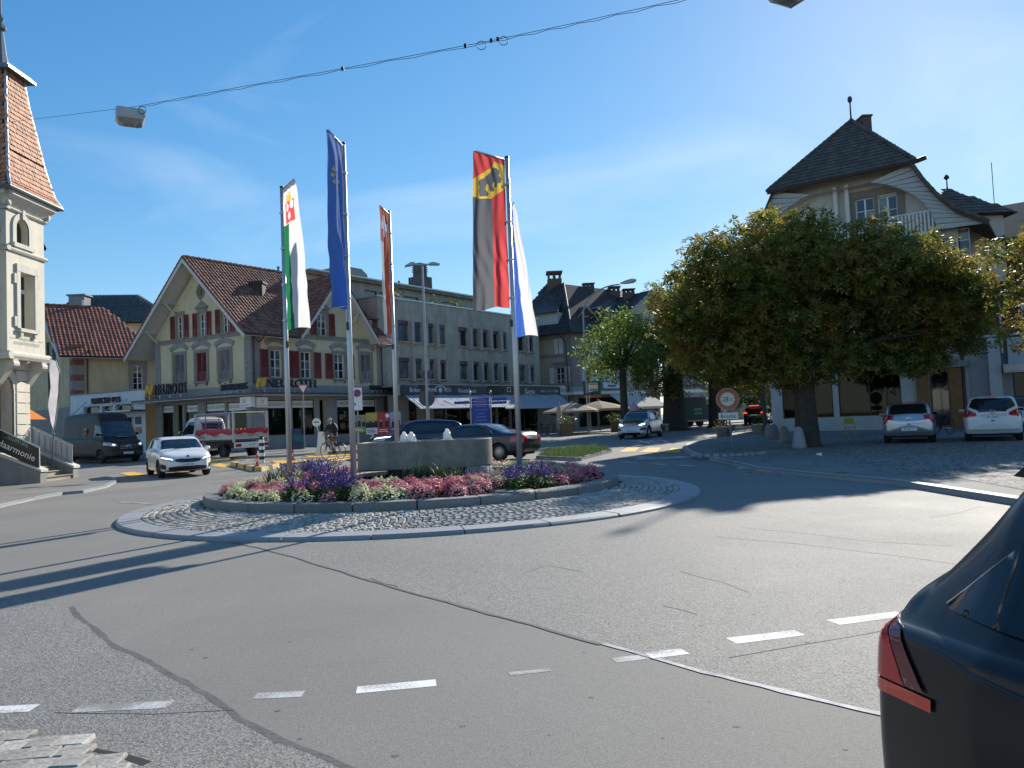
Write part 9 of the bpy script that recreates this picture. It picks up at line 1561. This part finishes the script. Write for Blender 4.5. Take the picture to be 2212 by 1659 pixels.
for k, (px, D) in enumerate(((1158, 58), (1182, 57), (1198, 60), (1362, 57), (1382, 58), (1398, 60))):
 p = np.array([*at(px, 925, D)[:2], gz(D) + .1]); t = tp_ if k == 0 else copy_tree(tp_); t.location = p; tag(t, 'round café table ' + ('under the left end of the striped awning', 'nearer the folded parasol', 'behind the folded parasol', 'left of the ice cream cone', 'right of the ice cream cone', 'farthest right on the terrace')[k], 'table', 'café tables')
 for s in (-1, 1): c = cp if first else copy_tree(cp); first = False; c.location = p + (s*.62, random.uniform(-.3, .3), 0); c.rotation_euler = (0, 0, s*1.57 + random.uniform(-.4, .4)); tag(c, 'black café chair at a small table on the terrace', 'chair', 'black café chairs')
p = np.array([*at(1372, 935, 52)[:2], gz(52) + .1]); ic = empty('ice_cream_figure', tuple(p), 'giant ice cream cone figure with pink and yellow scoops on the pavement', 'figure'); zt = Fr(p[:2], p[:2] + (1, 0), p[2]).z_at(0, 872)
b = MB(); b.lathe([(.3, 0), (.3, .05), (.04, .07), (.04, .35)], 12, p); b.obj('stand', BRN, ic); b = MB(); b.lathe([(.04, .3), (.4, zt - .95), (.42, zt - .9), (.3, zt - .88)], 16, p); b.obj('cone', M('waffle', (.55, .3, .1), .7, var=.3, scale=14), ic)
for dx, dz, r0, m_ in ((-.12, -.75, .36, M('scoop_yellow', (.75, .42, .06), .6)), (.28, -.62, .28, M('scoop_red', (.6, .12, .15), .6)), (.02, -.35, .32, M('scoop_pink', (.65, .3, .4), .6))): b = MB(); b.ball(p + (dx, 0, zt + dz), r0, 14, 10); b.obj('scoop', m_, ic, smooth=True)
b = MB(); b.lathe([(.1, zt - .08), (.06, zt + .1), (.01, zt + .2)], 8, p); b.obj('tip', MATS['scoop_pink'], ic)
for k, px in enumerate((1405, 1426)):
 p = np.array([*at(px, 930, 52.5)[:2], gz(52.5) + .1]); X = facing(p); r0 = empty('concrete_bench', tuple(p), ('low concrete bench nearer the ice cream figure', 'low concrete bench beside the brown lamp post')[k], 'bench'); b = MB(); b.box(-.6, .6, -.3, .3, .38, .48, X); b.obj('seat', GRAN, r0)
 for s in (-.45, .45): b = MB(); b.box(s - .12, s + .12, -.25, .25, 0, .38, X); b.obj('leg', CONC, r0)
a, c = at(1478, 905, 62), at(1527, 905, 62); z0 = gz(62) + .1; tr_o = empty('food_trailer', (a[0], 62, z0), 'dark green box trailer with white door standing under the chestnuts', 'trailer'); zt = at(1500, 858, 62)[2]; b = MB(); b.box(a[0], c[0], 62, 64.2, z0 + .55, zt); b.obj('body', M('trailer_green', (.06, .1, .09), .5, var=.1), tr_o); b = MB(); b.box(a[0] - .04, c[0] + .04, 61.95, 64.25, zt, zt + .08); b.box(a[0] - .04, c[0] + .04, 61.96, 62, z0 + .45, z0 + .55); b.obj('edge_trim', ALU, tr_o)
b = MB(); b.box(a[0] - 1.35, a[0] - .06, 62.02, 62.1, z0 + .45, zt - .4); b.obj('door', SIGNW, tr_o); b = MB(); b.box((a[0] + c[0])/2 - .1, (a[0] + c[0])/2 + .55, 61.98, 61.995, (z0 + zt)/2 + .12, (z0 + zt)/2 + .32); b.box((a[0] + c[0])/2 - .1, (a[0] + c[0])/2 + .55, 61.98, 61.995, (z0 + zt)/2 - .2, (z0 + zt)/2); b.obj('worn_legend', M('legend_teal', (.2, .45, .4), .6, var=.5, scale=14), tr_o)
for x in (a[0] + .5, c[0] - .5): b = MB(); b.lathe([(.12, -.1), (.3, -.1), (.3, .1), (.12, .1)], 14, (0, 0, 0), lambda u, v_, z: (x + u, 62.4 + z, z0 + .3 + v_)); b.obj('wheel', TYRE, tr_o)
a, c = at(1529, 905, 66), at(1578, 905, 66); b = MB(); b.box(a[0], c[0], 66, 68.5, z0 + .5, at(1550, 873, 66)[2]); bt = tag(b.obj('blue_trailer', M('trailer_blue', (.03, .09, .3), .5, var=.1)), 'blue box trailer partly hidden behind a chestnut trunk', 'trailer'); b = MB(); b.lathe([(.12, -.1), (.3, -.1), (.3, .1), (.12, .1)], 14, (0, 0, 0), lambda u, v_, z: (a[0] + .9 + u, 66.4 + z, z0 + .3 + v_)); b.obj('wheel', TYRE, bt)
# ================================================================ BICYCLES AND PEOPLE
def bicycle(label, loc, az, frame_m, s=1.):
 r = empty('bicycle', loc, label, 'bicycle', None, math.atan2(math.cos(R_(az)), math.sin(R_(az)))); r.scale = (s, s, s)
 for x in (-.5, .54):
  b = MB(); b.tube([(x + .335*math.cos(a), 0, .345 + .335*math.sin(a)) for a in np.linspace(0, 2*math.pi, 33)], .014, 6); w = b.obj('wheel', TYRE, r, local=True); b = MB()
  for k in range(14): a = 2*math.pi*k/14; b.tube([(x, .02*(-1)**k, .345), (x + .33*math.cos(a), 0, .345 + .33*math.sin(a))], .0018, 3)
  b.obj('spokes', ALU, w, local=True)
  b = MB(); b.tube([(x + .37*math.cos(a), 0, .345 + .37*math.sin(a)) for a in np.linspace(.5 if x < 0 else 1.0, 2.9 if x < 0 else 2.9, 10)], .016, 5); b.obj('mudguard', BLKP, r, local=True)
 b = MB()
 for q in ([(-.5, 0, .345), (-.06, 0, .29)], [(-.06, 0, .29), (-.19, 0, .86)], [(-.5, .04, .345), (-.17, 0, .78)], [(-.5, -.04, .345), (-.17, 0, .78)], [(-.06, 0, .29), (.36, 0, .74)], [(-.18, 0, .8), (.34, 0, .86)], [(.36, 0, .72), (.33, 0, .98)], [(.37, 0, .7), (.54, .05, .345)], [(.37, 0, .7), (.54, -.05, .345)]): b.tube(q, .016, 6)
 b.obj('frame', frame_m, r, local=True); b = MB(); b.tube([(.3, -.28, 1.05), (.4, -.12, 1.03), (.34, 0, .99), (.4, .12, 1.03), (.3, .28, 1.05)], .012, 6); b.obj('handlebar', BLKP, r, local=True); b = MB(); b.prism([(-.33, .9), (-.3, .95), (-.05, .945), (-.03, .92), (-.2, .9)], -.07, .07); b.obj('saddle', BLKP, r, local=True)
 b = MB(); b.lathe([(.09, -.01), (.09, .01)], 16, (0, 0, 0), lambda x, y, z: (-.06 + x, .05 + z, .29 + y)); b.tube([(-.06, -.07, .29), (.09, -.09, .22)], .01, 5); b.tube([(-.06, .07, .29), (-.21, .09, .36)], .01, 5); b.box(.04, .14, -.17, -.09, .21, .23); b.box(-.26, -.16, .09, .17, .35, .37); b.obj('pedals', BLKP, r, local=True)
 return r
SKIN = M('skin', (.45, .26, .18), .55, var=.1)
def person(label, loc, az, J, E, rad, zones, mats, hair, s=1.):
 """one continuous skinned body, baked; zones: bone -> material slot"""
 r = empty('person', loc, label, 'person', None, math.atan2(math.cos(R_(az)), math.sin(R_(az)))); r.scale = (s, s, s); names = list(J); me = bpy.data.meshes.new('body'); me.from_pydata([J[k] for k in names], [(names.index(a), names.index(c)) for a, c in E], []); o = bpy.data.objects.new('tmp', me); COL.objects.link(o)
 md = o.modifiers.new('s', 'SKIN'); md.use_smooth_shade = True; md.branch_smoothing = .5
 sv = me.skin_vertices[0].data
 for i, k in enumerate(names): sv[i].radius = rad[k] if isinstance(rad[k], tuple) else (rad[k], rad[k]); sv[i].use_root = (k == 'pelvis')
 o.modifiers.new('d', 'SUBSURF').levels = 2; o.modifiers['d'].render_levels = 2
 dg = bpy.context.evaluated_depsgraph_get(); bm_ = bpy.data.meshes.new_from_object(o.evaluated_get(dg)); bpy.data.objects.remove(o); bm_.name = 'body'
 for m_ in mats: bm_.materials.append(m_)
 seg = [(np.array(J[a]), np.array(J[c]), zones[(a, c)]) for a, c in E]
 for p in bm_.polygons:
  c = np.array(p.center); best = min(seg, key=lambda q: np.linalg.norm(c - (q[0] + (q[1] - q[0])*min(1, max(0, np.dot(c - q[0], q[1] - q[0])/max(1e-9, np.dot(q[1] - q[0], q[1] - q[0]))))))); p.material_index = best[2]; p.use_smooth = True
 bo = bpy.data.objects.new('body', bm_); COL.objects.link(bo); bo.parent = r; h = np.array(J['head']); f = np.array(J['face']) - h; f = f/np.linalg.norm(f); b = MB(); b.ball(tuple(h + f*-.025 + (0, 0, .035)), (.098, .088, .095), 12, 8); b.obj('hair', hair, r, smooth=True, local=True)
 side = np.cross((0, 0, 1), f); b = MB()
 for q in (-1, 1): b.ball(tuple(h + f*.092 + side*.034*q + (0, 0, .01)), .012, 6, 4); b.ball(tuple(h + side*.092*q + (0, 0, -.01)), (.02, .014, .03), 6, 4)
 b.ball(tuple(h + f*.105 + (0, 0, -.02)), (.016, .014, .022), 6, 4); b.obj('face_features', SKIN, r, smooth=True, local=True); return r
cyp = at(720, 985, 36); cyl = (cyp[0], cyp[1], gz(36)); bicycle('city bicycle ridden by the person in a black shirt past the shop', cyl, -52, M('frame_teal', (.03, .06, .06), .4, .3), 1.07)
J = dict(pelvis=(-.16, 0, 1.02), belly=(-.06, 0, 1.16), chest=(.08, 0, 1.36), neck=(.16, 0, 1.53), head=(.21, 0, 1.67), face=(.25, .02, 1.66), sl=(.1, .18, 1.46), el=(.2, .26, 1.2), wl=(.31, .26, 1.07), hl=(.36, .26, 1.06), sr=(.1, -.18, 1.46), er=(.2, -.26, 1.2), wr=(.31, -.26, 1.07), hr=(.36, -.26, 1.06), kl=(.2, .12, .8), al=(-.16, .13, .45), fl=(-.04, .14, .4), kr=(.26, -.12, .66), ar=(.04, -.13, .31), fr=(.17, -.14, .25), hipl=(-.12, .1, .98), hipr=(-.12, -.1, .98))
E_ = [('pelvis', 'belly'), ('belly', 'chest'), ('chest', 'neck'), ('neck', 'head'), ('head', 'face'), ('chest', 'sl'), ('sl', 'el'), ('el', 'wl'), ('wl', 'hl'), ('chest', 'sr'), ('sr', 'er'), ('er', 'wr'), ('wr', 'hr'), ('pelvis', 'hipl'), ('hipl', 'kl'), ('kl', 'al'), ('al', 'fl'), ('pelvis', 'hipr'), ('hipr', 'kr'), ('kr', 'ar'), ('ar', 'fr')]
ZN = {e: 1 for e in E_}
for e in E_:
 if e[0] in ('pelvis', 'hipl', 'hipr', 'kl', 'kr'): ZN[e] = 2
 if e[0] in ('al', 'ar'): ZN[e] = 3
 if e in (('neck', 'head'), ('head', 'face'), ('el', 'wl'), ('er', 'wr'), ('wl', 'hl'), ('wr', 'hr')): ZN[e] = 0
ZN[('pelvis', 'belly')] = 1
RD = dict(pelvis=.15, belly=.145, chest=(.15, .13), neck=.06, head=.095, face=.075, sl=.075, el=.048, wl=.034, hl=.04, sr=.075, er=.048, wr=.034, hr=.04, kl=.07, al=.045, fl=.04, kr=.07, ar=.045, fr=.04, hipl=.1, hipr=.1)
cy = person('cyclist in black short-sleeved shirt and beige trousers wearing a black backpack', cyl, -52, J, E_, RD, ZN, [SKIN, M('shirt_black', (.03, .03, .033), .8), M('trousers_beige', (.33, .28, .22), .85), M('shoes_dark', (.03, .025, .02), .7)], M('hair_grey', (.45, .43, .4), .8, var=.2, scale=30), 1.07)
b = MB(); b.ball((-.13, 0, 1.37), (.13, .16, .23), 12, 8, lambda x, y, z: (x + z*.35, y, z)); b.tube([(0, .1, 1.55), (.18, .13, 1.45), (.1, .15, 1.2), (-.06, .12, 1.2)], .018, 5); b.tube([(0, -.1, 1.55), (.18, -.13, 1.45), (.1, -.15, 1.2), (-.06, -.12, 1.2)], .018, 5); b.obj('backpack', M('backpack_black', (.015, .015, .016), .75, var=.3, scale=10), cy, smooth=True, local=True)
Js = dict(pelvis=(0, 0, .98), belly=(0, 0, 1.12), chest=(0, 0, 1.34), neck=(0, 0, 1.5), head=(.01, 0, 1.64), face=(.05, 0, 1.63), sl=(0, .19, 1.43), el=(-.03, .25, 1.15), wl=(.08, .24, .93), hl=(.1, .24, .86), sr=(0, -.19, 1.43), er=(-.03, -.25, 1.15), wr=(.08, -.24, .93), hr=(.1, -.24, .86), hipl=(0, .1, .93), hipr=(0, -.1, .93), kl=(.06, .1, .5), al=(-.06, .1, .09), fl=(.08, .11, .05), kr=(.02, -.1, .5), ar=(.1, -.1, .09), fr=(.24, -.11, .05))
for px, D, az, mt, lb in ((1567, 61, 20, (.7, .7, .72), 'pedestrian in a white top walking by the trailers'), (1385, 66, -60, (.05, .05, .06), 'person in dark clothes in the shade of the cream awning')):
 p = at(px, 920, D); person(lb, (p[0], D, gz(D) + .1), az, Js, E_, RD, ZN, [SKIN, M('top_%d' % px, mt, .8), M('trousers_dark', (.03, .03, .04), .8), MATS['shoes_dark']], M('hair_dark', (.03, .02, .015), .7))
p = np.array([*at(2036, 930, 33.2)[:2], gz(33) + .11]); bicycle('dark bicycle leaning by the shop door between the two parked cars', tuple(p), 62, M('frame_black', (.02, .02, .022), .4, .3))
p = np.array([*at(1836, 925, 34.5)[:2], gz(34) + .1]); ch = copy_tree(cp); ch.location = p; ch.rotation_euler = (0, 0, 2.6); tag(ch, 'yellow metal chair in front of the shop window right of the big trunk', 'chair'); del ch['group']
YL = M('chair_yellow', (.45, .4, .03), .5)
for c_ in ch.children: c_.data = c_.data.copy(); c_.data.materials[0] = YL
for i in range(140):                                    # fallen leaves under the chestnuts
 p = gp(random.uniform(1500, 2100), random.uniform(968, 1030), .107); a = random.uniform(0, 6.28); s = random.uniform(.04, .09); b = MB(); b.add([(p[0] + s*math.cos(a + k)*q, p[1] + s*math.sin(a + k)*q, p[2] + .006 + .012*(k == 1.57)) for k, q in ((0, 1), (1.57, .45), (3.14, 1), (4.71, .45))], [(0, 1, 2, 3)]); b.obj('fallen_leaf', M('dry_leaf', (.2, .08, .03), .8, var=.4, scale=40), swr)
